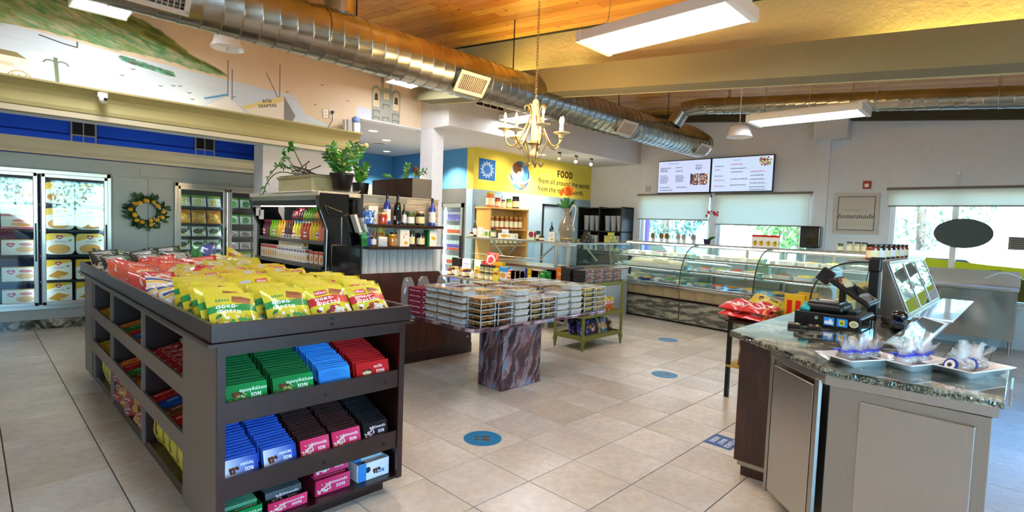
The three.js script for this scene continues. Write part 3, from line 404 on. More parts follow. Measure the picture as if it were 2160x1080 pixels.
// ------------------------------------------------------------------ chandelier
{
  const t = thing('chandelier', 'ivory and gilt candle chandelier on a chain above the pastry table', 'chandelier', [3.86, 2.2, -3.52]); t.scale.setScalar(.87);
  part('stem', lathe([[0, .1], [.025, .11], [.035, .15], [.025, .2], [.032, .22], [.036, .24], [.036, .6], [.04, .64], [.03, .69], [.01, .71], [0, .71]], 20), M.ivory, t);
  part('ball', new THREE.SphereGeometry(.05, 16, 12).translate(0, .1, 0), M.ivory, t); part('finial', lathe([[0, -.02], [.012, 0], [.02, .03], [.012, .06], [0, .06]], 12), M.gold, t); part('collar', lathe([[.04, .2], [.075, .205], [.08, .225], [.06, .24], [.04, .24]], 20), M.gold, t);
  for (let k = 0; k < 7; k++) {
    const a = k / 7 * Math.PI * 2 + .35, c = Math.cos(a), s = Math.sin(a), P = (r, y) => [c * r, y, s * r], low = k % 2;
    const rr = .33, yy = .34 + (low ? -.03 : .02);
    const arm = part('arm', tube([P(.05, .52), P(.08, .45), P(.13, .33), P(.19, .22), P(.25, .18), P(.31, .22), P(rr, yy - .06)], .0095, 24, 8), M.gold, t);
    part('scroll', tube([P(.05, .52), P(.06, .6), P(.09, .64), P(.12, .62), P(.115, .59)], .007, 16, 6), M.gold, arm);
    part('lower_scroll', tube([P(.16, .24), P(.12, .16), P(.09, .08), P(.07, .0), P(.1, -.03), P(.12, 0)], .008, 18, 6), M.gold, arm);
    part('drip_cup', lathe([[.0, -.045], [.014, -.04], [.02, -.01], [.075, .008], [.08, .016], [.05, .014], [.0, .01]], 18).translate(...P(rr, yy)), M.ivory, t);
    part('candle', cyl(.011, .012, .1, 10).translate(...P(rr, yy + .065)), M.ivory, t);
    part('bulb', lathe([[0, 0], [.012, .01], [.016, .03], [.01, .055], [.002, .075], [0, .078]], 12).translate(...P(rr, yy + .115)), mat(0xfff0c8, { emissive: 0xffe0a0, emissiveIntensity: 30 }), t);
    const l = new THREE.PointLight(0xffd08a, 1.1, 0, 2); l.position.set(...P(rr, yy + .15)); t.add(l);
  }
  const chain = []; const top = (roofY(-3.52) - 2.2) / .87; for (let y = .73, i = 0; y < top; y += .036, i++) { const g = new THREE.TorusGeometry(.013, .0032, 6, 12); g.scale(1, 1.7, 1); if (i % 2) g.rotateY(Math.PI / 2); chain.push(g.translate(0, y, 0)); }
  tag(part('chain', merge(chain), M.gold, t), null);
}
// ------------------------------------------------------------------ windows of the street wall, shades, menu screens
function windowUnit(n, z0, z1, y0, y1, label, mull = []) {
  const t = thing('window_' + n); tag(t, label, null, null, 'structure'); const X = XE + .06;
  part('frame', merge([bx(X, y0, z0, X + .07, y0 + .05, z1), bx(X, y1 - .05, z0, X + .07, y1, z1), bx(X, y0, z0, X + .07, y1, z0 + .06), bx(X, y0, z1 - .06, X + .07, y1, z1), ...mull.map(z => bx(X, y0, z - .04, X + .07, y1, z + .04))]), M.whitePlastic, t);
  const e = [z0 + .06, ...mull.flatMap(z => [z - .04, z + .04]), z1 - .06]; for (let i = 0; i < e.length; i += 2) part('pane', bx(X + .03, y0 + .05, e[i], X + .036, y1 - .05, e[i + 1]), M.glass, t);
  part('sill', bx(XE - .04, y0 - .03, z0 - .02, XE + .1, y0, z1 + .02), M.whitePlastic, t);
  return t;
}
windowUnit(1, -6.62, -4.93, 1.0, 2.4, 'left street window behind the deli with shade half down');
windowUnit(2, -4.80, -3.02, 1.0, 2.4, 'right street window behind the deli with shade half down');
{ const w = windowUnit(3, -1.78, 1.4, .66, 2.42, 'large street window behind the steel counter', [-.93]);
  // film on the glass: yellow hill shapes and printed notices
  const hill = (pts, c, x) => { const g = extrude(pts, .002); g.rotateY(-Math.PI / 2); return part('window_film', g, phys(c, { roughness: .9, transmission: .5, thickness: 0 }), w, [XE + .085 - x, 0, 0]); };
  hill([[-1.7, .72], [1.3, .72], [1.3, 1.36], [.9, 1.34], [.4, 1.24], [0, 1.22], [-.5, 1.25], [-1.1, 1.3], [-1.7, 1.34]], 0xd8cc2a, .02); hill([[-1.1, .72], [.4, .72], [.1, 1.02], [-.35, 1.18], [-.8, 1.14]], 0x8f7e22, .03);
}
function shade(z0, z1, yTop, yBot, label) {
  const t = thing('roller_shade', label, 'roller shade', [XE - .05, 0, 0]);
  part('tube', cyl(.022, .022, z1 - z0, 14).rotateX(Math.PI / 2).translate(0, yTop, (z0 + z1) / 2), mat(0x7d776c), t); part('cloth', bx(-.001, yBot, z0 + .03, .001, yTop, z1 - .03), M.shadeCloth, t); part('hem_bar', rb(.014, .025, z1 - z0 - .06, .004, 0, yBot, (z0 + z1) / 2), mat(0x9a9282), t);
}
shade(-6.7, -4.93, 2.42, 1.86, 'cream roller shade over the left deli window, lowered less'); shade(-4.84, -2.99, 2.41, 1.78, 'cream roller shade over the right deli window, lowered more'); shade(-1.85, 1.45, 2.45, 2.16, 'cream roller shade rolled high over the large street window');
function menu(seed, right) { return canvasTex(768, 448, (g, W, H) => {
  fill(g, W, H, right ? '#cfe0fb' : '#d3dcfc'); const r = rng(seed); const row = (x, y, w, c, s = 9) => { let q = x; g.fillStyle = c; while (q < x + w) { const l = ri(r, 12, 36); g.fillRect(q, y, Math.min(l, x + w - q), s * .6); q += l + 6; } };
  const heads = right ? [[40, 100, 110, '#4a5a8c'], [40, 148, 70, '#c0504a'], [40, 235, 110, '#4a5a8c'], [40, 290, 130, '#c0504a'], [40, 370, 130, '#c0504a'], [250, 85, 140, '#c0504a'], [250, 140, 190, '#3b3f66'], [250, 185, 150, '#3b3f66'], [250, 280, 220, '#3b3f66'], [250, 360, 200, '#3b3f66'], [500, 190, 170, '#c0504a'], [500, 240, 160, '#3b3f66'], [500, 290, 170, '#3b3f66'], [500, 340, 180, '#3b3f66'], [500, 390, 180, '#3b3f66'], [500, 425, 190, '#3b3f66']] : [[30, 90, 160, '#3b3f66'], [30, 112, 100, '#3b3f66'], [30, 134, 120, '#3b3f66'], [30, 200, 100, '#3b3f66'], [30, 225, 120, '#3b3f66'], [30, 250, 130, '#3b3f66'], [30, 275, 120, '#3b3f66'], [30, 300, 110, '#3b3f66'], [30, 370, 160, '#3b3f66'], [30, 410, 200, '#3b3f66'], [270, 90, 90, '#3b3f66'], [270, 140, 100, '#3b3f66'], [270, 210, 110, '#3b3f66'], [270, 235, 130, '#3b3f66'], [270, 260, 110, '#3b3f66'], [270, 285, 120, '#3b3f66'], [290, 370, 150, '#3b3f66'], [560, 70, 90, '#3b3f66'], [560, 100, 90, '#3b3f66'], [560, 120, 80, '#3b3f66']];
  for (const [x, y, w, c] of heads) { row(x, y, w, c, 14); row(x, y + 15, w * 1.2, '#9fb0d6', 7); } text(g, right ? 'SALADS' : 'SANDWICHES', W * (right ? .42 : .3), 36, 26, '#8ba0d6');
  if (right) { blobs(g, 610, 20, 130, 100, 130, ['#cf3d4a', '#3f8a2e', '#f3f4f0', '#8fc23a', '#2c2a3a', '#e46a74'], 6, 15, 3); } else { for (const x of [490, 620]) { fill(g, 1, 1, '#fff'); g.fillStyle = '#3c2f4a'; g.fillRect(x, 190, 118, 160); g.save(); g.beginPath(); g.rect(x, 190, 118, 160); g.clip(); blobs(g, x, 190, 118, 160, 90, ['#2a2338', '#d9b98e', '#f1ead8', '#8a4b34', '#5a4270', '#c98a4a'], 6, 16, x); g.restore(); } }
}); }
for (const [z0, z1, right] of [[-6.17, -4.945, 0], [-4.935, -3.69, 1]]) {
  const t = thing('menu_screen', right ? 'wall screen showing a salad menu with a salad bowl picture' : 'wall screen showing a menu with two food photos', 'screen', [XE - .07, 2.8, (z0 + z1) / 2]); const w = z1 - z0;
  part('bezel', rb(.045, .72, w, .006), M.black, t); const g = new THREE.PlaneGeometry(w - .03, .685); g.rotateY(-Math.PI / 2); const m = menu(right ? 5 : 9, right); part('display', g, mat(0x111111, { map: m, emissiveMap: m, emissive: 0xffffff, emissiveIntensity: .8, roughness: .25 }), t, [-.0245, .0, 0]);
  part('bracket', rb(.05, .3, .4, .01, .045, 0, 0), M.black, t);
  const l = new THREE.RectAreaLight(0xd4defc, .9, w - .03, .68); l.position.set(-.03, 0, 0); l.rotation.set(0, Math.PI / 2, 0); t.add(l);
}
{ const t = struct('pilaster', merge([bx(XE - .28, 3.34, -2.98, XE, 4.2, -2.45), bx(XE - .06, 0, -2.92, XE, 3.34, -2.75)]), M.white, null, 'white pilaster and beam end on the street wall'); 
  struct('trim_4', slope(bx(XE - .12, 3.42, -6.6, XE, 3.6, ZS)), mat(0x4b4632, { roughness: .8 }), null, 'dark ledger strip at the top of the street wall'); }
// ------------------------------------------------------------------ printed designs of the candy display
const bar = (name, c1, c2, title, tc, extra) => cell(name, 192, 96, (g, w, h) => { const q = g.createLinearGradient(0, 0, w, 0); q.addColorStop(0, c1); q.addColorStop(1, c2); g.fillStyle = q; g.fillRect(0, 0, w, h); extra && extra(g, w, h); text(g, title, w * .66, h * .36, 24, tc); text(g, 'ION', w * .72, h * .68, 26, tc, '900'); });
const choc = (g, x, y, s = 1) => { for (let i = 0; i < 5; i++) { g.save(); g.translate(x + (i % 3) * 15 * s - 10, y + Math.floor(i / 3) * 12 * s); g.rotate(.4 * i); g.fillStyle = ['#5a2c17', '#6d3a1e', '#4a2312'][i % 3]; g.fillRect(-9 * s, -6 * s, 18 * s, 12 * s); g.restore(); } };
bar('barGreen', '#0e7a3a', '#12944a', 'αμυγδάλου', '#eaf6e4', (g, w, h) => { choc(g, 45, 45); blobs(g, 20, 55, 70, 25, 12, ['#c98f4f', '#e0b070'], 4, 8, 2); });
bar('barBlue', '#2f86e0', '#3d9af0', '', '#2f86e0', (g, w, h) => { g.strokeStyle = '#2362b0'; g.lineWidth = 3; for (let i = 0; i < 5; i++) { g.beginPath(); g.ellipse(w / 2, h * .6, 20 + i * 17, 8 + i * 8, 0, 0, 7); g.stroke(); } });
bar('barRed', '#c4161c', '#d8232a', 'milk', '#ffe9d8', (g, w, h) => { choc(g, 55, 50); disc(g, 60, 66, 26, 12, '#e9d9b0'); });
bar('barNavy', '#dfe8f6', '#1b3fb0', 'υγείας', '#ffffff', (g, w, h) => { choc(g, 45, 50, 1.2); });
bar('barBrown', '#d8285e', '#e84878', 'almonds', '#ffe8ee', (g, w, h) => { blobs(g, 12, 30, 70, 50, 26, ['#e9cfc4', '#f3e2d8', '#d9b4a8'], 5, 9, 4); });
bar('barBlack', '#15110f', '#2a211d', 'almonds', '#f2e2e8', (g, w, h) => { blobs(g, 12, 30, 70, 50, 22, ['#d9b4c4', '#e9cfd8'], 5, 9, 4); });
bar('barWhite', '#f4f6f8', '#e6eef4', '', '#2a62b0', (g, w, h) => { choc(g, 110, 50); disc(g, 60, 40, 16, 16, '#22304e'); g.fillStyle = '#3a8fd8'; g.fillRect(0, 0, 50, 96); });
const edge = (name, c, t) => cell(name, 128, 16, (g, w, h) => { fill(g, w, h, c); text(g, 'ION', 20, h / 2, 12, t); g.globalAlpha = .5; g.fillStyle = t; for (let i = 0; i < 7; i++) g.fillRect(50 + i * 10, 7, 6, 2); g.globalAlpha = 1; });
edge('eGreen', '#0e8a40', '#bfe6c8'); edge('eBlue', '#3a93ee', '#3a93ee'); edge('eRed', '#d4181e', '#ffd9d0'); edge('eNavy', '#2f6ae0', '#d6e4fb'); edge('eBrown', '#4a1a18', '#e9d3cc'); edge('eBlack', '#141012', '#cfc4c8'); edge('eWhite', '#b9d4ec', '#4a7ab8');
const sack = (name, base, draw, w = 160, h = 192) => cell(name, w, h, (g, W, H) => { fill(g, W, H, base); draw(g, W, H); });
const wafer = (g, x, y) => { g.save(); g.translate(x, y); g.rotate(.25); g.fillStyle = '#8a4a22'; g.fillRect(0, 0, 62, 34); g.fillStyle = '#c98f52'; for (let i = 0; i < 4; i++) g.fillRect(4, 20 + i * 5, 58, 2); g.restore(); };
sack('bagGreen', '#d9cf2c', (g, w, h) => { g.fillStyle = '#0f9448'; g.fillRect(0, h * .36, w, h * .16); text(g, 'Mini', 48, 46, 20, '#0f7a4a'); wafer(g, 84, 24); text(g, 'σοκο-', 58, 76, 26, '#fff'); text(g, 'Φρετα', 62, 100, 26, '#fff'); blobs(g, 8, 118, w - 16, 62, 46, ['#e8e2a0', '#2fa35a', '#f4f2dc', '#bfae2c', '#1c7a44', '#ffffff'], 6, 15, 8); });
sack('bagRed', '#dcd02a', (g, w, h) => { g.fillStyle = '#d1202c'; g.fillRect(0, h * .34, w, h * .2); g.fillStyle = '#c42440'; g.fillRect(30, 30, 46, 26); text(g, 'Mini', 53, 43, 19, '#fff'); wafer(g, 90, 24); text(g, 'σοκο-', 58, 76, 26, '#fff'); text(g, 'Φρετα', 62, 98, 26, '#fff'); blobs(g, 8, 120, w - 16, 60, 46, ['#f1ece0', '#c9232e', '#7a2a3a', '#e8e2b0', '#ffffff', '#3a2a2a'], 6, 14, 9); });
sack('bagYellow', '#dcc81c', (g, w, h) => { g.fillStyle = '#c22438'; g.fillRect(96, 20, 46, 24); text(g, 'Mini', 119, 32, 18, '#fff'); g.fillStyle = '#9a5a2a'; g.fillRect(10, 56, 110, 34); disc(g, 60, 30, 22, 12, '#cfd6d8'); blobs(g, 10, 110, w - 20, 70, 24, ['#e8d848', '#cdb916', '#f2e67a'], 10, 22, 4); });
sack('bagLime', '#c6c42a', (g, w, h) => { disc(g, 60, 50, 44, 20, '#e6e4b0'); text(g, 'πασ', 62, 50, 22, '#6a5a2a'); blobs(g, 10, 90, w - 20, 90, 26, ['#d7d546', '#b1b01e', '#e4e27a'], 10, 20, 5); });
sack('bagWhite', '#f2f1ec', (g, w, h) => { g.fillStyle = '#1d4b9c'; g.fillRect(0, 20, w, 18); g.fillRect(0, 160, w, 18); g.fillStyle = '#f2c81c'; g.fillRect(0, 44, w, 14); disc(g, 80, 110, 56, 32, '#e08a2a', .3); disc(g, 80, 106, 44, 20, '#f0b04a', .3); text(g, '7', 130, 78, 34, '#d23a2a'); });
sack('bagOrange', '#e8541c', (g, w, h) => { disc(g, 80, 110, 62, 44, '#e9d9b4', -.3); disc(g, 84, 112, 44, 28, '#cbb892', -.3); g.fillStyle = '#d6240e'; g.fillRect(0, 0, w, 46); text(g, 'CROUTONS', 80, 28, 24, '#fff4e0'); });
sack('bagScarlet', '#d6181a', (g, w, h) => { disc(g, 80, 100, 50, 60, '#f4d9d0', .2); disc(g, 78, 104, 34, 42, '#c8141c', .2); text(g, 'SNACK', 80, 36, 26, '#ffe8d8'); g.fillStyle = '#f0a030'; g.fillRect(0, 160, w, 12); });
sack('bagBlack', '#14201f', (g, w, h) => { g.fillStyle = '#e6ece6'; for (let i = 0; i < 6; i++) g.fillRect(16 + (i % 2) * 8, 18 + i * 13, 100, 7); blobs(g, 8, 108, w - 16, 76, 40, ['#d9d2bc', '#efe9d8', '#b7ae94'], 8, 16, 3); disc(g, 132, 30, 14, 14, '#3f7a4a'); });
sack('bagSilver', '#cfc8b6', (g, w, h) => { blobs(g, 6, 50, w - 12, 130, 50, ['#e4dcc6', '#b9ab8c', '#8a7a5c', '#f0eadc'], 7, 15, 6); g.fillStyle = '#5a9a2a'; g.fillRect(0, 10, w, 26); });
sack('bagGreenBlue', '#1b8a3a', (g, w, h) => { g.fillStyle = '#1c3f9c'; g.fillRect(90, 0, 70, h); blobs(g, 8, 20, 76, 160, 10, ['#3aa85a', '#0e6a2a'], 10, 20, 3); });
const small = (name, base, title, tc, seed, cols) => cell(name, 128, 96, (g, w, h) => { fill(g, w, h, base); cols && blobs(g, 8, 44, w - 16, h - 54, 16, cols, 6, 13, seed); text(g, title, w / 2, 26, 22, tc); });
small('boxYellow', '#e2b32a', 'Domino', '#1d1208', 1, ['#c98f1c', '#f0cc58', '#a86a14']); small('boxFloral', '#d2b23a', 'Choco', '#f4ecd0', 2, ['#c2401c', '#6a9a3a', '#f0e0a8', '#b02a3a', '#f4f0e0']); small('boxBlue', '#1f7ac8', 'Tangle', '#eaf4ff', 3, ['#2a8fdc', '#1560a8']); small('boxRed', '#b8141c', 'Merenda', '#ffe6dc', 4, ['#d23a34', '#8c0e14']); small('boxGreen', '#1f8a34', 'Mint', '#e8f8e0', 5, ['#34a84a', '#14662a']); small('boxOrange', '#e0761a', 'Crunch', '#fff0d8', 6, ['#f0a050', '#b4540e', '#f4d9a8']); small('boxBrown', '#6a3c22', 'Cacao', '#f4dcb8', 7, ['#8a5632', '#c89a68', '#4a2816']); small('boxStripe', '#a81c24', 'Smile', '#fff', 8, ['#e8e0e0', '#c83a44']); small('trayGrey', '#b9b3ae', '', '#888', 9, ['#8f8a86', '#d8d4d0', '#6f6a68']); small('barNavyBox', '#17449c', 'Milk', '#dfeafe', 10, ['#2a62c8']);
sack('bagFigure', '#d9c81e', (g, w, h) => { disc(g, 80, 90, 22, 50, '#6a4a2c'); disc(g, 80, 52, 16, 16, '#8a6a44'); g.fillStyle = '#e8e2c8'; g.fillRect(70, 44, 20, 12); text(g, 'Rusk', 80, 160, 26, '#3a8a2a'); });
sack('packRed', '#a8141e', (g, w, h) => { text(g, 'Lacta', 80, 60, 34, '#ffeadc'); disc(g, 80, 120, 46, 26, '#5a3a8c'); disc(g, 84, 122, 30, 16, '#f0d8b0'); }); sack('packGold', '#c8901c', (g, w, h) => { text(g, 'Noir', 80, 60, 34, '#fff2d0'); disc(g, 80, 120, 48, 28, '#8a4a1a'); });
// ------------------------------------------------------------------ candy display island
{
  const t = thing('candy_display', 'dark wood display island with shelves of chocolate and a tray of bags', 'display', [0, 0, 0]), D = M.kioskDark, X0 = .78, X1 = 1.78, Z0 = -2.6, Z1 = -6.4;
  part('plinth', bx(X0 + .05, 0, Z1 + .05, X1 - .07, .085, Z0 - .07), D, t);
  part('tray_rim', rb(X1 - X0 + .06, .085, .022, .003, (X0 + X1) / 2, 1.06, Z0 + .02), D, t); part('tray_rim', rb(X1 - X0 + .06, .085, .022, .003, (X0 + X1) / 2, 1.06, Z1 - .02), D, t);
  for (const x of [X0 - .02, X1 + .02]) part('tray_rim', rb(.022, .085, Z0 - Z1 + .06, .003, x, 1.06, (Z0 + Z1) / 2), D, t);
  part('tray_floor', bx(X0 - .01, 1.0, Z1 - .01, X1 + .01, 1.018, Z0 + .01), D, t); part('tray_moulding', merge([bx(X0 - .045, 1.0, Z1 - .045, X0 - .012, 1.016, Z0 + .045), bx(X1 + .012, 1.0, Z1 - .045, X1 + .045, 1.016, Z0 + .045), bx(X0 - .012, 1.0, Z0 + .012, X1 + .012, 1.016, Z0 + .045)]), D, t);
  for (const y of [1.045, 1.075]) part('bolt', cyl(.008, .008, .006, 10).rotateX(Math.PI / 2).translate(1.32, y, Z0 + .033), M.darkMetal, t);
  // front bay
  part('end_panel', bx(X0, .085, Z0 - .53, X0 + .02, 1.0, Z0), M.kioskSide, t); part('stile', bx(X0, .085, Z0, X0 + .035, 1.0, Z0 + .018), D, t); part('stile', merge([bx(X1 - .035, .085, Z0, X1, 1.0, Z0 + .018)]), D, t); part('end_panel', bx(X1 - .02, .085, Z1, X1, 1.0, Z0), D, t);
  part('back_panel', bx(X0 + .02, .085, Z0 - .53, X1 - .02, 1.0, Z0 - .515), M.kioskIn, t); part('head_rail', bx(X0 + .035, .95, Z0 - .01, X1 - .035, 1.0, Z0 + .016), D, t);
  for (const y of [.63, .27]) { part('shelf_lip', bx(X0 + .035, y, Z0 - .01, X1 - .035, y + .1, Z0 + .008), D, t); const s = part('shelf', cb(X1 - X0 - .04, .016, .53), D, t, [(X0 + X1) / 2, y + .06, Z0 - .26]); s.rotation.x = .22; }
  part('shelf', bx(X0 + .02, .085, Z0 - .515, X1 - .02, .1, Z0 + .01), D, t);
  for (const x of [1.3, 1.66]) for (const y of [.67, .31]) part('screw', cyl(.009, .009, .004, 10).rotateX(Math.PI / 2).translate(x, y, Z0 + .01), M.darkMetal, t);
  // side bays
  part('core_panel', bx(1.27, .085, Z1, 1.285, 1.0, Z0 - .53), M.kioskIn, t); part('end_panel', bx(X0, .085, Z1, X1, 1.0, Z1 + .02), D, t); part('base_board', bx(X0 + .03, .085, Z1, 1.27, .1, Z0 - .53), D, t);
  part('head_rail', bx(X0, .95, Z1 + .4, X0 + .018, 1.0, Z0 - .53), M.kioskSide, t); part('end_stile', bx(X0, .085, Z1, X0 + .018, 1.0, -5.97), M.kioskSide, t);
  for (const z of [-4.065, -5.12, -5.98]) { part('divider', bx(X0 + .02, .085, z - .01, 1.27, .96, z + .01), M.kioskIn, t); part('divider_edge', bx(X0, .085, z - .011, X0 + .02, .96, z + .011), M.kioskSide, t); }
  for (const [a, b] of [[-4.055, -3.13], [-5.11, -4.075], [-5.97, -5.13]]) for (const y of [.63, .335]) { part('shelf_lip', bx(X0, y, a, X0 + .016, y + .1, b), M.kioskSide, t); const s = part('shelf', cb(.5, .014, b - a), M.kioskIn, t, [X0 + .26, y + .09, (a + b) / 2]); s.rotation.z = .25; }
}
// rows of chocolate bars, leaning back on sloped shelves
{
  const row = (x0, x1, yb, n, art, ed, base, name, label, group, dz = .0205, lean = -.28, h = .088) => {
    dz *= 1.17; n = Math.round(n * .87); const w = x1 - x0 - .012, g = carton(w, h, .0105, base, { py: ed }), gf = carton(w, h, .0105, base, { pz: art, py: ed }); const r = rng(Math.round(x0 * 977 + yb * 31));
    for (let i = 0; i < n; i++) single(name, `${label}, ${ORD[i]} from the lip`, 'chocolate bar', i ? g : gf, pMatte, [(x0 + x1) / 2 + ri(r, -.004, .004), yb + i * dz * .3 + ri(r, 0, .002), -2.645 - i * dz + ri(r, -.002, .002)], [lean + ri(r, -.03, .03), ri(r, -.012, .012), 0], group);
  };
  const g1 = 'chocolate bars on the top front shelf of the candy display', g2 = 'chocolate bars on the middle front shelf of the candy display';
  row(.83, 1.03, .70, 19, 'barGreen', 'eGreen', 0x0c6a33, 'green_chocolate_bar', 'green wrapped chocolate bar in the end row of top shelf', g1); row(1.05, 1.27, .70, 20, 'barGreen', 'eGreen', 0x0c6a33, 'green_chocolate_bar', 'green wrapped chocolate bar in the row beside the light blue bars', g1);
  row(1.29, 1.48, .70, 22, 'barBlue', 'eBlue', 0x3a93ee, 'light_blue_chocolate_bar', 'plain light blue chocolate bar in the row beside the red bars', g1, .018); row(1.5, 1.72, .70, 20, 'barRed', 'eRed', 0xc4161c, 'red_chocolate_bar', 'red wrapped chocolate bar in the far end row of top shelf', g1);
  row(.83, .995, .34, 24, 'barNavy', 'eNavy', 0x2a5ac8, 'navy_chocolate_bar', 'navy and white chocolate bar in the outermost row of middle shelf', g2, .0185); row(1.005, 1.18, .34, 24, 'barNavy', 'eNavy', 0x2a5ac8, 'navy_chocolate_bar', 'navy and white chocolate bar in the row beside the brown bars', g2, .0185);
  row(1.19, 1.36, .34, 22, 'barBrown', 'eBrown', 0x3a1612, 'almond_chocolate_bar', 'dark brown almond bar in the row beside the navy bars', g2, .018); row(1.37, 1.55, .34, 22, 'barBrown', 'eBrown', 0x3a1612, 'almond_chocolate_bar', 'dark brown almond bar in the row beside the black bars', g2, .018);
  row(1.56, 1.73, .34, 22, 'barBlack', 'eBlack', 0x141012, 'black_chocolate_bar', 'black almond chocolate bar in the end row of middle shelf', g2, .018);
  // bottom shelf: cartons holding bars
  const tray = (x, y, z, w, h, d, art, base, name, label, lid) => { const t = thing(name, label, 'carton', [x, y, z]); part('tray', merge([cb(w, .006, d, 0, .003, 0), cb(w, h, .006, 0, h / 2, d / 2), cb(.006, h, d, -w / 2, h / 2, 0), cb(.006, h, d, w / 2, h / 2, 0), cb(w, h * 1.4, .006, 0, h * .7, -d / 2)].map(g => g)), mat(base, { roughness: .5 }), t); part('front_print', carton(w, h, .004, base, { pz: art }), pMatte, t, [0, 0, d / 2 + .005]); if (lid) part('lid', carton(w, h * 1.5, .006, base, { pz: art }), pMatte, t, [0, h, -d / 2 - .01], [-.25, 0, 0]); return t; };
  const fillBars = (x, y, z, w, n, art, ed, base, name, label, dz = .016) => { const g = carton(w, .075, .011, base, { pz: art, py: ed }); for (let i = 0; i < n; i++) single(name, `${label}, ${ORD[i]} from its front`, 'chocolate bar', g, pGloss, [x, y + i * .001, z - i * dz], [-.25, 0, 0], 'chocolate bars in cartons on the bottom shelf'); };
  tray(.92, .102, -2.8, .17, .07, .3, 'barGreen', 0x0f7a3c, 'chocolate_carton', 'green carton of chocolate bars on the bottom shelf', true); fillBars(.92, .11, -2.68, .155, 14, 'barGreen', 'eGreen', 0x0c6a33, 'green_chocolate_bar', 'green chocolate bar standing in the green carton on bottom shelf');
  tray(1.13, .102, -2.8, .2, .06, .32, 'barBrown', 0x2a1210, 'chocolate_carton', 'open dark carton with pink front of almond bars on bottom shelf', true); fillBars(1.13, .115, -2.68, .185, 15, 'barBlack', 'eBrown', 0x2a1210, 'almond_chocolate_bar', 'dark almond bar standing in the open dark carton on bottom shelf');
  for (let k = 0; k < 2; k++) { tray(1.385, .102 + k * .1, -2.76 - k * .02, .2, .085, .2, 'barBrown', 0x7a1230, 'chocolate_carton', k ? 'pink fronted almond carton on top of another' : 'pink fronted almond carton under another'); fillBars(1.385, .112 + k * .1, -2.68 - k * .02, .185, 8, 'barBrown', 'eBrown', 0x7a1230, 'almond_chocolate_bar', k ? 'pink almond bar in the upper pink carton' : 'pink almond bar in the lower pink carton', .018); }
  single('chocolate_carton', 'closed maroon carton at the back of the bottom shelf', 'carton', carton(.24, .1, .12, 0x5a1020, { pz: 'eBrown' }), pMatte, [1.4, .3, -2.98]);
  tray(1.63, .102, -2.8, .2, .1, .3, 'barWhite', 0xe8eef4, 'chocolate_carton', 'white and blue carton of bars on the bottom shelf', false); fillBars(1.63, .13, -2.7, .185, 12, 'barWhite', 'eWhite', 0xdfe9f2, 'white_chocolate_bar', 'white and blue bar standing in the white carton on bottom shelf', .019); single('chocolate_carton', 'light blue and white carton behind the white one', 'carton', carton(.2, .1, .05, 0x3a8fd8, { pz: 'barWhite' }), pMatte, [1.62, .23, -3.05]);
}
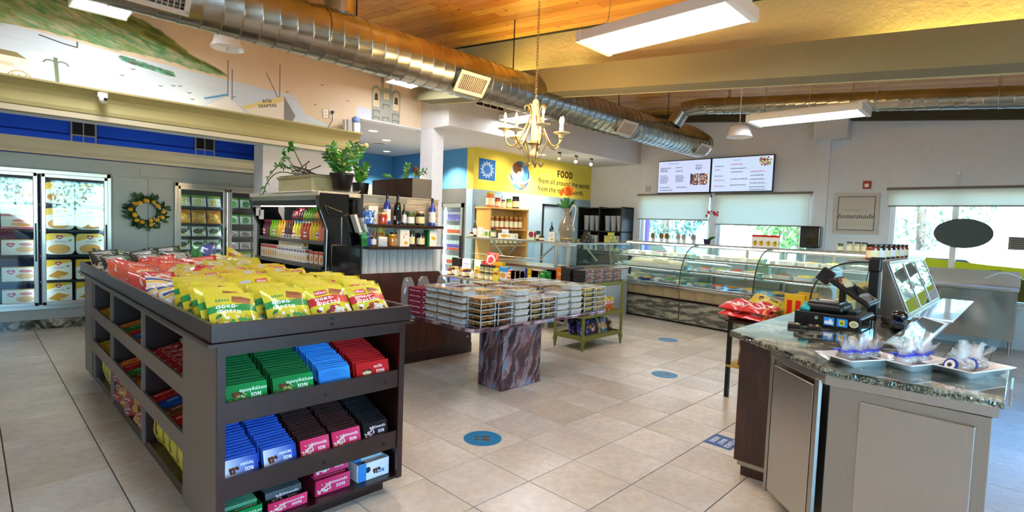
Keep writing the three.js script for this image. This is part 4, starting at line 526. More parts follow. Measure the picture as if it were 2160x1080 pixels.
// bags heaped in the tray
{
  const G1 = 'bags heaped in the tray of the candy display', F = 1.02;
  const kinds = {}; const bag = (art, w, h, t, seed) => kinds[art + seed % 3] ??= pouch(w, h, t, art, seed % 3 + 1 + art.length * 7);
  let sd = 1; const put = (art, name, label, x, y, z, w, h, t, rx, ry = 0, rz = 0) => { const g = bag(art, w, h, t, sd++); const q = cnt[label] = (cnt[label] ?? -1) + 1; return single(name, q < 25 ? `${label}, ${ORD[q]} from the front rim` : label, 'bag', g, pFilm, [x, y, z], [rx, ry, rz], G1); }; const cnt = {};
  const r = rng(77);
  const cols = [['bagGreen', .91], ['bagGreen', 1.16], ['bagRed', 1.41], ['bagRed', 1.65]];
  cols.forEach(([a, x], c) => { for (let i = 0; i < 7; i++) put(i > 2 && c === 1 ? 'bagYellow' : a, 'wafer_bag', a === 'bagGreen' ? (c ? 'yellow green wafer bag in the column beside the red ones' : 'yellow green wafer bag in the column along the tray edge') : (c === 2 ? 'yellow red wafer bag in the column beside the green ones' : 'yellow red wafer bag in the corner column of the tray'), x + ri(r, -.018, .018), F + .004 * i + .006, -2.70 - i * .095, .235, .23, .065, -.6 + ri(r, -.1, .1), ri(r, -.14, .14), ri(r, -.09, .09)); });
  for (let i = 0; i < 6; i++) for (let k = 0; k < 3; k++) put('bagYellow', 'wafer_bag', 'yellow wafer bag with brown band behind the red wafer bags', 1.1 + k * .24 + ri(r, -.02, .02), F + .03 + .01 * k, -3.42 - i * .12, .235, .23, .06, -.85 + ri(r, -.1, .1), ri(r, -.2, .2), ri(r, -.1, .1));
  for (let i = 0; i < 7; i++) for (let k = 0; k < 3; k++) put('bagLime', 'pasta_bag', 'lime yellow bag in the far half of the tray', 1.2 + k * .21 + ri(r, -.02, .02), F + .035 + .01 * k, -4.2 - i * .14, .22, .25, .07, -1.0 + ri(r, -.15, .15), ri(r, -.3, .3), ri(r, -.1, .1));
  for (let i = 0; i < 7; i++) put('bagWhite', 'croissant_bag', 'white and blue croissant bag beside the green wafers', .87 + (i % 2) * .17 + ri(r, -.02, .02), F + .01, -3.35 - i * .075, .21, .2, .07, -.75 + ri(r, -.12, .12), ri(r, -.3, .3), ri(r, -.1, .1));
  for (let i = 0; i < 9; i++) put('bagScarlet', 'snack_bag', 'scarlet red snack bag in the middle of the tray', .88 + (i % 3) * .19 + ri(r, -.02, .02), F + .015 + .005 * (i % 3), -3.85 - Math.floor(i / 3) * .17, .22, .24, .08, -.9 + ri(r, -.15, .15), ri(r, -.4, .4), ri(r, -.1, .1));
  for (let i = 0; i < 12; i++) put('bagOrange', 'crouton_bag', 'orange and red crouton bag in the tray', .9 + (i % 3) * .2 + ri(r, -.02, .02), F + .02 + .006 * (i % 3), -4.45 - Math.floor(i / 3) * .2, .26, .28, .09, -.95 + ri(r, -.12, .12), ri(r, -.35, .35), ri(r, -.1, .1));
  for (let i = 0; i < 15; i++) put('bagBlack', 'pasta_bag', 'black and white pasta bag at the far tray end', .9 + (i % 3) * .22 + ri(r, -.02, .02), F + .02 + .008 * (i % 3), -5.3 - Math.floor(i / 3) * .18, .22, .28, .09, -.9 + ri(r, -.15, .15), ri(r, -.4, .4), ri(r, -.1, .1));
  for (let i = 0; i < 4; i++) put('bagSilver', 'pasta_bag', 'clear beige pasta bag in the far tray corner', .92 + (i % 2) * .22, F + .02, -6.12 - Math.floor(i / 2) * .1, .22, .24, .09, -.9 + ri(r, -.1, .1), ri(r, -.3, .3), 0);
  put('bagGreenBlue', 'pasta_bag', 'green and blue bag at the far corner of the tray', 1.6, F + .03, -5.5, .22, .3, .08, -.6, -.6, .2); put('bagGreenBlue', 'pasta_bag', 'green and blue bag leaning behind another', 1.62, F + .03, -5.8, .22, .3, .08, -.7, -.3, -.2); put('bagYellow', 'wafer_bag', 'yellow bag leaning over the tray edge before the drinks cooler', 1.7, F + .06, -5.15, .2, .24, .06, -.5, .5, -.3);
}
// goods in the side bays; shelves slope down towards the aisle
{
  const lay = (art, base, x, y, z, w, h, d, name, label, grp, turn = 0) => { const g = carton(w, h, d, base, { py: art, nx: art, pz: art }); const m = single(name, label, 'box', g, pMatte, [x, y, z], null, grp); m.rotation.order = 'YZX'; m.rotation.set(0, turn, .25); return m; };
  const shelfY = (y, x) => y + .098 + (x - .78 - .26) * Math.tan(.25);
  const sets = [
    [.63, -5.93, -5.17, [['boxYellow', 0xd2a024]], 5, .145, 'yellow domino box in the upper end bay', 'candy_box'],
    [.335, -5.93, -5.17, [['boxFloral', 0xc0a030]], 5, .145, 'flowered yellow box in the lower end bay', 'candy_box'],
    [.63, -5.06, -4.12, [['boxOrange', 0xc8640e], ['boxGreen', 0x1f8a34], ['boxRed', 0xb8141c], ['boxBlue', 0x1f7ac8]], 6, .15, 'flat chocolate box in the upper middle bay', 'candy_box'],
    [.335, -5.06, -4.12, [['boxOrange', 0xc8640e], ['boxRed', 0xa83420], ['boxGreen', 0x3a8a34], ['boxBrown', 0x6a3c22]], 6, .15, 'picture chocolate box in the lower middle bay', 'candy_box'],
    [.63, -4.02, -3.17, [['boxStripe', 0xa81c24]], 7, .115, 'red striped box in the upper near bay', 'candy_box'],
    [.335, -4.02, -3.17, [['boxRed', 0xb8141c], ['barNavyBox', 0x17449c], ['boxBrown', 0x7a2a1a]], 5, .16, 'red, blue or brown box in the lower near bay', 'candy_box'] ];
  for (const [y, z0, z1, arts, n, pitch, label, nm] of sets) for (let i = 0; i < n; i++) for (let k = 0; k < 2; k++) {
    const a = arts[(i + k) % arts.length], x = .9 + k * .19; if (y === .63 && z0 === -4.02 && k) continue; lay(a[0], a[1], x, shelfY(y, x), z0 + (i + .5) * ((z1 - z0) / n), .175, .028, (z1 - z0) / n - .008, nm, `${label}, ${ORD[i]} from the far divider${k ? ', behind' : ''}`, 'boxes in the side bays of the candy display'); }
  for (let i = 0; i < 6; i++) lay('trayGrey', 0xb0aaa6, 1.08, shelfY(.63, 1.08) + .02, -4.0 + (i + .5) * .138, .2, .03, .12, 'candy_tray', `grey moulded candy tray behind the red striped boxes, ${ORD[i]} from the far divider`, 'candy trays in the near bay');
  for (let i = 0; i < 6; i++) { const m = single('candy_stick_pack', `brown striped stick pack in the near bay, ${ORD[i]} from the far divider`, 'box', carton(.02, .02, .16, 0x3a2218, { py: 'eBrown' }), pMatte, [1.15, shelfY(.335, 1.15) + .04, -3.95 + i * .035], [0, Math.PI / 2, 0], 'stick packs in the near bay'); }
  const up = (art, n, z0, z1, w, h, t, name, label) => { const g = pouch(w, h, t, art, 5); const r = rng(n * 13 + Math.round(z0 * 10)); for (let i = 0; i < n; i++) { single(name, `${label}, ${ORD[i]} from the far divider`, 'bag', g, pFilm, [.86 + ri(r, -.01, .01), .102, z0 + (i + .5) * (z1 - z0) / n], [0, -Math.PI / 2 + ri(r, -.12, .12), ri(r, -.04, .04)], 'bags on the floor of the side bays'); } };
  up('bagFigure', 5, -4.03, -3.16, .165, .235, .07, 'rusk_bag', 'yellow rusk bag standing in the near bay'); up('bagFigure', 5, -5.95, -5.15, .155, .22, .06, 'rusk_bag', 'yellow rusk bag standing in the end bay');
  const pk = [pouch(.2, .085, .06, 'packRed', 3), pouch(.2, .085, .06, 'packGold', 4)], r = rng(9);
  for (let c = 0; c < 5; c++) for (let k = 0; k < 3; k++) single('snack_pack', `${c % 2 ? 'gold' : 'red'} snack pack in the middle bay, ${ORD[c]} column from the far divider, ${ORD[k]} up`, 'snack pack', pk[c % 2], pFilm, [.82 + ri(r, -.01, .012), .105 + k * .075, -5.0 + c * .2], [-.15, -Math.PI / 2 + ri(r, -.2, .2), ri(r, -.15, .15)], 'snack packs in the middle bay');
}
// ------------------------------------------------------------------ placing by photo pixel: only a direction; the plane it meets gives the distance
const camR = right0.clone().multiplyScalar(Math.cos(ROLL)).addScaledVector(up0, Math.sin(ROLL)), camU = camera.up.clone();
const rayAt = (x, y) => fwd.clone().addScaledVector(camR, (x - 1080) / FOCAL).addScaledVector(camU, -(y - 540) / FOCAL);
const onZ = (x, y, z) => { const d = rayAt(x, y); return camera.position.clone().addScaledVector(d, z / d.z); };
const onX = (x, y, X) => { const d = rayAt(x, y); return camera.position.clone().addScaledVector(d, X / d.x); };
// generic packs
function plate(w, h, d, r, name) { // rounded flat carton standing up, printed front
  const s = new THREE.Shape(), a = w / 2; s.moveTo(-a + r, 0); s.lineTo(a - r, 0); s.quadraticCurveTo(a, 0, a, r); s.lineTo(a, h - r); s.quadraticCurveTo(a, h, a - r, h); s.lineTo(-a + r, h); s.quadraticCurveTo(-a, h, -a, h - r); s.lineTo(-a, r); s.quadraticCurveTo(-a, 0, -a + r, 0);
  const g = new THREE.ExtrudeGeometry(s, { depth: d, bevelEnabled: false, curveSegments: 5 }); g.translate(0, 0, -d / 2); const uv = g.attributes.uv, p = g.attributes.position, c = CELL[name]; for (let i = 0; i < p.count; i++) uv.setXY(i, c[0] + (c[2] - c[0]) * sat(p.getX(i) / w + .5), c[1] + (c[3] - c[1]) * sat(p.getY(i) / h)); return g;
}
const glassy = {}; const liquid = (c, o = {}) => glassy[c] ??= phys(c, { roughness: .08, clearcoat: .8, clearcoatRoughness: .05, ...o });
const lidMat = {}; const lidM = (c) => lidMat[c] ??= phys(c, { roughness: .3, metalness: .3 });
const jarGeo = {}, prof = {
  jar: [[0, 0], [.44, 0], [.5, .05], [.5, .72], [.42, .82], [.4, .84]], bottle: [[0, 0], [.46, 0], [.5, .03], [.5, .6], [.42, .68], [.2, .76], [.17, .93], [.0, .93]], juice: [[0, 0], [.44, 0], [.5, .04], [.5, .5], [.36, .66], [.2, .8], [.2, .9], [0, .9]], honey: [[0, 0], [.45, 0], [.5, .06], [.46, .4], [.5, .7], [.4, .82], [0, .84]] };
function vessel(kind, name, label, category, pos, d, h, col, lid, art, group) {
  const t = thing(name, label, category, pos, 0, group); const key = kind + d.toFixed(3) + h.toFixed(3);
  const k = jarGeo[key] ??= { b: lathe(prof[kind].map(([r, y]) => [r * d, y * h]), 14), l: kind === 'bottle' ? cyl(d * .19, d * .19, h * .17, 10, 0, h * .915, 0) : kind === 'juice' ? cyl(d * .23, d * .23, h * .1, 10, 0, h * .93, 0) : cyl(d * .46, d * .46, h * .14, 14, 0, h * .91, 0) };
  part(kind === 'jar' || kind === 'honey' ? 'glass_jar' : 'glass_bottle', k.b, liquid(col), t); part('cap', k.l, lidM(lid), t);
  if (art) { const lk = 'L' + key + art; const y0 = kind === 'bottle' ? .12 : .14, y1 = kind === 'bottle' ? .5 : kind === 'juice' ? .42 : .6; const g = jarGeo[lk] ??= uvTo(new THREE.CylinderGeometry(d * .505, d * .505, h * (y1 - y0), 14, 1, true).translate(0, h * (y0 + y1) / 2, 0), art); part('paper_label', g, pMatte, t); }
  return t;
}
// ------------------------------------------------------------------ frozen food designs
const heart = (g, x, y, s) => { disc(g, x - s * .3, y - s * .12, s * .42, s * .36, '#c01a34', .5); disc(g, x + s * .3, y - s * .12, s * .42, s * .36, '#c01a34', -.5); disc(g, x, y + s * .1, s * .45, s * .4, '#c01a34'); g.fillStyle = '#fff'; g.fillRect(x - s * .4, y - s * .12, s * .8, 3); g.fillRect(x - s * .3, y + s * .04, s * .6, 3); };
const pie = (name, spiralled) => cell(name, 144, 128, (g, w, h) => { fill(g, w, h, '#f3f1ea'); g.fillStyle = '#f0c41c'; g.beginPath(); g.moveTo(0, 0); g.lineTo(w, 0); g.lineTo(w, 14); g.quadraticCurveTo(w * .4, 30, 0, 50); g.fill(); heart(g, 72, 24, 24); g.fillStyle = '#8a8a86'; g.fillRect(50, 46, 50, 3); g.fillRect(42, 53, 66, 2); disc(g, 122, 42, 10, 5, '#5a9a3a', -.3); if (spiralled === 1) { disc(g, 70, 94, 52, 27, '#d98a1c'); g.strokeStyle = '#f2b848'; g.lineWidth = 6; for (let k = 1; k < 4; k++) { g.beginPath(); g.ellipse(70, 94, 52 - k * 13, 27 - k * 7, 0, 0, 6); g.stroke(); } } else if (spiralled === 2) { g.save(); g.translate(72, 92); g.rotate(-.12); g.fillStyle = '#e09a2a'; g.beginPath(); g.moveTo(-56, 4); g.lineTo(0, -26); g.lineTo(56, 0); g.lineTo(4, 28); g.fill(); g.fillStyle = '#f4d8a0'; g.fillRect(4, 10, 20, 16); g.restore(); } else { disc(g, 70, 88, 54, 26, '#d98c24'); blobs(g, 24, 70, 96, 38, 16, ['#e8a838', '#b86a14', '#f0c060'], 6, 12, 3); disc(g, 80, 112, 26, 10, '#b0701c'); g.fillStyle = '#7a8a2a'; g.fillRect(60, 106, 44, 3); } });
pie('pieRound', 1); pie('pieSquare', 2); pie('pieFilled', 3);
cell('pieWhite', 144, 96, (g, w, h) => { fill(g, w, h, '#efece8'); heart(g, 40, 34, 26); disc(g, 100, 62, 40, 18, '#d9b48a'); disc(g, 104, 30, 30, 10, '#cf8a90'); g.fillStyle = '#c8a020'; g.fillRect(0, 0, w, 6); });
cell('pieFish', 144, 96, (g, w, h) => { fill(g, w, h, '#e9dcd6'); disc(g, 90, 30, 44, 12, '#d9564a', -.1); disc(g, 84, 62, 44, 14, '#e08a2a', .1); g.fillStyle = '#c8304a'; g.fillRect(0, 80, w, 16); });
const frozen = (name, base, draw) => cell(name, 112, 112, (g, w, h) => { fill(g, w, h, base); draw(g, w, h); });
frozen('frFries', '#eeefec', (g, w, h) => { g.fillStyle = '#8ab04a'; g.fillRect(0, 0, w, 30); blobs(g, 6, 44, 60, 56, 26, ['#ecd13a', '#d8b820', '#f4e27a'], 5, 12, 2); g.fillStyle = '#9aa'; g.fillRect(74, 60, 30, 4); g.fillRect(74, 70, 24, 3); }); frozen('frOrange', '#e8982a', (g, w, h) => { blobs(g, 4, 30, 104, 80, 40, ['#f0b83a', '#d8861a', '#f4cf6a', '#e0a02a'], 8, 18, 3); text(g, 'Golden', 58, 18, 20, '#b0301a'); }); frozen('frOlive', '#eef0f0', (g, w, h) => { disc(g, 46, 56, 38, 28, '#4a4838'); blobs(g, 14, 34, 64, 44, 30, ['#39382c', '#5a5a44', '#6a6a52', '#2a2a22'], 5, 9, 4); disc(g, 60, 90, 22, 8, '#d8cc5a'); disc(g, 96, 30, 10, 30, '#4a8a4a', .3); }); frozen('frPeas', '#eef2ee', (g, w, h) => { g.fillStyle = '#7ab85a'; g.fillRect(0, 0, w, 22); disc(g, 52, 66, 34, 32, '#3a9a4a'); blobs(g, 22, 40, 60, 52, 24, ['#4aa85a', '#2a8a3a', '#6ac07a'], 5, 9, 5); }); frozen('frPurple', '#e8e4ea', (g, w, h) => { disc(g, 50, 60, 40, 26, '#a87a94', .3); blobs(g, 20, 40, 60, 40, 12, ['#8a4a6a', '#c8a0b8', '#b0708a'], 6, 12, 6); }); frozen('frVeg', '#e8ead8', (g, w, h) => { g.fillStyle = '#a8c020'; g.fillRect(0, 0, w, 40); blobs(g, 8, 54, 96, 52, 30, ['#e88a1c', '#4a9a3a', '#e8c83a', '#d8581c'], 6, 12, 7); });
// ------------------------------------------------------------------ glass door freezers built into the wall
function freezer(label, x0, x1, y1, doors, shelves, inner) {
  const t = thing('glass_door_freezer', label, 'freezer', [0, 0, ZF]), y0 = .265, dep = .62, S = M.steel;
  part('cabinet', merge([bx(x0, y0, -dep, x1, y0 + .03, -.02), bx(x0, y1 - .03, -dep, x1, y1, -.02), bx(x0, y0, -dep, x0 + .03, y1, -.02), bx(x1 - .03, y0, -dep, x1, y1, -.02), bx(x0, y0, -dep - .02, x1, y1, -dep)]), inner, t);
  part('outer_frame', merge([rb(x1 - x0, .06, .05, .006, (x0 + x1) / 2, y1 - .03, .015), rb(x1 - x0, .06, .05, .006, (x0 + x1) / 2, y0 + .03, .015), rb(.055, y1 - y0, .05, .006, x0 + .027, (y0 + y1) / 2, .015), rb(.055, y1 - y0, .05, .006, x1 - .027, (y0 + y1) / 2, .015)]), S, t);
  doors.forEach(([a, b, hs]) => { const d = new THREE.Group(); d.name = 'door'; t.add(d); const w = b - a, h = y1 - y0 - .1, yc = (y0 + y1) / 2, xc = (a + b) / 2;
    part('door_frame', merge([rb(w, .05, .035, .006, xc, yc + h / 2 - .025, .03), rb(w, .05, .035, .006, xc, yc - h / 2 + .025, .03), rb(.045, h, .035, .006, a + .022, yc, .03), rb(.045, h, .035, .006, b - .022, yc, .03)]), S, d); part('glass', bx(a + .04, yc - h / 2 + .04, .025, b - .04, yc + h / 2 - .04, .029), M.glass, d); part('handle', rb(.018, .5, .03, .006, hs > 0 ? b - .022 : a + .022, 1.15, .065), M.black, d); part('gasket', merge([bx(a - .006, y0 + .06, .0, a, y1 - .06, .02), bx(b, y0 + .06, .0, b + .006, y1 - .06, .02)]), M.black, d);
    for (const y of shelves) part('shelf', merge([bx(a - .01, y - .012, -dep + .05, b + .01, y, -.09), bx(a - .01, y - .03, -.09, b + .01, y + .004, -.084)]), mat(0x2c2f38, { roughness: .5, metalness: .4 }), t);
    for (const [q, s] of [[a + .015, 1], [b - .015, -1]]) { part('lamp_strip', rb(.018, h - .1, .018, .004, q, yc, -.045), mat(0xf4f8ff, { emissive: 0xeaf2ff, emissiveIntensity: 4 }), t); }
    const l = new THREE.RectAreaLight(0xeef4ff, 4, .02, h - .1); l.position.set(a + .03, yc, -.05); l.lookAt(a + .35, yc, ZF < 0 ? -.5 : -.5); t.add(l); const l2 = l.clone(); l2.position.set(b - .03, yc, -.05); t.add(l2);
    l.rotation.set(0, Math.PI + .75, 0); l.rotation.y = -.75; l2.rotation.set(0, .75, 0);
  });
  return t;
}
const shA = [1.66, 1.315, .975, .63, .325], shB = [1.71, 1.445, 1.24, 1.03, .82, .58, .34];
freezer('pair of glass door freezers stocked with pie boxes', -.80, 1.43, 2.1, [[-.77, -.06, 1], [-.04, .655, 1], [.69, 1.39, 1]], shA, mat(0x1b2550, { roughness: .7 }));
freezer('glass door freezer stocked with bagged vegetables beside the wreath', 2.2, 3.65, 2.06, [[2.24, 2.925, 1], [2.955, 3.62, 1]], shB, mat(0x5c564c, { roughness: .7 }));
{
  const zf = ZF - .15, gr = 'pie boxes in the freezer', r = rng(31); const names = ['top', 'second', 'third', 'fourth', 'bottom'];
  shA.forEach((y, i) => { const art = i === 0 ? 'pieFilled' : i < 3 ? 'pieRound' : 'pieSquare', h = i < 3 ? .285 : .27, w = i < 3 ? .315 : .285; const g = plate(w, h, .06, i < 3 ? .07 : .025, art); for (const x of [.885, 1.215]) for (let k = 0; k < 2; k++) single('pie_box', `${i < 3 ? 'rounded' : 'square'} yellow topped pie box, ${names[i]} shelf of the pie freezer, ${x > 1 ? 'wreath' : 'handle'} side${k ? ', behind' : ''}`, 'box', g, pGloss, [x + (i > 2 ? -.015 : 0), y + .003, zf - k * .075], [-.06, 0, 0], gr); });
  const wa = [['pieWhite', .3], ['pieFish', .16], ['pieWhite', .2], ['pieWhite', .19], ['pieWhite', .2]]; shA.forEach((y, i) => { const g = carton(.315, wa[i][1], .06, 0xe9e4de, { pz: wa[i][0] }); for (const x of [.13, .47]) { single('pie_box', `white pastry box, ${names[i]} shelf of the pie freezer, ${x > .3 ? 'beside the handle' : 'away from the handle'}`, 'box', g, pGloss, [x, y + .003, zf], null, gr); if (i === 1) single('pie_box', `pink pastry box stacked on another in the pie freezer, ${x > .3 ? 'beside the handle' : 'away from the handle'}`, 'box', g, pGloss, [x, y + .166, zf], null, gr); } });
  const rowsB = [['frFries', .17, 'bag of frozen fries, top shelf of the vegetable freezer'], ['frOrange', .2, 'orange bag of frozen fries, second shelf of the vegetable freezer'], ['frOlive', .15, 'white bag with dark beans, third shelf of the vegetable freezer'], ['frOlive', .15, 'white bag with dark beans, fourth shelf of the vegetable freezer'], ['frPeas', .17, 'white and green bag, fifth shelf of the vegetable freezer'], ['frPeas', .17, 'white and green bag, sixth shelf of the vegetable freezer'], ['frVeg', .17, 'mixed vegetable bag, bottom shelf of the vegetable freezer']];
  rowsB.forEach(([a, h, l], i) => { const g = pouch(.21, h + .01, .07, a, i + 3); for (let k = 0; k < 3; k++) single('frozen_bag', `${l}, ${ORD[k]} from the wreath`, 'bag', g, pFilm, [2.36 + k * .222, shB[i] + .004, zf + .0 + ri(r, -.01, .01)], [-.18, ri(r, -.12, .12), ri(r, -.04, .04)], 'bags in the left door of the vegetable freezer'); });
  const rowsC = [['frPeas', .17], ['frPeas', .16], ['frPurple', .1], ['frPurple', .12], ['frVeg', .19], ['frVeg', .19], ['frVeg', .17]]; rowsC.forEach(([a, h], i) => { const g = pouch(.19, h, .06, a, i + 13); for (let k = 0; k < 3; k++) single('frozen_bag', `${a === 'frPeas' ? 'white and green' : a === 'frPurple' ? 'white and purple' : 'yellow green vegetable'} bag on the ${['top', 'second', 'third', 'fourth', 'fifth', 'sixth', 'bottom'][i]} shelf beside the freezer handle, ${ORD[k]} from it`, 'bag', g, pFilm, [3.08 + k * .2, shB[i] + .004, zf], [-.15, ri(r, -.1, .1), 0], 'bags in the right door of the vegetable freezer'); });
}
// ------------------------------------------------------------------ wreath
{
  const t = thing('wreath', 'round green leaf wreath with yellow lemons hung on the grey panel', 'wreath', [1.835, 1.61, ZF + .06]); part('ring', new THREE.TorusGeometry(.17, .04, 8, 28), mat(0x2c3a1c), t);
  const leaf = extrude([[0, 0], [.02, .03], [.022, .06], [0, .1], [-.022, .06], [-.02, .03]], .002); const lm = [mat(0x24471c, { roughness: .5 }), mat(0x33602a, { roughness: .5 }), mat(0x1b3416, { roughness: .5 })], r = rng(12);
  for (let i = 0; i < 120; i++) { const a = r() * 6.283, q = ri(r, .11, .23), m = part('leaf', leaf, pick(r, lm), t, [Math.cos(a) * q, Math.sin(a) * q, ri(r, .01, .06)]); m.rotation.set(ri(r, -.7, .7), ri(r, -.7, .7), a - 1.57 + ri(r, -1.1, 1.1)); }
  const lemon = lathe([[0, -.036], [.008, -.03], [.024, -.018], [.028, 0], [.024, .018], [.008, .03], [0, .036]], 12), ym = phys(0xe4a81e, { roughness: .45 }); for (let i = 0; i < 17; i++) { const a = i / 17 * 6.283 + ri(r, -.15, .15), q = ri(r, .13, .21), m = part('lemon', lemon, ym, t, [Math.cos(a) * q, Math.sin(a) * q, .075]); m.rotation.set(r() * 2, 0, r() * 3); }
  const fl = new THREE.SphereGeometry(.011, 8, 6), wm = mat(0xf0ead8); for (let i = 0; i < 12; i++) { const a = r() * 6.283, q = ri(r, .12, .22); part('blossom', fl, wm, t, [Math.cos(a) * q, Math.sin(a) * q, .08]); }
}
// ------------------------------------------------------------------ open drinks cooler
const yTop = 1.86;
{
  const t = thing('open_drinks_cooler', 'black open front drinks cooler with shelves of juice bottles', 'cooler', [0, 0, 0]), za = -6.8, zb = -5.0;
  const prof2 = [[2.86, 0], [2.86, 1.4], [2.72, 1.66], [2.72, yTop - .02], [2.42, yTop - .02], [2.40, 1.78], [2.42, 1.68], [2.5, 1.5], [2.49, .9], [2.3, .72], [2.2, .62], [2.2, 0]];
  const side = new THREE.ExtrudeGeometry(new THREE.Shape(prof2.map(p => new THREE.Vector2(...p))), { depth: .05, bevelEnabled: true, bevelSize: .006, bevelThickness: .008, bevelSegments: 2 });
  part('side_panel', side.clone().translate(0, 0, zb - .05), M.blackGloss, t); part('side_panel', side.clone().translate(0, 0, za), M.blackGloss, t);
  part('side_relief', new THREE.ExtrudeGeometry(new THREE.Shape([[2.46, 1.72], [2.64, 1.66], [2.66, 1.62], [2.5, 1.64]].map(p => new THREE.Vector2(...p))), { depth: .01, bevelEnabled: true, bevelSize: .015, bevelThickness: .012, bevelSegments: 3 }).translate(0, 0, zb), M.blackGloss, t); part('side_relief', rb(.22, .36, .03, .014, 2.64, 1.16, zb + .005, 4), M.blackGloss, t); part('side_relief', rb(.09, .38, .03, .012, 2.68, 1.45, zb + .004, 4).rotateZ(0), M.blackGloss, t);
  part('back_panel', bx(2.8, .1, za + .05, 2.85, 1.8, zb - .05), M.black, t); part('canopy', merge([bx(2.42, yTop - .1, za + .05, 2.72, yTop - .04, zb - .05), bx(2.41, 1.72, za + .05, 2.44, yTop - .05, zb - .05)]), M.black, t); part('canopy_trim', merge([bx(2.405, 1.775, za + .04, 2.415, 1.825, zb - .05)]), M.steel, t); part('top_deck', bx(2.4, yTop - .04, za, 2.86, yTop, zb), mat(0xcfc7b2), t); part('base', bx(2.2, .02, za + .05, 2.8, .6, zb - .05), M.black, t);
  for (const [y, x] of [[1.36, 2.5], [1.115, 2.46]]) { part('shelf', bx(x, y - .015, za + .05, 2.8, y, zb - .05), M.darkMetal, t); part('price_rail', rb(.012, .04, zb - za - .1, .004, x - .004, y - .015, (za + zb) / 2), mat(0x55504a, { roughness: .3 }), t); }
  part('lamp', rb(.02, .02, zb - za - .2, .004, 2.5, 1.72, (za + zb) / 2), mat(0xffffff, { emissive: 0xfff4e0, emissiveIntensity: 3 }), t); const l = new THREE.RectAreaLight(0xfff4e2, 30, zb - za - .2, .03); l.position.set(2.5, 1.70, (za + zb) / 2); l.rotation.set(-Math.PI / 2, 0, 0); t.add(l);
  for (const [z, y] of [[-6.62, 1.66], [-6.52, 1.62]]) part('notice', bx(2.435, y - .06, z - .07, 2.437, y + .05, z + .07), M.paper, t); part('edge_trim', rod([2.485, .92, zb + .002], [2.495, 1.48, zb + .002], .006), M.alu, t); part('edge_trim', rod([2.495, 1.48, zb + .002], [2.42, 1.68, zb + .002], .006), M.alu, t); part('air_grille', bx(2.3, .6, za + .06, 2.8, .62, zb - .06), M.darkMetal, t);
  const labels = [0xd8c8c0, 0xd8e8b0].map(solid); cell('juiceLabel', 32, 32, (g, w, h) => { fill(g, w, h, '#e8d8c8'); g.fillStyle = '#b04a3a'; g.fillRect(0, 12, w, 8); });
  const kinds = [[0x7a2a3a, 0xb01c50, 'dark red'], [0x9ad02a, 0x4ac01c, 'lime green'], [0xe8b41c, 0xe8a010, 'orange yellow'], [0x3a1c22, 0xb02a3a, 'black cherry'], [0xe0d83a, 0x6ab0d8, 'pale lemon'], [0xc8401c, 0xe8e0d0, 'ruby orange'], [0xe8c81c, 0xe8901c, 'yellow'], [0xe07a5a, 0xe06a3a, 'peach']];
  for (let k = 0; k < 24; k++) { const q = kinds[Math.floor(k / 3)]; for (let j = 0; j < 2; j++) vessel('juice', 'juice_bottle', `${q[2]} juice bottle, ${ORD[k % 3]} of its colour from the pier, ${j ? 'back' : 'front'} rank`, 'bottle', [2.55 + j * .085, 1.362, -6.68 + k * .0695], .062, .2, q[0], q[1], k % 4 === 0 ? 'juiceLabel' : null, 'juice bottles on the upper cooler shelf'); }
  const up = [['boxRed', 0xa81c2a, 'red'], ['boxGreen', 0x3ab02a, 'green'], ['boxOrange', 0xe8841c, 'orange']]; // tilted feeder rows at the back
  for (let row = 0; row < 4; row++) for (let k = 0; k < 16; k++) { const q = k < 5 ? [0x5a1020, 0xb01c3a, 'dark red'] : k < 10 ? [0x8ac02a, 0x3ac01c, 'green'] : [0xe8a01c, 0xe87a10, 'orange']; vessel('juice', 'juice_bottle', `small ${q[2]} bottle, ${ORD[row]} rank of the tilted cooler rack, ${ORD[k]} from the pier`, 'bottle', [2.6 + row * .045, 1.56 + row * .035, -6.0 + k * .058], .05, .11, q[0], q[1], null, 'small bottles in the tilted cooler rack'); }
  part('tilted_rack', cb(.26, .01, 1.0, 2.67, 1.585, -5.55).rotateZ(0), M.black, t);
  cell('cartonJuice', 64, 64, (g, w, h) => { fill(g, w, h, '#efe6d6'); disc(g, 36, 40, 18, 14, '#e8901c'); g.fillStyle = '#c83a2a'; g.fillRect(0, 4, w, 12); }); cell('cartonMilk', 64, 64, (g, w, h) => { fill(g, w, h, '#f2efe6'); disc(g, 32, 44, 14, 12, '#e8b83a'); g.fillStyle = '#2a4a9a'; g.fillRect(4, 6, 40, 10); });
  const cj = carton(.075, .15, .06, 0xe0702a, { nx: 'cartonJuice', pz: 'cartonJuice' }), cm = carton(.075, .14, .06, 0xe8e0d0, { nx: 'cartonMilk', pz: 'cartonJuice' });
  for (let k = 0; k < 18; k++) single('juice_carton', `${k < 7 ? 'orange juice' : 'cream coloured'} carton on the lower cooler shelf, ${ORD[k]} from the pier`, 'carton', k < 7 ? cj : cm, pGloss, [2.54, 1.118, -6.68 + k * .068], null, 'cartons on the lower cooler shelf'); for (let k = 0; k < 9; k++) single('juice_carton', `cream coloured carton in the second layer in the cooler, ${ORD[k]} from the pier`, 'carton', cm, pGloss, [2.56, 1.262, -6.2 + k * .068], null, 'cartons stacked on the lower cooler shelf'); for (let k = 0; k < 3; k++) single('cracker_carton', `orange and red carton at the lower cooler shelf end, ${ORD[k]} from the cream cartons`, 'carton', carton(.09, .13, .085, 0xd8561c, { nx: 'cartonJuice', pz: 'boxOrange' }), pGloss, [2.58, 1.118, -5.42 + k * .11], null, 'orange cartons in the cooler');
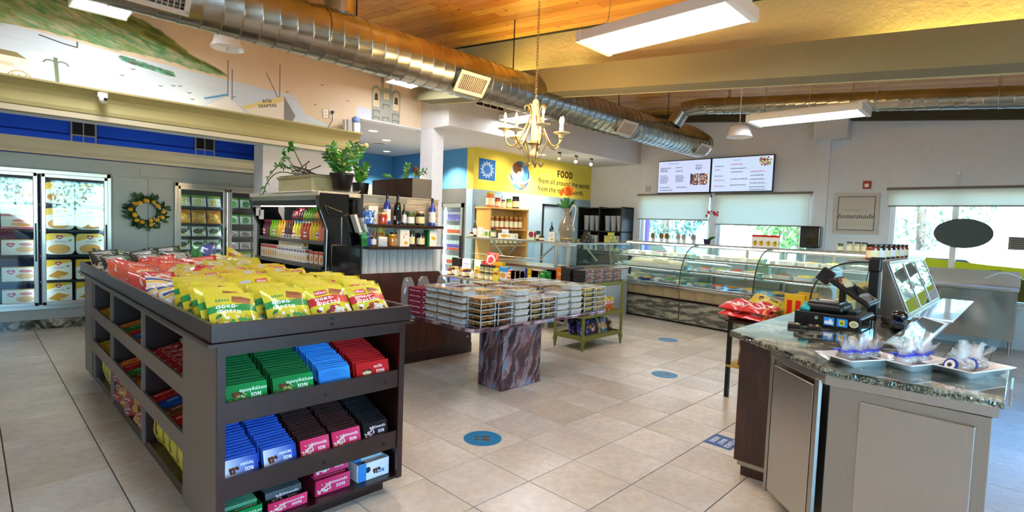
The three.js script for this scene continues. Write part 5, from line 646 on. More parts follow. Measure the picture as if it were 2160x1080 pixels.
  for (let k = 0; k < 16; k++) vessel('juice', 'water_bottle', `small dark bottle with white cap on the cooler floor, ${ORD[k]} from the pier`, 'bottle', [2.36 + (k % 2) * .09, .622, -6.5 + k * .09], .06, .24, 0x28262a, 0xd8d8d8, null, 'bottles on the cooler floor');
}
// ------------------------------------------------------------------ plank clad cabinet with two shelves
{
  const t = thing('plank_cabinet', 'cabinet clad in pale planks on a slanted brown base with dark shelves', 'cabinet', [0, 0, 0]), zf = -4.97;
  part('carcass', bx(2.9, 0, -6.6, 3.82, yTop - .01, zf - .02), mat(0xc9c4ba), t); part('top', bx(2.87, yTop - .012, -6.62, 3.85, yTop, zf + .01), mat(0xb9b4aa, { map: tBrush }), t);
  const pl = [0xcfc9bd, 0xb9b6ae, 0xdad5ca, 0xa9b3b3, 0xc4b8a8].map(c => mat(c, { roughness: .8, map: woodTex([.93, .92, .9], [.72, .7, .66], [.5, .46, .4], 4, .3, .8) })), r = rng(8);
  for (let i = 0; i < 8; i++) { let x = 2.87; const y = 1.31 + i * .0675; while (x < 3.83) { const w = Math.min(ri(r, .22, .55), 3.84 - x); const g = cb(.064, w - .003, .014).rotateZ(Math.PI / 2); part('plank', g, pick(r, pl), t, [x + w / 2, y + .034, zf - .008 + ri(r, 0, .005)]); x += w; } }
  const wp = mat(0xd2d3da, { roughness: .7, map: pl[0].map }); for (let i = 0, x = 2.87; x < 3.83; i++) { const w = Math.min(pick(r, [.07, .085, .1]), 3.84 - x); part('plank', cb(w - .004, .275, .016), wp, t, [x + w / 2, 1.17, zf - .004]); x += w; }
  for (const [y, b] of [[1.555, 3.8], [1.325, 3.8]]) { part('shelf', rb(b - 2.87, .03, .17, .004, (2.87 + b) / 2, y - .016, zf + .085), M.kioskDark, t); }
  part('sign_holder', bx(3.82, 1.34, zf + .02, 3.823, 1.52, zf + .12), M.clear, t);
  const bs = extrude([[2.78, .12], [4.4, .12], [4.39, .38], [3.86, 1.03], [2.78, 1.035]], .05); part('base_panel', bs.translate(0, 0, zf - .03), M.burl, t); part('base_body', bx(2.9, 0, -6.6, 4.35, .36, zf - .03), M.burl, t); part('kick_board', bx(2.8, 0, zf - .025, 4.4, .12, zf + .03), M.kioskDark, t); for (const [x, y] of [[3.42, .94], [3.58, .94], [4.33, .2]]) part('bolt', cyl(.012, .012, .008, 10).rotateX(Math.PI / 2).translate(x, y, zf + .024), M.alu, t);
  // wire leaflet racks on the cooler end
  for (const [x, y, c] of [[2.8, 1.56, 0], [2.885, 1.53, 1]]) { const q = thing('leaflet_holder', c ? 'tilted clear leaflet holder nearer the plank shelves' : 'tilted clear leaflet holder on the black cooler end', 'holder', [x, y - .1, zf + .05]); q.rotation.z = .35; part('sleeve', rb(.05, .2, .1, .004, 0, .1, 0), M.clear, q); part('leaflets', rb(.03, .19, .09, .003, 0, .1, 0), M.paper, q); part('wire', tube([[-.03, 0, .06], [.05, -.01, .06], [.09, .02, .06], [.09, .2, .06]], .003, 12, 5), M.alu, q); }
}
// goods on the plank shelves
{
  const zs = -4.885, at = (p, y) => [onZ(p, 500, zs).x, y, zs];
  cell('lblWhite', 48, 48, (g, w, h) => { fill(g, w, h, '#e9e6f0'); g.fillStyle = '#8a86a8'; g.fillRect(10, 14, 28, 3); g.fillRect(14, 22, 20, 2); }); cell('lblBlack', 48, 48, (g, w, h) => { fill(g, w, h, '#1a1818'); g.fillStyle = '#d8d0c0'; g.fillRect(8, 26, 32, 16); }); cell('lblOlive', 48, 48, (g, w, h) => { fill(g, w, h, '#e8dcb0'); g.fillStyle = '#3a3020'; g.fillRect(18, 8, 10, 26); }); cell('cookieBox', 64, 96, (g, w, h) => { fill(g, w, h, '#e4e0d6'); disc(g, 40, 76, 12, 10, '#d8a83a'); g.fillStyle = '#6a665c'; g.fillRect(26, 30, 4, 20); g.fillRect(34, 24, 12, 4); }); cell('blueTin', 64, 64, (g, w, h) => { fill(g, w, h, '#2a6ac8'); blobs(g, 0, 0, w, h, 50, ['#cfe2f6', '#1c3f9c', '#5a9ae0', '#ffffff'], 3, 7, 3); }); cell('greenPack', 64, 80, (g, w, h) => { fill(g, w, h, '#e9e9e2'); g.fillStyle = '#1f6a34'; g.fillRect(0, 0, 14, h); disc(g, 40, 40, 16, 8, '#e0b02a', .3); });
  const y1 = 1.556, y2 = 1.326;
  single('patterned_tin', 'blue and white speckled tin at the end of the upper plank shelf', 'tin', rb(.11, .14, .09, .012, 0, .07, 0).clone(), mat(0x3a76cc, { map: canvasTex(64, 64, (g, w, h) => { fill(g, w, h, '#2a6ac8'); blobs(g, 0, 0, w, h, 50, ['#cfe2f6', '#1c3f9c', '#5a9ae0', '#ffffff'], 3, 7, 3); }), color: 0xffffff, roughness: .3 }), at(775, y1));
  single('cookie_carton', 'tall cream carton behind the speckled tin', 'carton', carton(.11, .185, .07, 0xe4e0d6, { pz: 'cookieBox' }), pMatte, [at(786, 0)[0], y1, zs - .03]); vessel('jar', 'pepper_jar', 'jar of red peppers with pale lid on the upper plank shelf', 'jar', [at(804, 0)[0], y1, zs + .02], .1, .125, 0xb83a10, 0xe0c88a, null);
  vessel('bottle', 'wine_bottle', 'cobalt blue wine bottle beside the pepper jar', 'bottle', at(815, y1), .076, .32, 0x1c2f9a, 0x0c0c10, 'lblWhite'); vessel('bottle', 'wine_bottle', 'black wine bottle in the middle of the plank shelf', 'bottle', at(837, y1), .078, .32, 0x0a0a0c, 0x0a0a0c, 'lblBlack'); vessel('bottle', 'oil_bottle', 'small dark oil bottle with green cap beside the black wine', 'bottle', [at(848, 0)[0], y1, zs + .03], .05, .22, 0x1a2418, 0x2a4a2a, 'lblWhite'); vessel('jar', 'olive_jar', 'green olive jar with white label on the plank shelf', 'jar', at(864, y1), .095, .15, 0x4a5a1c, 0x6a7a5a, 'lblWhite'); vessel('jar', 'olive_jar', 'dark jar topped with cloth on the plank shelf', 'jar', at(885, y1), .1, .16, 0x2a1c12, 0xd8b88a, 'lblOlive'); vessel('bottle', 'wine_bottle', 'cobalt blue wine bottle alone at the shelf end', 'bottle', at(910, y1), .078, .31, 0x1c2fb0, 0x101014, 'lblWhite');
  single('coffee_bag', 'navy foil bag leaning on the lower plank shelf', 'bag', pouch(.11, .17, .05, 'bagGreenBlue', 4), pFilm, [at(774, 0)[0], y2, zs], [0, 0, .15]); vessel('bottle', 'syrup_bottle', 'small bottle with white label beside the navy bag', 'bottle', at(788, y2), .06, .15, 0x5a3a1c, 0xb0402a, 'lblWhite'); single('pasta_bag', 'bag of yellow pasta on the lower plank shelf', 'bag', pouch(.1, .2, .05, 'bagYellow', 2), pFilm, [at(807, 0)[0], y2, zs - .03]); single('herb_bag', 'small white bag before the yellow pasta', 'bag', pouch(.11, .1, .05, 'lblWhite', 3), pFilm, [at(803, 0)[0], y2, zs + .045]); vessel('honey', 'honey_jar', 'amber honey jar with yellow ribbon', 'jar', at(827, y2), .1, .13, 0xb8721c, 0xe0b83a, null); vessel('jar', 'honey_jar', 'tall amber jar behind the ribboned one', 'jar', [at(835, 0)[0], y2, zs - .045], .075, .15, 0x9a5a1a, 0x3a2a1a, 'lblOlive'); single('cookie_carton', 'square cream carton on the lower plank shelf', 'carton', carton(.12, .18, .09, 0xe4e0d6, { pz: 'cookieBox' }), pMatte, at(849, y2)); vessel('jar', 'olive_jar', 'slim dark olive jar with cream label', 'jar', at(868, y2), .075, .175, 0x2c2412, 0x1c1814, 'lblOlive'); vessel('jar', 'olive_jar', 'squat dark jar with cream label beside the green pack', 'jar', at(887, y2), .095, .15, 0x2c1a14, 0x1c1814, 'lblOlive'); single('biscuit_pack', 'white biscuit pack with green side at the shelf end', 'carton', carton(.13, .18, .07, 0x1f6a34, { pz: 'greenPack', py: 'c#1f6a34' }), pMatte, at(908, y2));
}
// ------------------------------------------------------------------ planters and plants
const leafMats = [0x2f7a24, 0x245f1e, 0x3c8f2c].map(c => phys(c, { roughness: .3, clearcoat: .3, side: THREE.DoubleSide }));
const leafGeo = (() => { const g = new THREE.BufferGeometry(); const P = [[0, 0, 0], [.3, .25, .06], [.36, .5, .06], [.22, .8, .02], [0, 1, -.08], [-.22, .8, .02], [-.36, .5, .06], [-.3, .25, .06], [0, .3, 0], [0, .65, -.02]]; g.setAttribute('position', new THREE.Float32BufferAttribute(P.flat(), 3)); g.setAttribute('uv', new THREE.Float32BufferAttribute(P.flatMap(p => [p[0], p[1]]), 2)); g.setIndex([0, 1, 8, 8, 1, 2, 8, 2, 9, 9, 2, 3, 9, 3, 4, 9, 4, 5, 9, 5, 6, 8, 9, 6, 8, 6, 7, 0, 8, 7]); g.computeVertexNormals(); return g; })();
function zzStem(t, pts, size, n, r, from = .25) {
  const c = new THREE.CatmullRomCurve3(pts.map(p => V(...p))); const s = part('stem', new THREE.TubeGeometry(c, 16, .0065, 6, false), mat(0x55702c), t);
  for (let i = 0; i < n; i++) { const u = from + (1 - from) * i / (n - 1), p = c.getPoint(u), d = c.getTangent(u); const side = i % 2 ? 1 : -1; let out = d.clone().cross(V(0, 0, 1)); if (out.length() < .2) out = d.clone().cross(V(1, 0, 0)); out.normalize().multiplyScalar(side).applyAxisAngle(d, ri(r, -.5, .5)); const dir = out.multiplyScalar(.8).add(d.clone().multiplyScalar(.62)).normalize(); const m = part('leaf', leafGeo, pick(r, leafMats), t, [p.x, p.y, p.z]); const sz = size * (i > n - 3 ? .8 : 1); m.scale.set(sz * .62, sz, sz); m.quaternion.setFromUnitVectors(V(0, 1, 0), dir); m.rotateY(ri(r, -.6, .6)); }
}
{
  const r = rng(41);
  const a = thing('concrete_planter', 'long weathered concrete planter with trailing stems on the cooler', 'planter', [2.6, yTop, -5.72]); part('trough', merge([rb(.26, .17, .82, .012, 0, .085, 0), rb(.29, .03, .85, .008, 0, .165, 0)]), mat(0xc2b98c, { roughness: .95, bumpMap: tStucco, bumpScale: .008, map: tPlaster }), a); part('board', rb(.42, .012, 1.0, .003, 0, .003, .1), M.paper, a); part('soil', rb(.24, .02, .8, .004, 0, .18, 0), mat(0x2a2018), a);
  zzStem(a, [[0, .17, -.1], [-.05, .3, -.35], [-.05, .33, -.6], [-.05, .18, -.95]], .06, 13, r); zzStem(a, [[0, .17, -.1], [-.05, .36, -.3], [-.02, .44, -.5], [0, .4, -.62]], .075, 9, r, .4); zzStem(a, [[0, .17, .05], [-.08, .4, -.05], [-.06, .52, -.22], [-.05, .5, -.42]], .085, 10, r, .45); zzStem(a, [[0, .17, .1], [-.05, .28, -.2], [-.04, .3, -.5], [-.03, .36, -.75]], .05, 8, r, .6); zzStem(a, [[-.05, .17, .1], [-.2, .22, -.2], [-.25, .12, -.4], [-.26, -.02, -.5]], .06, 4, r, .7); for (let i = 0; i < 9; i++) part('bare_stem', tube([[ri(r, -.05, .05), .17, ri(r, -.35, .35)], [ri(r, -.08, .08), .24, ri(r, -.3, .3)], [ri(r, -.1, .1), ri(r, .24, .34), ri(r, -.4, .4)]], .006, 8, 5), mat(0x4a3c28), a);
  const b = thing('potted_plant', 'tall glossy plant in a black pot beside the concrete planter', 'plant', [2.72, yTop + .02, -5.14]); part('pot', lathe([[0, 0], [.085, 0], [.115, .16], [.125, .16], [.125, .185], [.11, .185], [.105, .15], [0, .15]], 24), M.black, b); part('saucer', lathe([[0, -.018], [.16, -.018], [.19, .012], [.18, .012], [.155, -.01], [0, -.01]], 24), M.clear, b);
  for (let k = 0; k < 8; k++) { const q = k / 8 * 6.28 + .4, e = ri(r, .1, .26), h = ri(r, .35, .52); zzStem(b, [[0, .15, 0], [Math.cos(q) * e * .3, h * .6, Math.sin(q) * e * .3], [Math.cos(q) * e, h, Math.sin(q) * e * .7]], .085, 14, r, .35); }
  const c = thing('potted_plant', 'upright plant in a dark pot before the brown wooden planter', 'plant', [3.28, yTop, -5.75]); part('pot', lathe([[0, 0], [.08, 0], [.1, .17], [.09, .17], [.08, .15], [0, .15]], 20), M.black, c); for (let k = 0; k < 5; k++) { const q = k / 5 * 6.28, e = ri(r, .06, .16), h = ri(r, .32, .5); zzStem(c, [[0, .15, 0], [Math.cos(q) * e * .3, h * .6, Math.sin(q) * e * .3], [Math.cos(q) * e, h, Math.sin(q) * e]], .075, 15, r, .25); }
  const d = thing('wooden_planter', 'brown wooden box planter with young shoots at the cabinet edge', 'planter', [3.68, yTop, -5.5]); part('box', merge([cb(.02, .23, .84, -.13, .115, 0), cb(.02, .23, .84, .13, .115, 0), cb(.28, .02, .84, 0, .01, 0), cb(.24, .23, .02, 0, .115, -.41)]), M.burl, d); part('end_plate', cb(.27, .23, .02, 0, .115, .42), mat(0x6c6c6c, { roughness: .5, metalness: .4 }), d); part('soil', cb(.24, .02, .8, 0, .19, 0), mat(0x2a2018), d); zzStem(d, [[0, .2, .1], [0, .3, .1], [.02, .42, .1]], .06, 14, r, .2); zzStem(d, [[0, .2, .25], [.06, .3, .25], [.14, .34, .3]], .06, 7, r, .3); zzStem(d, [[0, .2, -.1], [-.04, .26, -.15], [-.05, .3, -.2]], .1, 3, r, .6); part('dried_flower', new THREE.SphereGeometry(.03, 10, 8).scale(1, 1.8, 1).translate(.06, .34, .2), mat(0x6a3418), d);
}
// ------------------------------------------------------------------ marble table with pastry stacks
{
  const t = thing('marble_table', 'marble top table on a square marble pedestal', 'table', [0, 0, 0]), Y = .70, X0 = 2.97, X1 = 4.97, Z0 = -4.5, Z1 = -3.31;
  const s = new THREE.Shape(), R = .14; s.moveTo(X0 + R, Z0); s.lineTo(X1 - R, Z0); s.quadraticCurveTo(X1, Z0, X1, Z0 + R); s.lineTo(X1, Z1 - R); s.quadraticCurveTo(X1, Z1, X1 - R, Z1); s.lineTo(X0 + R, Z1); s.quadraticCurveTo(X0, Z1, X0, Z1 - R); s.lineTo(X0, Z0 + R); s.quadraticCurveTo(X0, Z0, X0 + R, Z0);
  const g = new THREE.ExtrudeGeometry(s, { depth: .018, bevelEnabled: true, bevelSize: .006, bevelThickness: .006, bevelSegments: 3 }); g.rotateX(Math.PI / 2); part('tabletop', g.translate(0, Y - .006, 0), M.marble, t);
  part('pedestal', rb(.55, Y - .03, .34, .006, 3.83, (Y - .03) / 2, -3.71), M.marble, t); part('far_pedestal', rb(.4, Y - .03, .3, .006, 4.3, (Y - .03) / 2, -4.3), M.black, t);
  // containers
  const TW = .185, TD = .15, TH = .046, r = rng(5);
  const trayG = (() => { const n = 4, pos = [], idx = []; const ring = (w, d, y) => [[-w, y, -d], [w, y, -d], [w, y, d], [-w, y, d]]; const rings = [ring(TW * .43, TD * .42, 0), ring(TW * .49, TD * .49, TH * .9), ring(TW * .52, TD * .53, TH * .9), ring(TW * .52, TD * .53, TH), ring(TW * .48, TD * .48, TH), ring(TW * .43, TD * .41, .006)]; rings.forEach(q => q.forEach(p => pos.push(...p))); for (let k = 0; k < rings.length - 1; k++) for (let i = 0; i < n; i++) { const a = k * n + i, b = k * n + (i + 1) % n; idx.push(a, a + n, b, b, a + n, b + n); } idx.push(0, 1, 2, 0, 2, 3); const e = (rings.length - 1) * n; idx.push(e, e + 2, e + 1, e, e + 3, e + 2); const q = new THREE.BufferGeometry(); q.setAttribute('position', new THREE.Float32BufferAttribute(pos, 3)); q.setIndex(idx); return toCreasedNormals(q, .4); })();
  const ribs = []; for (let i = 0; i < 9; i++) for (const sd of [-1, 1]) { ribs.push(cb(.004, TH * .78, .003, (i - 4) * TW * .095, TH * .42, sd * TD * .462)); if (i < 7) ribs.push(cb(.003, TH * .78, .004, sd * TW * .466, TH * .42, (i - 3) * TD * .11)); } const trayGeo = merge([trayG, ...ribs]);
  const lidGeo = merge([rb(TW * .98, .012, TD * .98, .005, 0, TH + .006, 0)]);
  const heap = (seed, n, rad, w, d, y) => { const q = rng(seed), a = []; for (let i = 0; i < n; i++) { const s2 = new THREE.IcosahedronGeometry(rad * ri(q, .8, 1.15), 1).scale(1, .72, 1); a.push(s2.translate(((i % Math.ceil(Math.sqrt(n))) / (Math.ceil(Math.sqrt(n)) - 1) - .5) * w + ri(q, -.006, .006), y + ri(q, -.003, .004), (Math.floor(i / Math.ceil(Math.sqrt(n))) / (Math.ceil(Math.sqrt(n)) - 1) - .5) * d + ri(q, -.006, .006))); } return toCreasedNormals(merge(a), .9); };
  const clamBase = merge([rb(.17, .004, .17, .001, 0, .003, 0), rb(.004, .045, .17, .001, -.085, .024, 0), rb(.004, .045, .17, .001, .085, .024, 0), rb(.17, .045, .004, .001, 0, .024, -.085), rb(.17, .045, .004, .001, 0, .024, .085), rb(.185, .004, .185, .001, 0, .047, 0)]);
  const clamRim = merge([-1, 1].flatMap(q => [cb(.186, .005, .008, 0, .049, q * .09), cb(.008, .005, .186, q * .09, .049, 0), cb(.006, .045, .006, q * .084, .024, q * .084), cb(.006, .045, .006, q * .084, .024, -q * .084)])), clamRimM = phys(0xf4f6f8, { roughness: .2, transmission: .4, thickness: 0 }); const tones = [0xb27a3a, 0xd09a44, 0xa05a30, 0xe6bc52, 0xd2a874, 0xeadfc6].map(c => mat(c, { roughness: .75, bumpMap: tStucco, bumpScale: .003 }));
  const heaps = [heap(1, 16, .02, .125, .125, .026), heap(2, 9, .026, .11, .11, .026), heap(3, 16, .019, .13, .125, .028)], slab = (() => { const q = rng(9), a = []; for (let i = 0; i < 4; i++) for (let j = 0; j < 3; j++) a.push(rb(.04, .018, .042, .004, (i - 1.5) * .043, .04 + ri(q, -.003, .003), (j - 1) * .046, 1)); return merge(a); })();
  function foil(x, y, z, turn, m, label) { const o = thing('foil_pastry_tray', label, 'pastry tray', [x, y, z], turn, 'foil pastry trays on the marble table'); part('tray', trayGeo, M.foil, o); part('pastries', slab, m, o); part('lid', lidGeo, M.clear, o); }
  function clam(x, y, z, k, m, label) { const o = thing('clear_cookie_box', label, 'cookie box', [x, y, z], 0, 'clear cookie boxes on the marble table'); part('box', clamBase, M.clear, o); part('rim', clamRim, clamRimM, o); tag(part('cookies', heaps[k], m, o), null, null, null, 'stuff'); }
  // rows from the aisle side (front) to the back; stacks: kind, height
  const place = (x, z, kind, n, tone, lb) => { for (let k = 0; k < n; k++) { const y = Y + .002 + k * (kind === 'f' ? .062 : .052); kind === 'f' ? foil(x, y, z, lb.turn || 0, tones[tone], lb.f ? lb.f('foil pastry tray', k) : `foil pastry tray ${lb.t}, ${ORD[k]} from the table`) : clam(x, y, z, lb.k || 0, tones[tone], lb.f ? lb.f(`box of ${lb.t}`, k) : `clear box of ${lb.t}, ${ORD[k]} up`); } };
  [-4.02, -3.83, -3.64].forEach((z, i) => { place(3.12, z, 'f', 5, 4, { turn: Math.PI / 2, t: ['in the stack beside the maroon boxes', 'in the middle stack along the table end', 'in the stack beside the brown cookies'][i] }); });
  for (let k = 0; k < 5; k++) single('maroon_pastry_carton', `maroon pastry carton with white lettering, ${ORD[k]} up in its stack`, 'carton', carton(.17, .05, .22, 0x7a1230, { nx: cellOnce('maroon'), pz: cellOnce('maroon'), px: 'maroon' }), pMatte, [3.11, Y + .002 + k * .0515, -4.24], null, 'maroon cartons on the marble table');
  place(3.16, -3.43, 'c', 5, 0, { k: 0, t: 'brown round cookies at the table corner' }); place(3.37, -3.43, 'c', 4, 2, { k: 1, t: 'reddish cookies beside the brown ones' });
  place(3.6, -3.42, 'f', 5, 5, { t: 'in the white stack above the pedestal' }); place(3.8, -3.43, 'c', 4, 4, { k: 1, t: 'pale walnut cookies above the pedestal' }); place(3.99, -3.43, 'c', 4, 4, { k: 1, t: 'pale walnut cookies beside the white foil stack' }); place(4.2, -3.42, 'f', 4, 5, { t: 'in the second white stack along the front' }); place(4.42, -3.42, 'f', 5, 5, { t: 'in the tall white stack before the golden cookies' });
  [[4.64, -3.43], [4.84, -3.43], [4.64, -3.64], [4.84, -3.64], [4.64, -3.86], [4.84, -3.86]].forEach(([x, z], i) => place(x, z, 'c', 5, 3, { k: 1, t: `golden round cookies, ${i % 2 ? 'outer' : 'inner'} stack, ${ORD[i >> 1]} row at the cart end` }));
  const xs = [3.35, 3.56, 3.77, 3.98, 4.19, 4.41], zs = [-3.64, -3.86, -4.08, -4.3]; xs.forEach((x, i) => zs.forEach((z, j) => { const f = (n, q) => `${n}, ${ORD[q]} up, ${ORD[i]} stack from the maroon end, ${ORD[j + 1]} row back`; const k = (i * 3 + j * 5) % 4, n = 4 + ((i + j * 2) % 2); k % 2 ? place(x, z, 'f', Math.min(n, 4), (i + j) % 5, { f }) : place(x, z, 'c', n, [1, 0, 3, 4, 2][(i + j) % 5], { k: (i + j) % 3, f, t: `${['amber', 'brown', 'golden', 'pale', 'reddish'][(i + j) % 5]} cookies` }); }));
  for (const x of [4.64, 4.84]) for (const z of [-4.08, -4.3]) place(x, z, 'c', 5, 3, { k: 0, t: `golden cookies, ${x > 4.7 ? 'outer' : 'inner'} stack, ${z > -4.2 ? 'fourth' : 'fifth'} row at the cart end` });
  for (const [x, z] of [[3.05, -4.4], [3.25, -4.42], [3.5, -4.43]]) { const o = thing('bread_bag', `crumpled clear bag of flat bread behind the stacks, ${x < 3.2 ? 'first' : x < 3.4 ? 'second' : 'third'} from the maroon cartons`, 'bag', [x, Y + (x < 3.2 ? .0 : .0), z], 0, 'bread bags behind the pastry stacks'); part('bread', heap(7, 4, .05, .06, .04, .03).scale(1, 1, .6), tones[5], o); part('film', jitterXYZ(new THREE.SphereGeometry(.085, 12, 8).scale(1, 2.1, .5), .01, 4).translate(0, .17, 0), M.film, o); }
}
function cellOnce(n) { if (!CELL[n]) cell(n, 128, 32, (g, w, h) => { fill(g, w, h, '#7a1230'); g.strokeStyle = '#b86a7a'; g.strokeRect(3, 3, w - 6, h - 6); text(g, 'BAKLAVA PATRIS', w / 2, h / 2, 13, '#f0dcd8'); }); return n; }
// ------------------------------------------------------------------ green cart
{
  const X0 = 5.52, X1 = 6.40, Z0 = -4.52, Z1 = -4.06, t = thing('green_cart', 'olive green three tier cart with turned corner posts', 'cart', [0, 0, 0]);
  for (const x of [X0, X1]) for (const z of [Z0, Z1]) part('post', lathe([[0, 0], [.012, 0], [.022, .08], [.03, .1], [.03, .13], [.02, .15], [.02, .42], [.028, .43], [.028, .48], [.02, .5], [.02, .84], [.028, .86], [.028, .9], [0, .9]], 14).translate(x, 0, z), M.green, t);
  for (const y of [.17, .46, .86]) { part('shelf', bx(X0, y - .012, Z0, X1, y, Z1), M.green, t); part('rail', merge([bx(X0, y - .03, Z1 - .012, X1, y + .02, Z1 + .012), bx(X0, y - .03, Z0 - .012, X1, y + .02, Z0 + .012)]), M.green, t); part('rail', merge([bx(X0 - .012, y - .03, Z0, X0 + .012, y + .02, Z1), bx(X1 - .012, y - .03, Z0, X1 + .012, y + .02, Z1)]), M.green, t); }
  cell('pattern', 128, 64, (g, w, h) => { fill(g, w, h, '#141014'); const r = rng(3); for (let i = 0; i < 8; i++) for (let j = 0; j < 4; j++) { const c = pick(r, ['#c8301c', '#7a2a9a', '#e0b02a', '#d8d0c0', '#2a6ac8', '#e0701c']); disc(g, i * 16 + 8, j * 16 + 8, 6, 6, c); disc(g, i * 16 + 8, j * 16 + 11, 4, 3, pick(r, ['#141014', '#e8e0d0', '#e0b02a'])); } }); cell('blackVein', 64, 64, (g, w, h) => { fill(g, w, h, '#0e0d10'); g.strokeStyle = '#8a8688'; g.lineWidth = 1; const r = rng(5); for (let i = 0; i < 6; i++) { g.beginPath(); g.moveTo(r() * w, r() * h); g.lineTo(r() * w, r() * h); g.stroke(); } });
  for (let k = 0; k < 4; k++) for (let j = 0; j < 2; j++) single('patterned_box', `black box with bright pattern on the cart, ${ORD[k]} from the table, ${j ? 'upper' : 'lower'} layer`, 'box', carton(.205, .082, .2, 0x120f12, { pz: 'pattern', nx: 'blackVein', py: 'pattern' }), pGloss, [X0 + .14 + k * .21, .881 + j * .083, -4.19], null, 'patterned boxes on the green cart');
  for (let j = 0; j < 2; j++) single('patterned_box', `plain black veined box behind the patterned boxes, ${j ? 'upper' : 'lower'} layer`, 'box', carton(.3, .09, .16, 0x0e0d10, { nx: 'blackVein', pz: 'blackVein' }), pGloss, [X0 + .17, .881 + j * .091, -4.4], null, 'black boxes on the green cart');
  cell('chipA', 64, 80, (g, w, h) => { fill(g, w, h, '#d8581c'); g.fillStyle = '#e8c81c'; g.fillRect(0, 0, w, 26); text(g, 'CHIPS', 32, 34, 18, '#fff'); blobs(g, 6, 46, 52, 30, 12, ['#e8a83a', '#4a9a2a', '#f0d060'], 5, 9, 2); }); cell('chipB', 64, 80, (g, w, h) => { fill(g, w, h, '#1c2470'); blobs(g, 6, 20, 52, 54, 14, ['#e0401c', '#e8c03a', '#f0e8d8', '#8a2a1a'], 6, 12, 3); }); cell('chipC', 64, 80, (g, w, h) => { fill(g, w, h, '#e8e4d8'); g.fillStyle = '#3a9ad8'; g.fillRect(0, 0, w, 24); g.fillRect(0, 62, w, 18); disc(g, 32, 42, 22, 14, '#d8a050'); }); cell('chipD', 64, 80, (g, w, h) => { fill(g, w, h, '#1a1a6a'); blobs(g, 4, 4, 56, 70, 30, ['#2a2ab0', '#14145a', '#6a6ad8', '#e8e8f8'], 3, 8, 4); }); cell('chipE', 64, 80, (g, w, h) => { fill(g, w, h, '#16161c'); disc(g, 34, 50, 18, 14, '#c88a6a'); g.fillStyle = '#c8a03a'; g.fillRect(10, 16, 40, 8); }); cell('chipF', 64, 80, (g, w, h) => { fill(g, w, h, '#c8b01c'); g.fillStyle = '#1c2470'; g.fillRect(0, 0, 22, h); blobs(g, 24, 24, 38, 50, 12, ['#e8d860', '#a8701c', '#f4eaa0'], 5, 10, 6); });
  const r = rng(6); ['chipA', 'chipA', 'chipA', 'chipA'].forEach((c, k) => { for (let j = 0; j < 2; j++) single('chip_bag', `orange chip bag on the middle cart shelf, ${ORD[k]} from the cookies, ${j ? 'behind' : 'front'}`, 'bag', pouch(.13, .19, .05, c, k + 2), pFilm, [X0 + .4 + k * .13, .462, -4.17 - j * .1], [-.15, ri(r, -.15, .15), 0], 'chip bags on the middle cart shelf'); });
  [['chipD', 'dark blue sweets bag'], ['chipD', 'dark blue sweets bag'], ['chipB', 'navy and red snack bag'], ['chipF', 'yellow and navy snack bag'], ['chipC', 'white and light blue snack bag'], ['chipE', 'black snack bag']].forEach(([c, l], k) => { for (let j = 0; j < 2; j++) single('chip_bag', `${l} on the bottom cart shelf, ${ORD[k]} along, ${j ? 'behind' : 'front'}`, 'bag', pouch(.145, .2, .06, c, k + 7), pFilm, [X0 + .1 + k * .137, .172, -4.17 - j * .13], [-.25, ri(r, -.15, .15), ri(r, -.06, .06)], 'snack bags on the bottom cart shelf'); }); single('chip_bag', 'black snack bag leaning at the back of the bottom cart shelf', 'bag', pouch(.2, .26, .07, 'chipE', 3), pFilm, [X1 - .16, .172, -4.42], [-.1, .2, .2]);
}
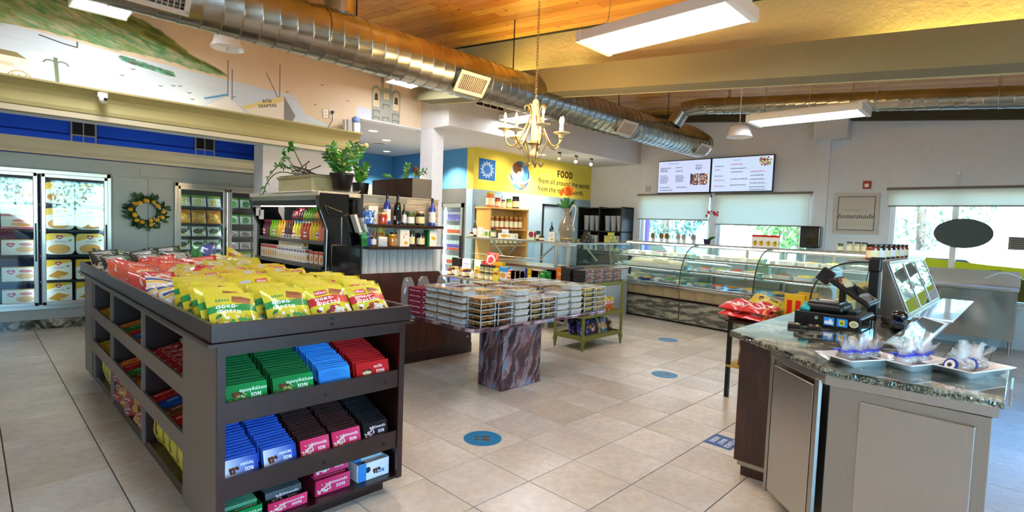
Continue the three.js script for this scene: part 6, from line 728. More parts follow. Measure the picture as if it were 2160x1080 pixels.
// ------------------------------------------------------------------ glass deli case, three curved sections
const DELI = new THREE.Matrix4().makeRotationY(-.107).setPosition(8.52, 0, -3.5);
const dl = (x, y, z) => V(x, y, z).applyMatrix4(DELI).toArray();
function deliSection(z0, z1, label) {
  const t = thing('deli_case', label, 'display case', [8.52, 0, -3.5], -.107), L = z1 - z0, zc = (z0 + z1) / 2, G2 = .004;
  part('stone_panel', rb(.03, .35, L - .01, .003, .02, .215, zc), M.stone, t); part('toe', bx(.06, 0, z0, 1.05, .04, z1), M.black, t); part('body', merge([bx(.04, .04, z0, 1.05, .385, z1), bx(.2, .385, z0, 1.05, .445, z1), bx(.03, .445, z0, 1.05, .62, z1)]), mat(0x8a867c), t);
  const n = Math.round(L / .33); for (let k = 0; k < n; k++) { const a = z0 + k * L / n, b = a + L / n; const g = cb(.02, .175, b - a - .006); const m = part('tile', g, mat(0xc9bd9c, { roughness: .35, map: tTile }), t, [.0, .52, (a + b) / 2]); m.rotation.z = .22; }
  part('steel_lip', merge([rb(.1, .05, L - G2, .012, -.015, .62, zc), rb(.06, .03, L - G2, .008, -.02, .66, zc)]), M.steel, t); part('well_deck', bx(.03, .655, z0, 1.02, .67, z1), M.steelSoft, t); part('back_panel', merge([bx(1.0, .65, z0, 1.03, .8, z1), bx(1.0, 1.3, z0, 1.03, 1.38, z1), bx(1.0, .65, zc - .02, 1.03, 1.35, zc + .02)]), M.steel, t); part('rear_pane', bx(1.01, .8, z0, 1.016, 1.3, z1), M.glass, t);
  const cur = []; for (let i = 0; i <= 10; i++) { const a = i / 10; cur.push([-.02 + .5 * a * a * .9 + .02 * a, .68 + (1.36 - .68) * Math.sin(a * Math.PI / 2 * .98)]); }
  const gl = (() => { const pos = [], idx = []; for (const z of [z0 + .005, z1 - .005]) cur.forEach(p => pos.push(p[0], p[1], z)); const m = cur.length; for (let i = 0; i < m - 1; i++) idx.push(i, i + 1, m + i, m + i, i + 1, m + i + 1); const g = new THREE.BufferGeometry(); g.setAttribute('position', new THREE.Float32BufferAttribute(pos, 3)); g.setIndex(idx); g.computeVertexNormals(); return g; })(); part('curved_glass', gl, M.glassGreen, t);
  for (const z of [z0, z1]) { part('end_glass', extrude([...cur, [1.0, 1.36], [1.0, .68]], .005).translate(0, 0, z - .0025), M.glassGreen, t); part('glass_edge', tube(cur.map(p => [p[0], p[1], z]), .006, 20, 6), mat(0x2d3a38, { roughness: .3 }), t); }
  part('top_shelf', merge([rb(.58, .025, L, .006, .72, 1.375, zc)]), M.steel, t); part('top_lamp', rb(.03, .02, L - .1, .004, .46, 1.352, zc), mat(0xffffff, { emissive: 0xfffaf0, emissiveIntensity: 4 }), t); const l = new THREE.RectAreaLight(0xfffaee, 45, .04, L - .1); l.position.set(.46, 1.335, zc); l.rotation.set(-Math.PI / 2, 0, 0); t.add(l);
  for (const [y, x0] of [[1.13, .3], [.92, .16]]) { part('glass_shelf', rb(.92 - x0, .01, L - .03, .003, (x0 + .92) / 2, y, zc), M.glassGreen, t); part('shelf_rail', rb(.02, .03, L - .03, .004, x0, y - .005, zc), M.steel, t); part('shelf_lamp', rb(.016, .012, L - .1, .003, x0 + .03, y - .02, zc), mat(0xffffff, { emissive: 0xffffff, emissiveIntensity: 2 }), t); }
  for (const x of [.93]) for (const z of [z0 + .04, z1 - .04]) part('upright', bx(x, .67, z - .012, x + .025, 1.36, z + .012), M.alu, t);
}
deliSection(-2.42, -.83, 'curved glass deli case beside the green cart'); deliSection(-.82, .46, 'middle curved glass deli case'); deliSection(.47, 1.95, 'curved glass deli case beside the till');
{ // dishes and food
  const r = rng(15), bowl = (w, d, h) => { const o = .86; const g = new THREE.CylinderGeometry(.7072, .7072 * o, 1, 4, 1, true).rotateY(Math.PI / 4); g.scale(w, h, d); return merge([g.toNonIndexed(), cb(w * o, .006, d * o, 0, -h / 2 + .003, 0), new THREE.CylinderGeometry(.7072 * .96, .7072 * .82, 1, 4, 1, true).rotateY(Math.PI / 4).scale(w, h, d).toNonIndexed()]).translate(0, h / 2, 0); };
  const foods = { carrot: [0xe04a10, 0xee6a18, 'shredded carrot salad'], green: [0x7aae22, 0xa8c838, 'green lettuce salad'], cheese: [0xe8b83a, 0xf0cf6a, 'cubed yellow cheese'], bread: [0xc8862a, 0xe0a84a, 'baked pastry'], pale: [0xe6dfc4, 0xf0ead6, 'pale creamy salad'], dark: [0x6a3a1c, 0x8a5a2a, 'dark stuffed leaves'], lemon: [0xe8c41c, 0xf0d84a, 'lemons and herbs'], wine: [0x4a1220, 0x6a1c2c, 'red beet salad'] };
  const fm = {}; const heapG = {}; const hp = (k) => heapG[k] ??= (() => { const q = rng(k * 17 + 3), a = []; for (let i = 0; i < 26; i++) { const an = q() * 6.28, ra = Math.sqrt(q()) * .44; a.push(new THREE.IcosahedronGeometry(ri(q, .07, .12), 0).scale(1.3, .7, 1).rotateY(q() * 3).translate(Math.cos(an) * ra, .1 * (1 - ra * 1.6) + .0, Math.sin(an) * ra)); } a.push(new THREE.SphereGeometry(.5, 10, 6).scale(1, .22, 1)); return merge(a.map(g => { g.deleteAttribute('uv'); return g; })); })();
  const dish = (x, y, z, w, d, h, food, where, vessel2 = 'white') => { const f = foods[food]; const p = dl(x, y, z); const t = thing('deli_dish', `${vessel2 === 'none' ? 'mound' : vessel2 + ' dish'} of ${f[2]} ${where}`, 'food dish', p, -.107, 'dishes in the deli cases'); if (vessel2 !== 'none') part('bowl', bowl(d, w, h), vessel2 === 'white' ? M.porcelain : mat(0x2c4aa8, { roughness: .3 }), t); fm[food] ??= [mat(f[0], { roughness: .6 }), mat(f[1], { roughness: .6 })]; const m = part('food', hp(Math.floor(r() * 4)), fm[food][Math.floor(r() * 2)], t, [0, vessel2 === 'none' ? .03 : h * .9, 0]); m.scale.set(d * .9, Math.max(.16, w * .62), w * .92); tag(m, null, null, null, 'stuff'); };
  const cardG = cb(.004, .05, .085, 0, .025, 0), card = (x, y, z, w) => { const m = single('price_card', 'price card ' + w, 'card', cardG, M.paper, dl(x, y, z), [0, -.107, .25], 'price cards in the deli cases'); };
  const S = [[-2.42, -.83, 'of the cart case'], [-.82, .46, 'of the middle case'], [.47, 1.95, 'of the till case']];
  const menu2 = [[['pale', 'pale', 'wine', 'green', 'pale'], ['pale'], ['cheese', 'green', 'cheese', 'pale', 'green', 'pale']], [['pale', 'cheese', 'bread', 'green'], ['carrot', 'green', 'carrot', 'cheese'], ['green', 'carrot', 'bread', 'cheese']], [['pale', 'dark', 'green', 'pale'], ['dark', 'lemon', 'lemon', 'pale'], ['bread', 'cheese', 'bread', 'bread']]];
  S.forEach(([a, b, w], s) => { const L = b - a; menu2[s].forEach((row, k) => { const y = [1.136, .926, .672][k], x = [.52, .42, .34][k], ln = ['on the top shelf ', 'on the middle shelf ', 'on the bottom deck '][k]; row.forEach((f, i) => { const z = a + .08 + (i + .5) * (L - .16) / row.length; dish(x, y, z, (L - .16) / row.length - .07, .3, k === 2 ? .04 : .06, f, `${ln}${w}, ${ORD[i]} along`, k === 2 && (f === 'bread' || f === 'carrot') ? 'none' : (s === 0 && k === 2 && i === 2) ? 'blue' : 'white'); if (k === 2 && row.length > 4) dish(x + .34, y, z, .2, .24, .08, ['cheese', 'green', 'pale'][i % 3], `at the back ${w}, ${ORD[i]} along`); }); const n = Math.round(L / .4); for (let i = 0; i < n; i++) card([.315, .175, .09][k], y + .004, a + .12 + i * (L - .2) / (n - 1), `${ln}${w}, ${ORD[i]} from the cart`); }); });
  // goods standing on the case tops
  const py = 1.389; cell('pieCartonA', 64, 80, (g, w, h) => { fill(g, w, h, '#efe9e0'); g.fillStyle = '#d0301c'; g.fillRect(0, 0, w, 14); disc(g, 32, 54, 22, 16, '#c8a03a'); blobs(g, 14, 42, 36, 26, 8, ['#4a7a2a', '#e8c040', '#b0701c'], 4, 8, 3); });
  for (const [px, k] of [[1594, 0], [1607, 1], [1622, 2], [1636, 3]]) { const p = onX(px, 515, 9.15); single('pastry_carton', `small ${k < 2 ? 'yellow' : 'orange'} and white pastry carton on the deli case, ${ORD[k]} from the orchid`, 'carton', carton(.05, .2, .11, 0xd8a83a, { nx: 'pieCartonA', pz: 'pieCartonA' }), pMatte, [p.x, py, p.z], [0, -.107, 0], 'pastry cartons on the deli case'); }
  for (const [px, c, l] of [[1378, 0x8a6a20, 'amber'], [1396, 0x8a6a20, 'amber'], [1408, 0x8a6a20, 'amber'], [1432, 0xb8b4a0, 'grey'], [1443, 0xb8b4a0, 'grey'], [1464, 0x9a968a, 'grey']]) { const p = onX(px, 500, 9.2); const t = thing('round_tin', `${l} lidded tin upright on a white stand above the deli at ${px < 1400 ? 'the window edge' : px < 1420 ? 'the amber row end' : px < 1440 ? 'the grey row start' : px < 1450 ? 'mid row' : 'the orchid'}`, 'tin', [p.x, py, p.z], -.5, 'round tins above the deli'); part('stand', rb(.05, .07, .05, .006, 0, .035, 0), M.paper, t); part('disc', cyl(.055, .055, .02, 18).rotateZ(Math.PI / 2).translate(-.01, .11, 0), lidM(c), t); part('rim', new THREE.TorusGeometry(.055, .006, 6, 18).rotateY(Math.PI / 2).translate(-.015, .11, 0), lidM(c), t); }
  { const p = onX(1492, 505, 9.3); const t = thing('orchid', 'red orchid on a tall stem in a dark pot above the deli', 'plant', [p.x, py, p.z]); part('pot', lathe([[0, 0], [.05, 0], [.065, .09], [.055, .09], [0, .08]], 14), mat(0x2a2444), t); part('stem', tube([[0, .08, 0], [.01, .3, 0], [0, .5, .02], [-.02, .56, .06]], .005, 12, 5), mat(0x5a7a3a), t); const q = rng(2); for (let i = 0; i < 12; i++) { const m = part('petal', leafGeo, mat(0xc01238, { side: THREE.DoubleSide }), t, [-.02 + ri(q, -.03, .03), .54 + ri(q, -.04, .06), .05 + ri(q, -.08, .1)]); m.scale.setScalar(.06); m.rotation.set(q() * 6, q() * 6, q() * 6); } for (let i = 0; i < 4; i++) { const m = part('leaf', leafGeo, leafMats[0], t, [0, .08, 0]); m.scale.set(.07, .16, .1); m.rotation.set(1.2, i * 1.6, 0); } }
  for (const [px, k] of [[1772, 0], [1791, 1], [1808, 2], [1823, 3]]) { const p = onX(px, 530, 8.95); vessel('jar', 'preserve_jar', k ? `small jar of pale preserve on the deli case, ${ORD[k]} from the dispenser` : 'small jar of green preserve at the end of the deli case row', 'jar', [p.x, py, p.z], .085, k ? .15 : .12, k ? 0xb0a878 : 0x6a7a3a, 0x2a2622, 'lblOlive', 'preserve jars on the deli case'); }
}
// ------------------------------------------------------------------ service counter left of the deli: steel shelf over glass
{
  const XS = 6.9, z0 = -8.02, z1 = -5.42, YS = 1.35, t = thing('service_counter', 'grey service counter with sloped glass guard and steel top shelf', 'counter', [0, 0, 0]);
  part('base', merge([bx(XS + .12, 0, z0, 7.75, .86, z1), bx(XS + .12, 0, -6.0, 8.7, .86, z1)]), mat(0x9fb0bd, { roughness: .5 }), t); part('worktop', merge([rb(.75, .04, z1 - z0, .006, XS + .48, .88, (z0 + z1) / 2), rb(1.5, .04, .6, .006, 8.0, .88, -5.72)]), M.steel, t);
  part('top_shelf', rb(.34, .035, z1 - z0, .006, XS + .17, YS - .018, (z0 + z1) / 2), M.steel, t); part('corner_post', merge([rb(.05, .5, .05, .006, XS + .03, 1.12, z1 - .04), rb(.05, .5, .05, .006, XS + .03, 1.12, z1 - .3), rb(.2, .07, .34, .008, XS + .08, YS - .035, z1 - .16)]), M.steel, t);
  part('side_shelf', rb(1.55, .03, .3, .006, 8.0, YS - .02, z1 - .18), M.steel, t);
  for (const z of [-7.3, -6.6]) part('strut', rod([XS + .05, YS - .03, z], [XS + .05, 1.02, z + (z < -7 ? .3 : -.3)], .014), M.steel, t); part('strut', rod([XS + .05, YS - .03, z1 - .3], [XS + .05, 1.03, z1 - .7], .016), M.steel, t); part('strut', rod([7.35, YS - .03, z1 - .05], [7.75, 1.03, z1 - .05], .016), M.steel, t); part('strut', rod([8.1, YS - .03, z1 - .05], [8.22, .95, z1 - .05], .016), M.steel, t);
  part('guard_glass', bx(XS + .02, .92, z0, XS + .026, YS - .03, z1 - .34), M.glassGreen, t); part('guard_glass', bx(XS + .1, .92, z1 - .02, 8.7, YS - .03, z1 - .014), M.glassGreen, t); part('glass_rail', rod([XS + .02, 1.03, z0], [XS + .02, 1.03, z1 - .34], .006), M.alu, t);
  // items on the steel shelf
  const at = (px) => { const p = onX(px, 480, XS + .1); return [p.x, YS, p.z]; };
  cell('cheeseBox', 96, 32, (g, w, h) => { fill(g, w, h, '#eceae4'); disc(g, 36, 16, 18, 9, '#e0a02a'); disc(g, 62, 16, 12, 6, '#e8cc3a'); }); cell('oliveBox', 48, 48, (g, w, h) => { fill(g, w, h, '#e8e8dc'); disc(g, 24, 26, 18, 16, '#7a9a3a'); blobs(g, 12, 16, 26, 20, 7, ['#4a6a1c', '#a8b84a'], 4, 6, 2); }); cell('beanBox', 48, 48, (g, w, h) => { fill(g, w, h, '#d8e8c0'); disc(g, 28, 20, 18, 14, '#a02a4a'); });
  vessel('bottle', 'wine_bottle', 'dark wine bottle with blue capsule at the left end of the steel shelf', 'bottle', at(1002), .08, .33, 0x14181c, 0x2a9ac8, 'lblWhite'); vessel('jar', 'olive_jar', 'small dark jar before the blue capped wine', 'jar', [XS + .04, YS, at(1000)[2]], .08, .09, 0x2a1c14, 0x8a2a1c, 'lblOlive'); single('cookie_carton', 'cream carton beside the small dark jar', 'carton', carton(.06, .19, .11, 0xe4dcc0, { nx: 'cookieBox', pz: 'cookieBox' }), pMatte, at(1015)); single('olive_carton', 'white carton with olives on the steel shelf', 'carton', carton(.06, .15, .13, 0xe8e8dc, { nx: 'oliveBox', pz: 'oliveBox' }), pMatte, at(1028)); vessel('jar', 'olive_jar', 'green olive jar beside the olive carton', 'jar', at(1041), .1, .18, 0x5a6a1c, 0x2a2a1c, 'lblOlive'); single('cheese_carton', 'long white carton with orange cheese picture', 'carton', carton(.1, .1, .42, 0xe8e6e0, { nx: 'cheeseBox', pz: 'cheeseBox' }), pMatte, at(1072)); single('cookie_carton', 'white carton standing behind the cheese carton', 'carton', carton(.06, .17, .12, 0xe9e9e6, { nx: 'lblWhite' }), pMatte, [XS + .24, YS, at(1055)[2]]); single('bean_carton', 'white carton with red beans on the steel shelf', 'carton', carton(.06, .17, .15, 0xd8e8c0, { nx: 'beanBox', pz: 'beanBox' }), pMatte, at(1122)); vessel('jar', 'olive_jar', 'tall dark jar beside the bean carton', 'jar', at(1136), .085, .17, 0x241a10, 0x1a1a18, 'lblOlive'); vessel('jar', 'olive_jar', 'squat dark jar before the second blue capped wine', 'jar', [XS + .06, YS, at(1147)[2]], .09, .09, 0x2a1a1c, 0x1c1818, 'lblOlive'); vessel('bottle', 'wine_bottle', 'dark wine bottle with blue capsule near the vase', 'bottle', [XS + .2, YS, at(1156)[2]], .08, .33, 0x14141c, 0x2a9ac8, 'lblWhite'); single('cookie_carton', 'tall cream carton beside the vase', 'carton', carton(.06, .16, .14, 0xe4e0d6, { nx: 'cookieBox', pz: 'cookieBox' }), pMatte, at(1166));
  { const p = at(1190), v = thing('vase', 'tall glass jug vase with orange flowers on the steel shelf', 'vase', [p[0] + .06, YS, p[2]]); part('jug', lathe([[0, 0], [.1, 0], [.09, .06], [.11, .1], [.14, .2], [.12, .32], [.06, .42], [.05, .5], [.07, .56], [.064, .56], [.044, .5], [.05, .42], [.11, .32], [.13, .2], [.1, .1], [0, .1]], 24), phys(0xd8cdb8, { roughness: .06, transmission: .75, thickness: 0 }), v); part('foot_band', lathe([[.085, .03], [.1, .04], [.105, .07], [.09, .08]], 20), M.gold, v); part('handle', tube([[0, .5, .055], [0, .62, .12], [0, .58, .18], [0, .4, .16], [0, .26, .13]], .009, 24, 8), phys(0xe0dcd0, { roughness: .1 }), v); const q = rng(6); for (let i = 0; i < 9; i++) part('stem', tube([[0, .3, 0], [ri(q, -.03, .03), .56, ri(q, -.03, .03)], [ri(q, -.06, .06), .7, ri(q, -.07, .07)]], .004, 8, 5), mat(0x3a6a2a), v); for (let i = 0; i < 10; i++) { const m = part('leaf', leafGeo, leafMats[i % 3], v, [ri(q, -.04, .04), .58, ri(q, -.05, .05)]); m.scale.set(.09, .18, .12); m.rotation.set(ri(q, -.8, .8), q() * 6, ri(q, -.8, .8)); } const om = [0xf07812, 0xf59a1c, 0xe2600a].map(c => mat(c, { side: THREE.DoubleSide, roughness: .6 })); for (let i = 0; i < 60; i++) { const a = q() * 6.28, b = q() * 1.5; const m = part('petal', leafGeo, om[i % 3], v, [Math.cos(a) * Math.sin(b) * .09, .76 + Math.cos(b) * .1, Math.sin(a) * Math.sin(b) * .09]); m.scale.setScalar(.085); m.rotation.set(ri(q, -.9, .9), q() * 6, ri(q, -.9, .9)); } }
  const tub = merge([rb(.09, .05, .09, .008, 0, .025, 0), rb(.1, .012, .1, .004, 0, .055, 0)]); const pile = (x, z, c, l) => { [[-.11, 0], [0, 0], [.11, 0], [-.055, 1], [.055, 1], [0, 2]].forEach(([o, k], i) => single('dip_tub', `${l}, ${['bottom row, vase side', 'bottom row, centre', 'bottom row, deli side', 'second row, vase side', 'second row, deli side', 'top'][i]}`, 'tub', tub, c, [x + o, YS - .002 + k * .063, z], null, 'stacked dip tubs on the counter')); }; pile(7.6, z1 - .18, phys(0x3a2a14, { roughness: .3 }), 'small dark tub in a pyramid on the counter'); pile(8.35, z1 - .18, phys(0xb8b04a, { roughness: .25 }), 'small pale green tub in a pyramid on the counter'); for (let k = 0; k < 2; k++) single('dip_tub', k ? 'single dark tub between the vase and the dark pyramid' : 'single dark tub right beside the vase', 'tub', tub, phys(0x8a7a44, { roughness: .3 }), [7.15 + k * .13, YS - .002, z1 - .16], null, 'dip tubs beside the vase');
}
// ------------------------------------------------------------------ low steel shelf of groceries before the counter
{
  const t = thing('grocery_shelf', 'low steel shelf of groceries before the service counter', 'shelf', [0, 0, 0]), X0 = 6.25, X1 = 6.85, z0 = -8.0, z1 = -5.2, Y = .63; part('top', rb(X1 - X0, .04, z1 - z0, .006, (X0 + X1) / 2, Y - .02, (z0 + z1) / 2), M.steel, t); for (const z of [-7.8, -6.5, -5.35]) for (const x of [X0 + .06, X1 - .06]) part('leg', bx(x - .02, 0, z - .02, x + .02, Y - .04, z + .02), M.steelSoft, t); part('under_shelf', bx(X0 + .03, .15, z0 + .05, X1 - .03, .17, z1 - .05), M.steelSoft, t);
  const at = (px, dx = .1) => { const p = onX(px, 560, X0 + dx); return [p.x, Y, p.z]; }; const box = (name, label, cat, px, dx, w, h, d, base, art) => single(name, label, cat, carton(w, h, d, base, { nx: art, pz: art, py: art }), pMatte, at(px, dx), null, 'groceries on the low steel shelf');
  for (let k = 0; k < 9; k++) { const p = at(948 + k * 8.2, .08 + (k % 2) * .08); vessel(k % 3 ? 'jar' : 'bottle', k % 3 ? 'sauce_jar' : 'sauce_bottle', `${['dark red', 'brown', 'cream', 'amber', 'maroon', 'navy labelled', 'white labelled', 'yellow', 'golden'][k]} sauce ${k % 3 ? 'jar' : 'bottle'} on the low steel shelf`, k % 3 ? 'jar' : 'bottle', p, .085, .16, [0x6a1c1c, 0x4a2a18, 0xd8cca8, 0xc88a2a, 0x5a1018, 0x2a3a6a, 0xd8d4c8, 0xd8b02a, 0xd89a1c][k], 0xc8a040, k % 2 ? 'lblWhite' : 'lblOlive', 'sauces on the low steel shelf'); }
  for (let k = 0; k < 6; k++) { const p = at(1018 + (k % 3) * 11, k > 2 ? .1 : .2); p[1] += k > 2 ? 0 : .0; vessel('jar', 'artichoke_jar', `pale green jar on the low shelf, ${k > 2 ? 'short' : 'tall'}, ${ORD[k % 3]} from the sauces`, 'jar', [p[0], Y, p[2]], .1, k > 2 ? .14 : .26, 0x9aa070, 0x3a3426, 'lblOlive', 'pale jars on the low steel shelf'); }
  box('pasta_bag', 'yellow pasta packet on the low steel shelf', 'packet', 1051, .1, .08, .22, .15, 0xd0a020, 'bagYellow'); box('cracker_carton', 'blue topped white cracker carton on the low shelf', 'carton', 1065, .1, .08, .26, .19, 0xe4e4e0, 'chipC'); for (let k = 0; k < 4; k++) for (let j = 0; j < 2; j++) single('cookie_pack', `white and ${k < 2 ? 'orange' : 'mauve'} cookie pack on the low shelf, ${ORD[k]} from the sauces, ${j ? 'upper' : 'lower'}`, 'packet', carton(.1, .11, .2, k < 2 ? 0xe8a060 : 0xc88aa0, { nx: k < 2 ? 'cartonJuice' : 'frPurple', py: 'lblWhite' }), pMatte, [at(1082 + k * 10, .12)[0], Y + j * .113, at(1082 + k * 10, .12)[2]], null, 'cookie packs on the low steel shelf');
  box('rusk_pack', 'orange and brown rusk pack on the low shelf', 'packet', 1120, .1, .1, .28, .16, 0xc87a3a, 'chipF'); box('rusk_pack', 'peach coloured rusk pack beside the green tea cartons', 'packet', 1134, .1, .1, .28, .16, 0xd89a6a, 'cartonJuice'); for (let k = 0; k < 4; k++) single('tea_carton', `green tea carton on the low shelf, ${k < 2 ? 'lower' : 'upper'} row, ${k % 2 ? 'cart' : 'rusk'} side`, 'carton', carton(.14, .13, .14, 0x14803c, { nx: 'boxGreen', pz: 'boxGreen' }), pMatte, [X0 + .12, Y + (k > 1 ? .132 : 0), -5.62 + (k % 2) * .15], null, 'green tea cartons on the low shelf'); box('coffee_carton', 'orange and brown carton near the cart', 'carton', 1190, .16, .1, .34, .22, 0xc8703a, 'boxOrange'); box('coffee_carton', 'black and white carton near the cart', 'carton', 1182, .06, .08, .16, .2, 0x1c1a1a, 'lblBlack');
  for (let k = 0; k < 5; k++) box('snack_carton', `${['black', 'white and pink', 'green', 'red', 'yellow'][k]} carton at the back of the low steel shelf`, 'carton', 965 + k * 22, .45, .08, .3, .24, [0x222022, 0xe8d8dc, 0x3a7a3a, 0xc83a2a, 0xd8a82a][k], ['lblBlack', 'lblWhite', 'greenPack', 'boxRed', 'boxYellow'][k]); single('snack_bag', 'orange red snack bag lying at the back of the low shelf', 'bag', pouch(.3, .3, .1, 'bagScarlet', 6), pFilm, [X0 + .46, Y + .31, -6.9], [-1.3, -1.3, .2]);
  for (let k = 0; k < 3; k++) single('water_pack', k === 2 ? 'pink and cream carton stacked on the blue bottle packs' : k ? 'blue bottle pack, upper of two beside the plank cabinet' : 'blue bottle pack on the floor beside the plank cabinet', 'carton', carton(.4, .28, .3, k === 2 ? 0xd8a894 : 0x1f6ac0, { nx: k === 2 ? 'pieWhite' : 'boxBlue', pz: k === 2 ? 'pieWhite' : 'boxBlue' }), pMatte, [6.0, k * .282, -8.15]);
  const st = thing('step_stool', 'low wooden step under the marble table end', 'stool', [5.2, 0, -5.1]); part('top', rb(.5, .03, .3, .006, 0, .17, 0), mat(0x6a6448), st); part('side', merge([bx(-.25, 0, -.15, -.22, .16, .15), bx(.22, 0, -.15, .25, .16, .15)]), mat(0x8a845c), st);
}
// ------------------------------------------------------------------ tan jar cabinet, black shelf unit, can fridge
{
  const t = thing('jar_cabinet', 'honey coloured wooden cabinet with open jar shelves', 'cabinet', [0, 0, 0]), X0 = 7.16, X1 = 8.26, z1 = -7.62, z0 = -8.05, Y = 1.93; part('side', bx(X0, .9, z0, X0 + .03, Y, z1), M.tan, t); part('side', bx(X1 - .03, .9, z0, X1, Y, z1), M.tan, t); part('back', bx(X0, .9, z0, X1, Y, z0 + .02), M.tan, t); part('top', rb(X1 - X0 + .04, .03, z1 - z0 + .03, .006, (X0 + X1) / 2, Y, (z0 + z1) / 2), M.tan, t); for (const y of [.92, 1.2, 1.52]) part('shelf', bx(X0 + .03, y - .02, z0, X1 - .03, y, z1 - .01), M.tan, t);
  for (let k = 0; k < 7; k++) { vessel('jar', 'honey_jar', `amber honey jar inside the tan cabinet, ${ORD[k]} from the can fridge`, 'jar', [X0 + .16 + k * .135, 1.522, z1 - .12], .1, .26, 0x9a4a14, 0xb8842a, 'lblOlive', 'honey jars in the tan cabinet'); vessel('jar', 'small_jar', `small dark jar low in the tan cabinet, ${ORD[k]} from the can fridge`, 'jar', [X0 + .16 + k * .135, 1.202, z1 - .12], .09, .17, 0x2a1c12, 0x1c1a18, 'lblOlive', 'small jars in the tan cabinet'); }
  [[.13, .17, .3, 0xd0641c, 0xc8b83a, 'large jar of mixed pickles with yellow lid'], [.34, .12, .2, 0xb8401c, 0x7a2a1c, 'medium jar of red pickles'], [.5, .09, .17, 0xb0a480, 0x1c1c1c, 'slim pale jar with dark lid'], [.66, .12, .2, 0x7a9a1c, 0x6a8a2a, 'jar of green pickles'], [.86, .16, .26, 0x2a1618, 0x141416, 'large jar of black olives with black lid']].forEach(([x, d, h, c, l, n]) => vessel('jar', 'pickle_jar', n + ' on top of the tan cabinet', 'jar', [X0 + x, Y + .016, z1 - .15], d, h, c, l, 'lblOlive'));
  const b = thing('black_shelf_unit', 'black shelf unit with clear plastic containers in the corner', 'shelf unit', [0, 0, 0]), zb0 = -8.06, zb1 = -6.8, xb = 10.55; part('side', bx(xb, 0, zb0, XE - .005, 2.12, zb0 + .03), M.black, b); part('side', bx(xb, 0, zb1 - .03, XE - .005, 2.12, zb1), M.black, b); part('divider', bx(xb, 0, (zb0 + zb1) / 2 - .015, XE - .005, 2.12, (zb0 + zb1) / 2 + .015), M.black, b); part('back', bx(XE - .03, 0, zb0, XE - .005, 2.12, zb1), M.black, b); for (const y of [.1, .6, 1.08, 1.55, 2.1]) part('shelf', bx(xb, y - .02, zb0, XE - .005, y, zb1), M.black, b);
  const cg = lathe([[0, 0], [.055, 0], [.075, .34], [.08, .34], [.08, .36], [.07, .36]], 10), cm = phys(0xb9bcc0, { roughness: .25, transmission: .35, thickness: 0 }); for (let s = 0; s < 2; s++) for (let k = 0; k < 3; k++) for (const y of [1.55, 1.08]) single('container_stack', `stack of clear tubs on the ${y > 1.3 ? 'upper' : 'lower'} black shelf, ${ORD[s * 3 + k]} from the sign wall`, 'containers', cg, cm, [xb + .15, y + .002, zb0 + .16 + s * .62 + k * .165], null, 'plastic tub stacks in the black unit');
  const f = thing('can_fridge', 'glass door fridge of drink cans set in the grey wall', 'fridge', [XB, 0, 0]), a = -9.06, c = -8.36; part('cabinet', merge([bx(.03, .13, a, .5, .16, c), bx(.03, 1.98, a, .5, 2.01, c), bx(.03, .13, a, .5, 2.01, a + .03), bx(.03, .13, c - .03, .5, 2.01, c), bx(.48, .13, a, .5, 2.01, c)]), M.porcelain, f); part('door_frame', merge([bx(-.02, .13, a, .02, .2, c), bx(-.02, 1.93, a, .02, 2.01, c), bx(-.02, .13, a, .02, 2.01, a + .05), bx(-.02, .13, c - .05, .02, 2.01, c)]), M.alu, f); part('glass', bx(-.004, .2, a + .05, .0, 1.93, c - .05), M.glass, f); part('handle', rb(.03, .5, .02, .006, -.035, 1.1, c - .03), M.black, f); const ys = [.4, .72, 1.04, 1.36, 1.66]; for (const y of ys) part('shelf', bx(.06, y - .012, a + .03, .46, y, c - .03), M.alu, f); part('lamp', rb(.02, 1.7, .02, .004, .06, 1.07, a + .06), mat(0xffffff, { emissive: 0xf4f8ff, emissiveIntensity: 4 }), f); const l = new THREE.RectAreaLight(0xf0f4ff, 7, .03, 1.7); l.position.set(.07, 1.07, a + .08); l.rotation.set(0, Math.PI + .8, 0); f.add(l);
  cell('canA', 32, 48, (g, w, h) => { fill(g, w, h, '#c8d0e0'); g.fillStyle = '#6a4ac0'; g.fillRect(0, 20, w, 16); g.fillStyle = '#d83a2a'; g.fillRect(0, 38, w, 10); }); cell('canB', 32, 48, (g, w, h) => { fill(g, w, h, '#8a7ae0'); g.fillStyle = '#e0dcf4'; g.fillRect(0, 6, w, 12); }); cell('canC', 32, 48, (g, w, h) => { fill(g, w, h, '#d8dce4'); g.fillStyle = '#e0583a'; g.fillRect(0, 22, w, 18); }); const can = (n) => uvTo(new THREE.CylinderGeometry(.031, .031, .2, 12).translate(0, .1, 0), n), cans = ['canB', 'canC', 'canA', 'canC', 'canB'].map(can); ys.forEach((y, i) => { for (let k = 0; k < 8; k++) single('drink_can', `${['purple', 'orange and white', 'silver and purple', 'orange and white', 'purple'][i]} can on the ${['lowest', 'second', 'middle', 'fourth', 'top'][i]} shelf of the can fridge, ${ORD[k]} from its lamp`, 'can', cans[i], pGloss, [XB + .1, y + .001, a + .12 + k * .068], null, 'cans in the can fridge'); });
}
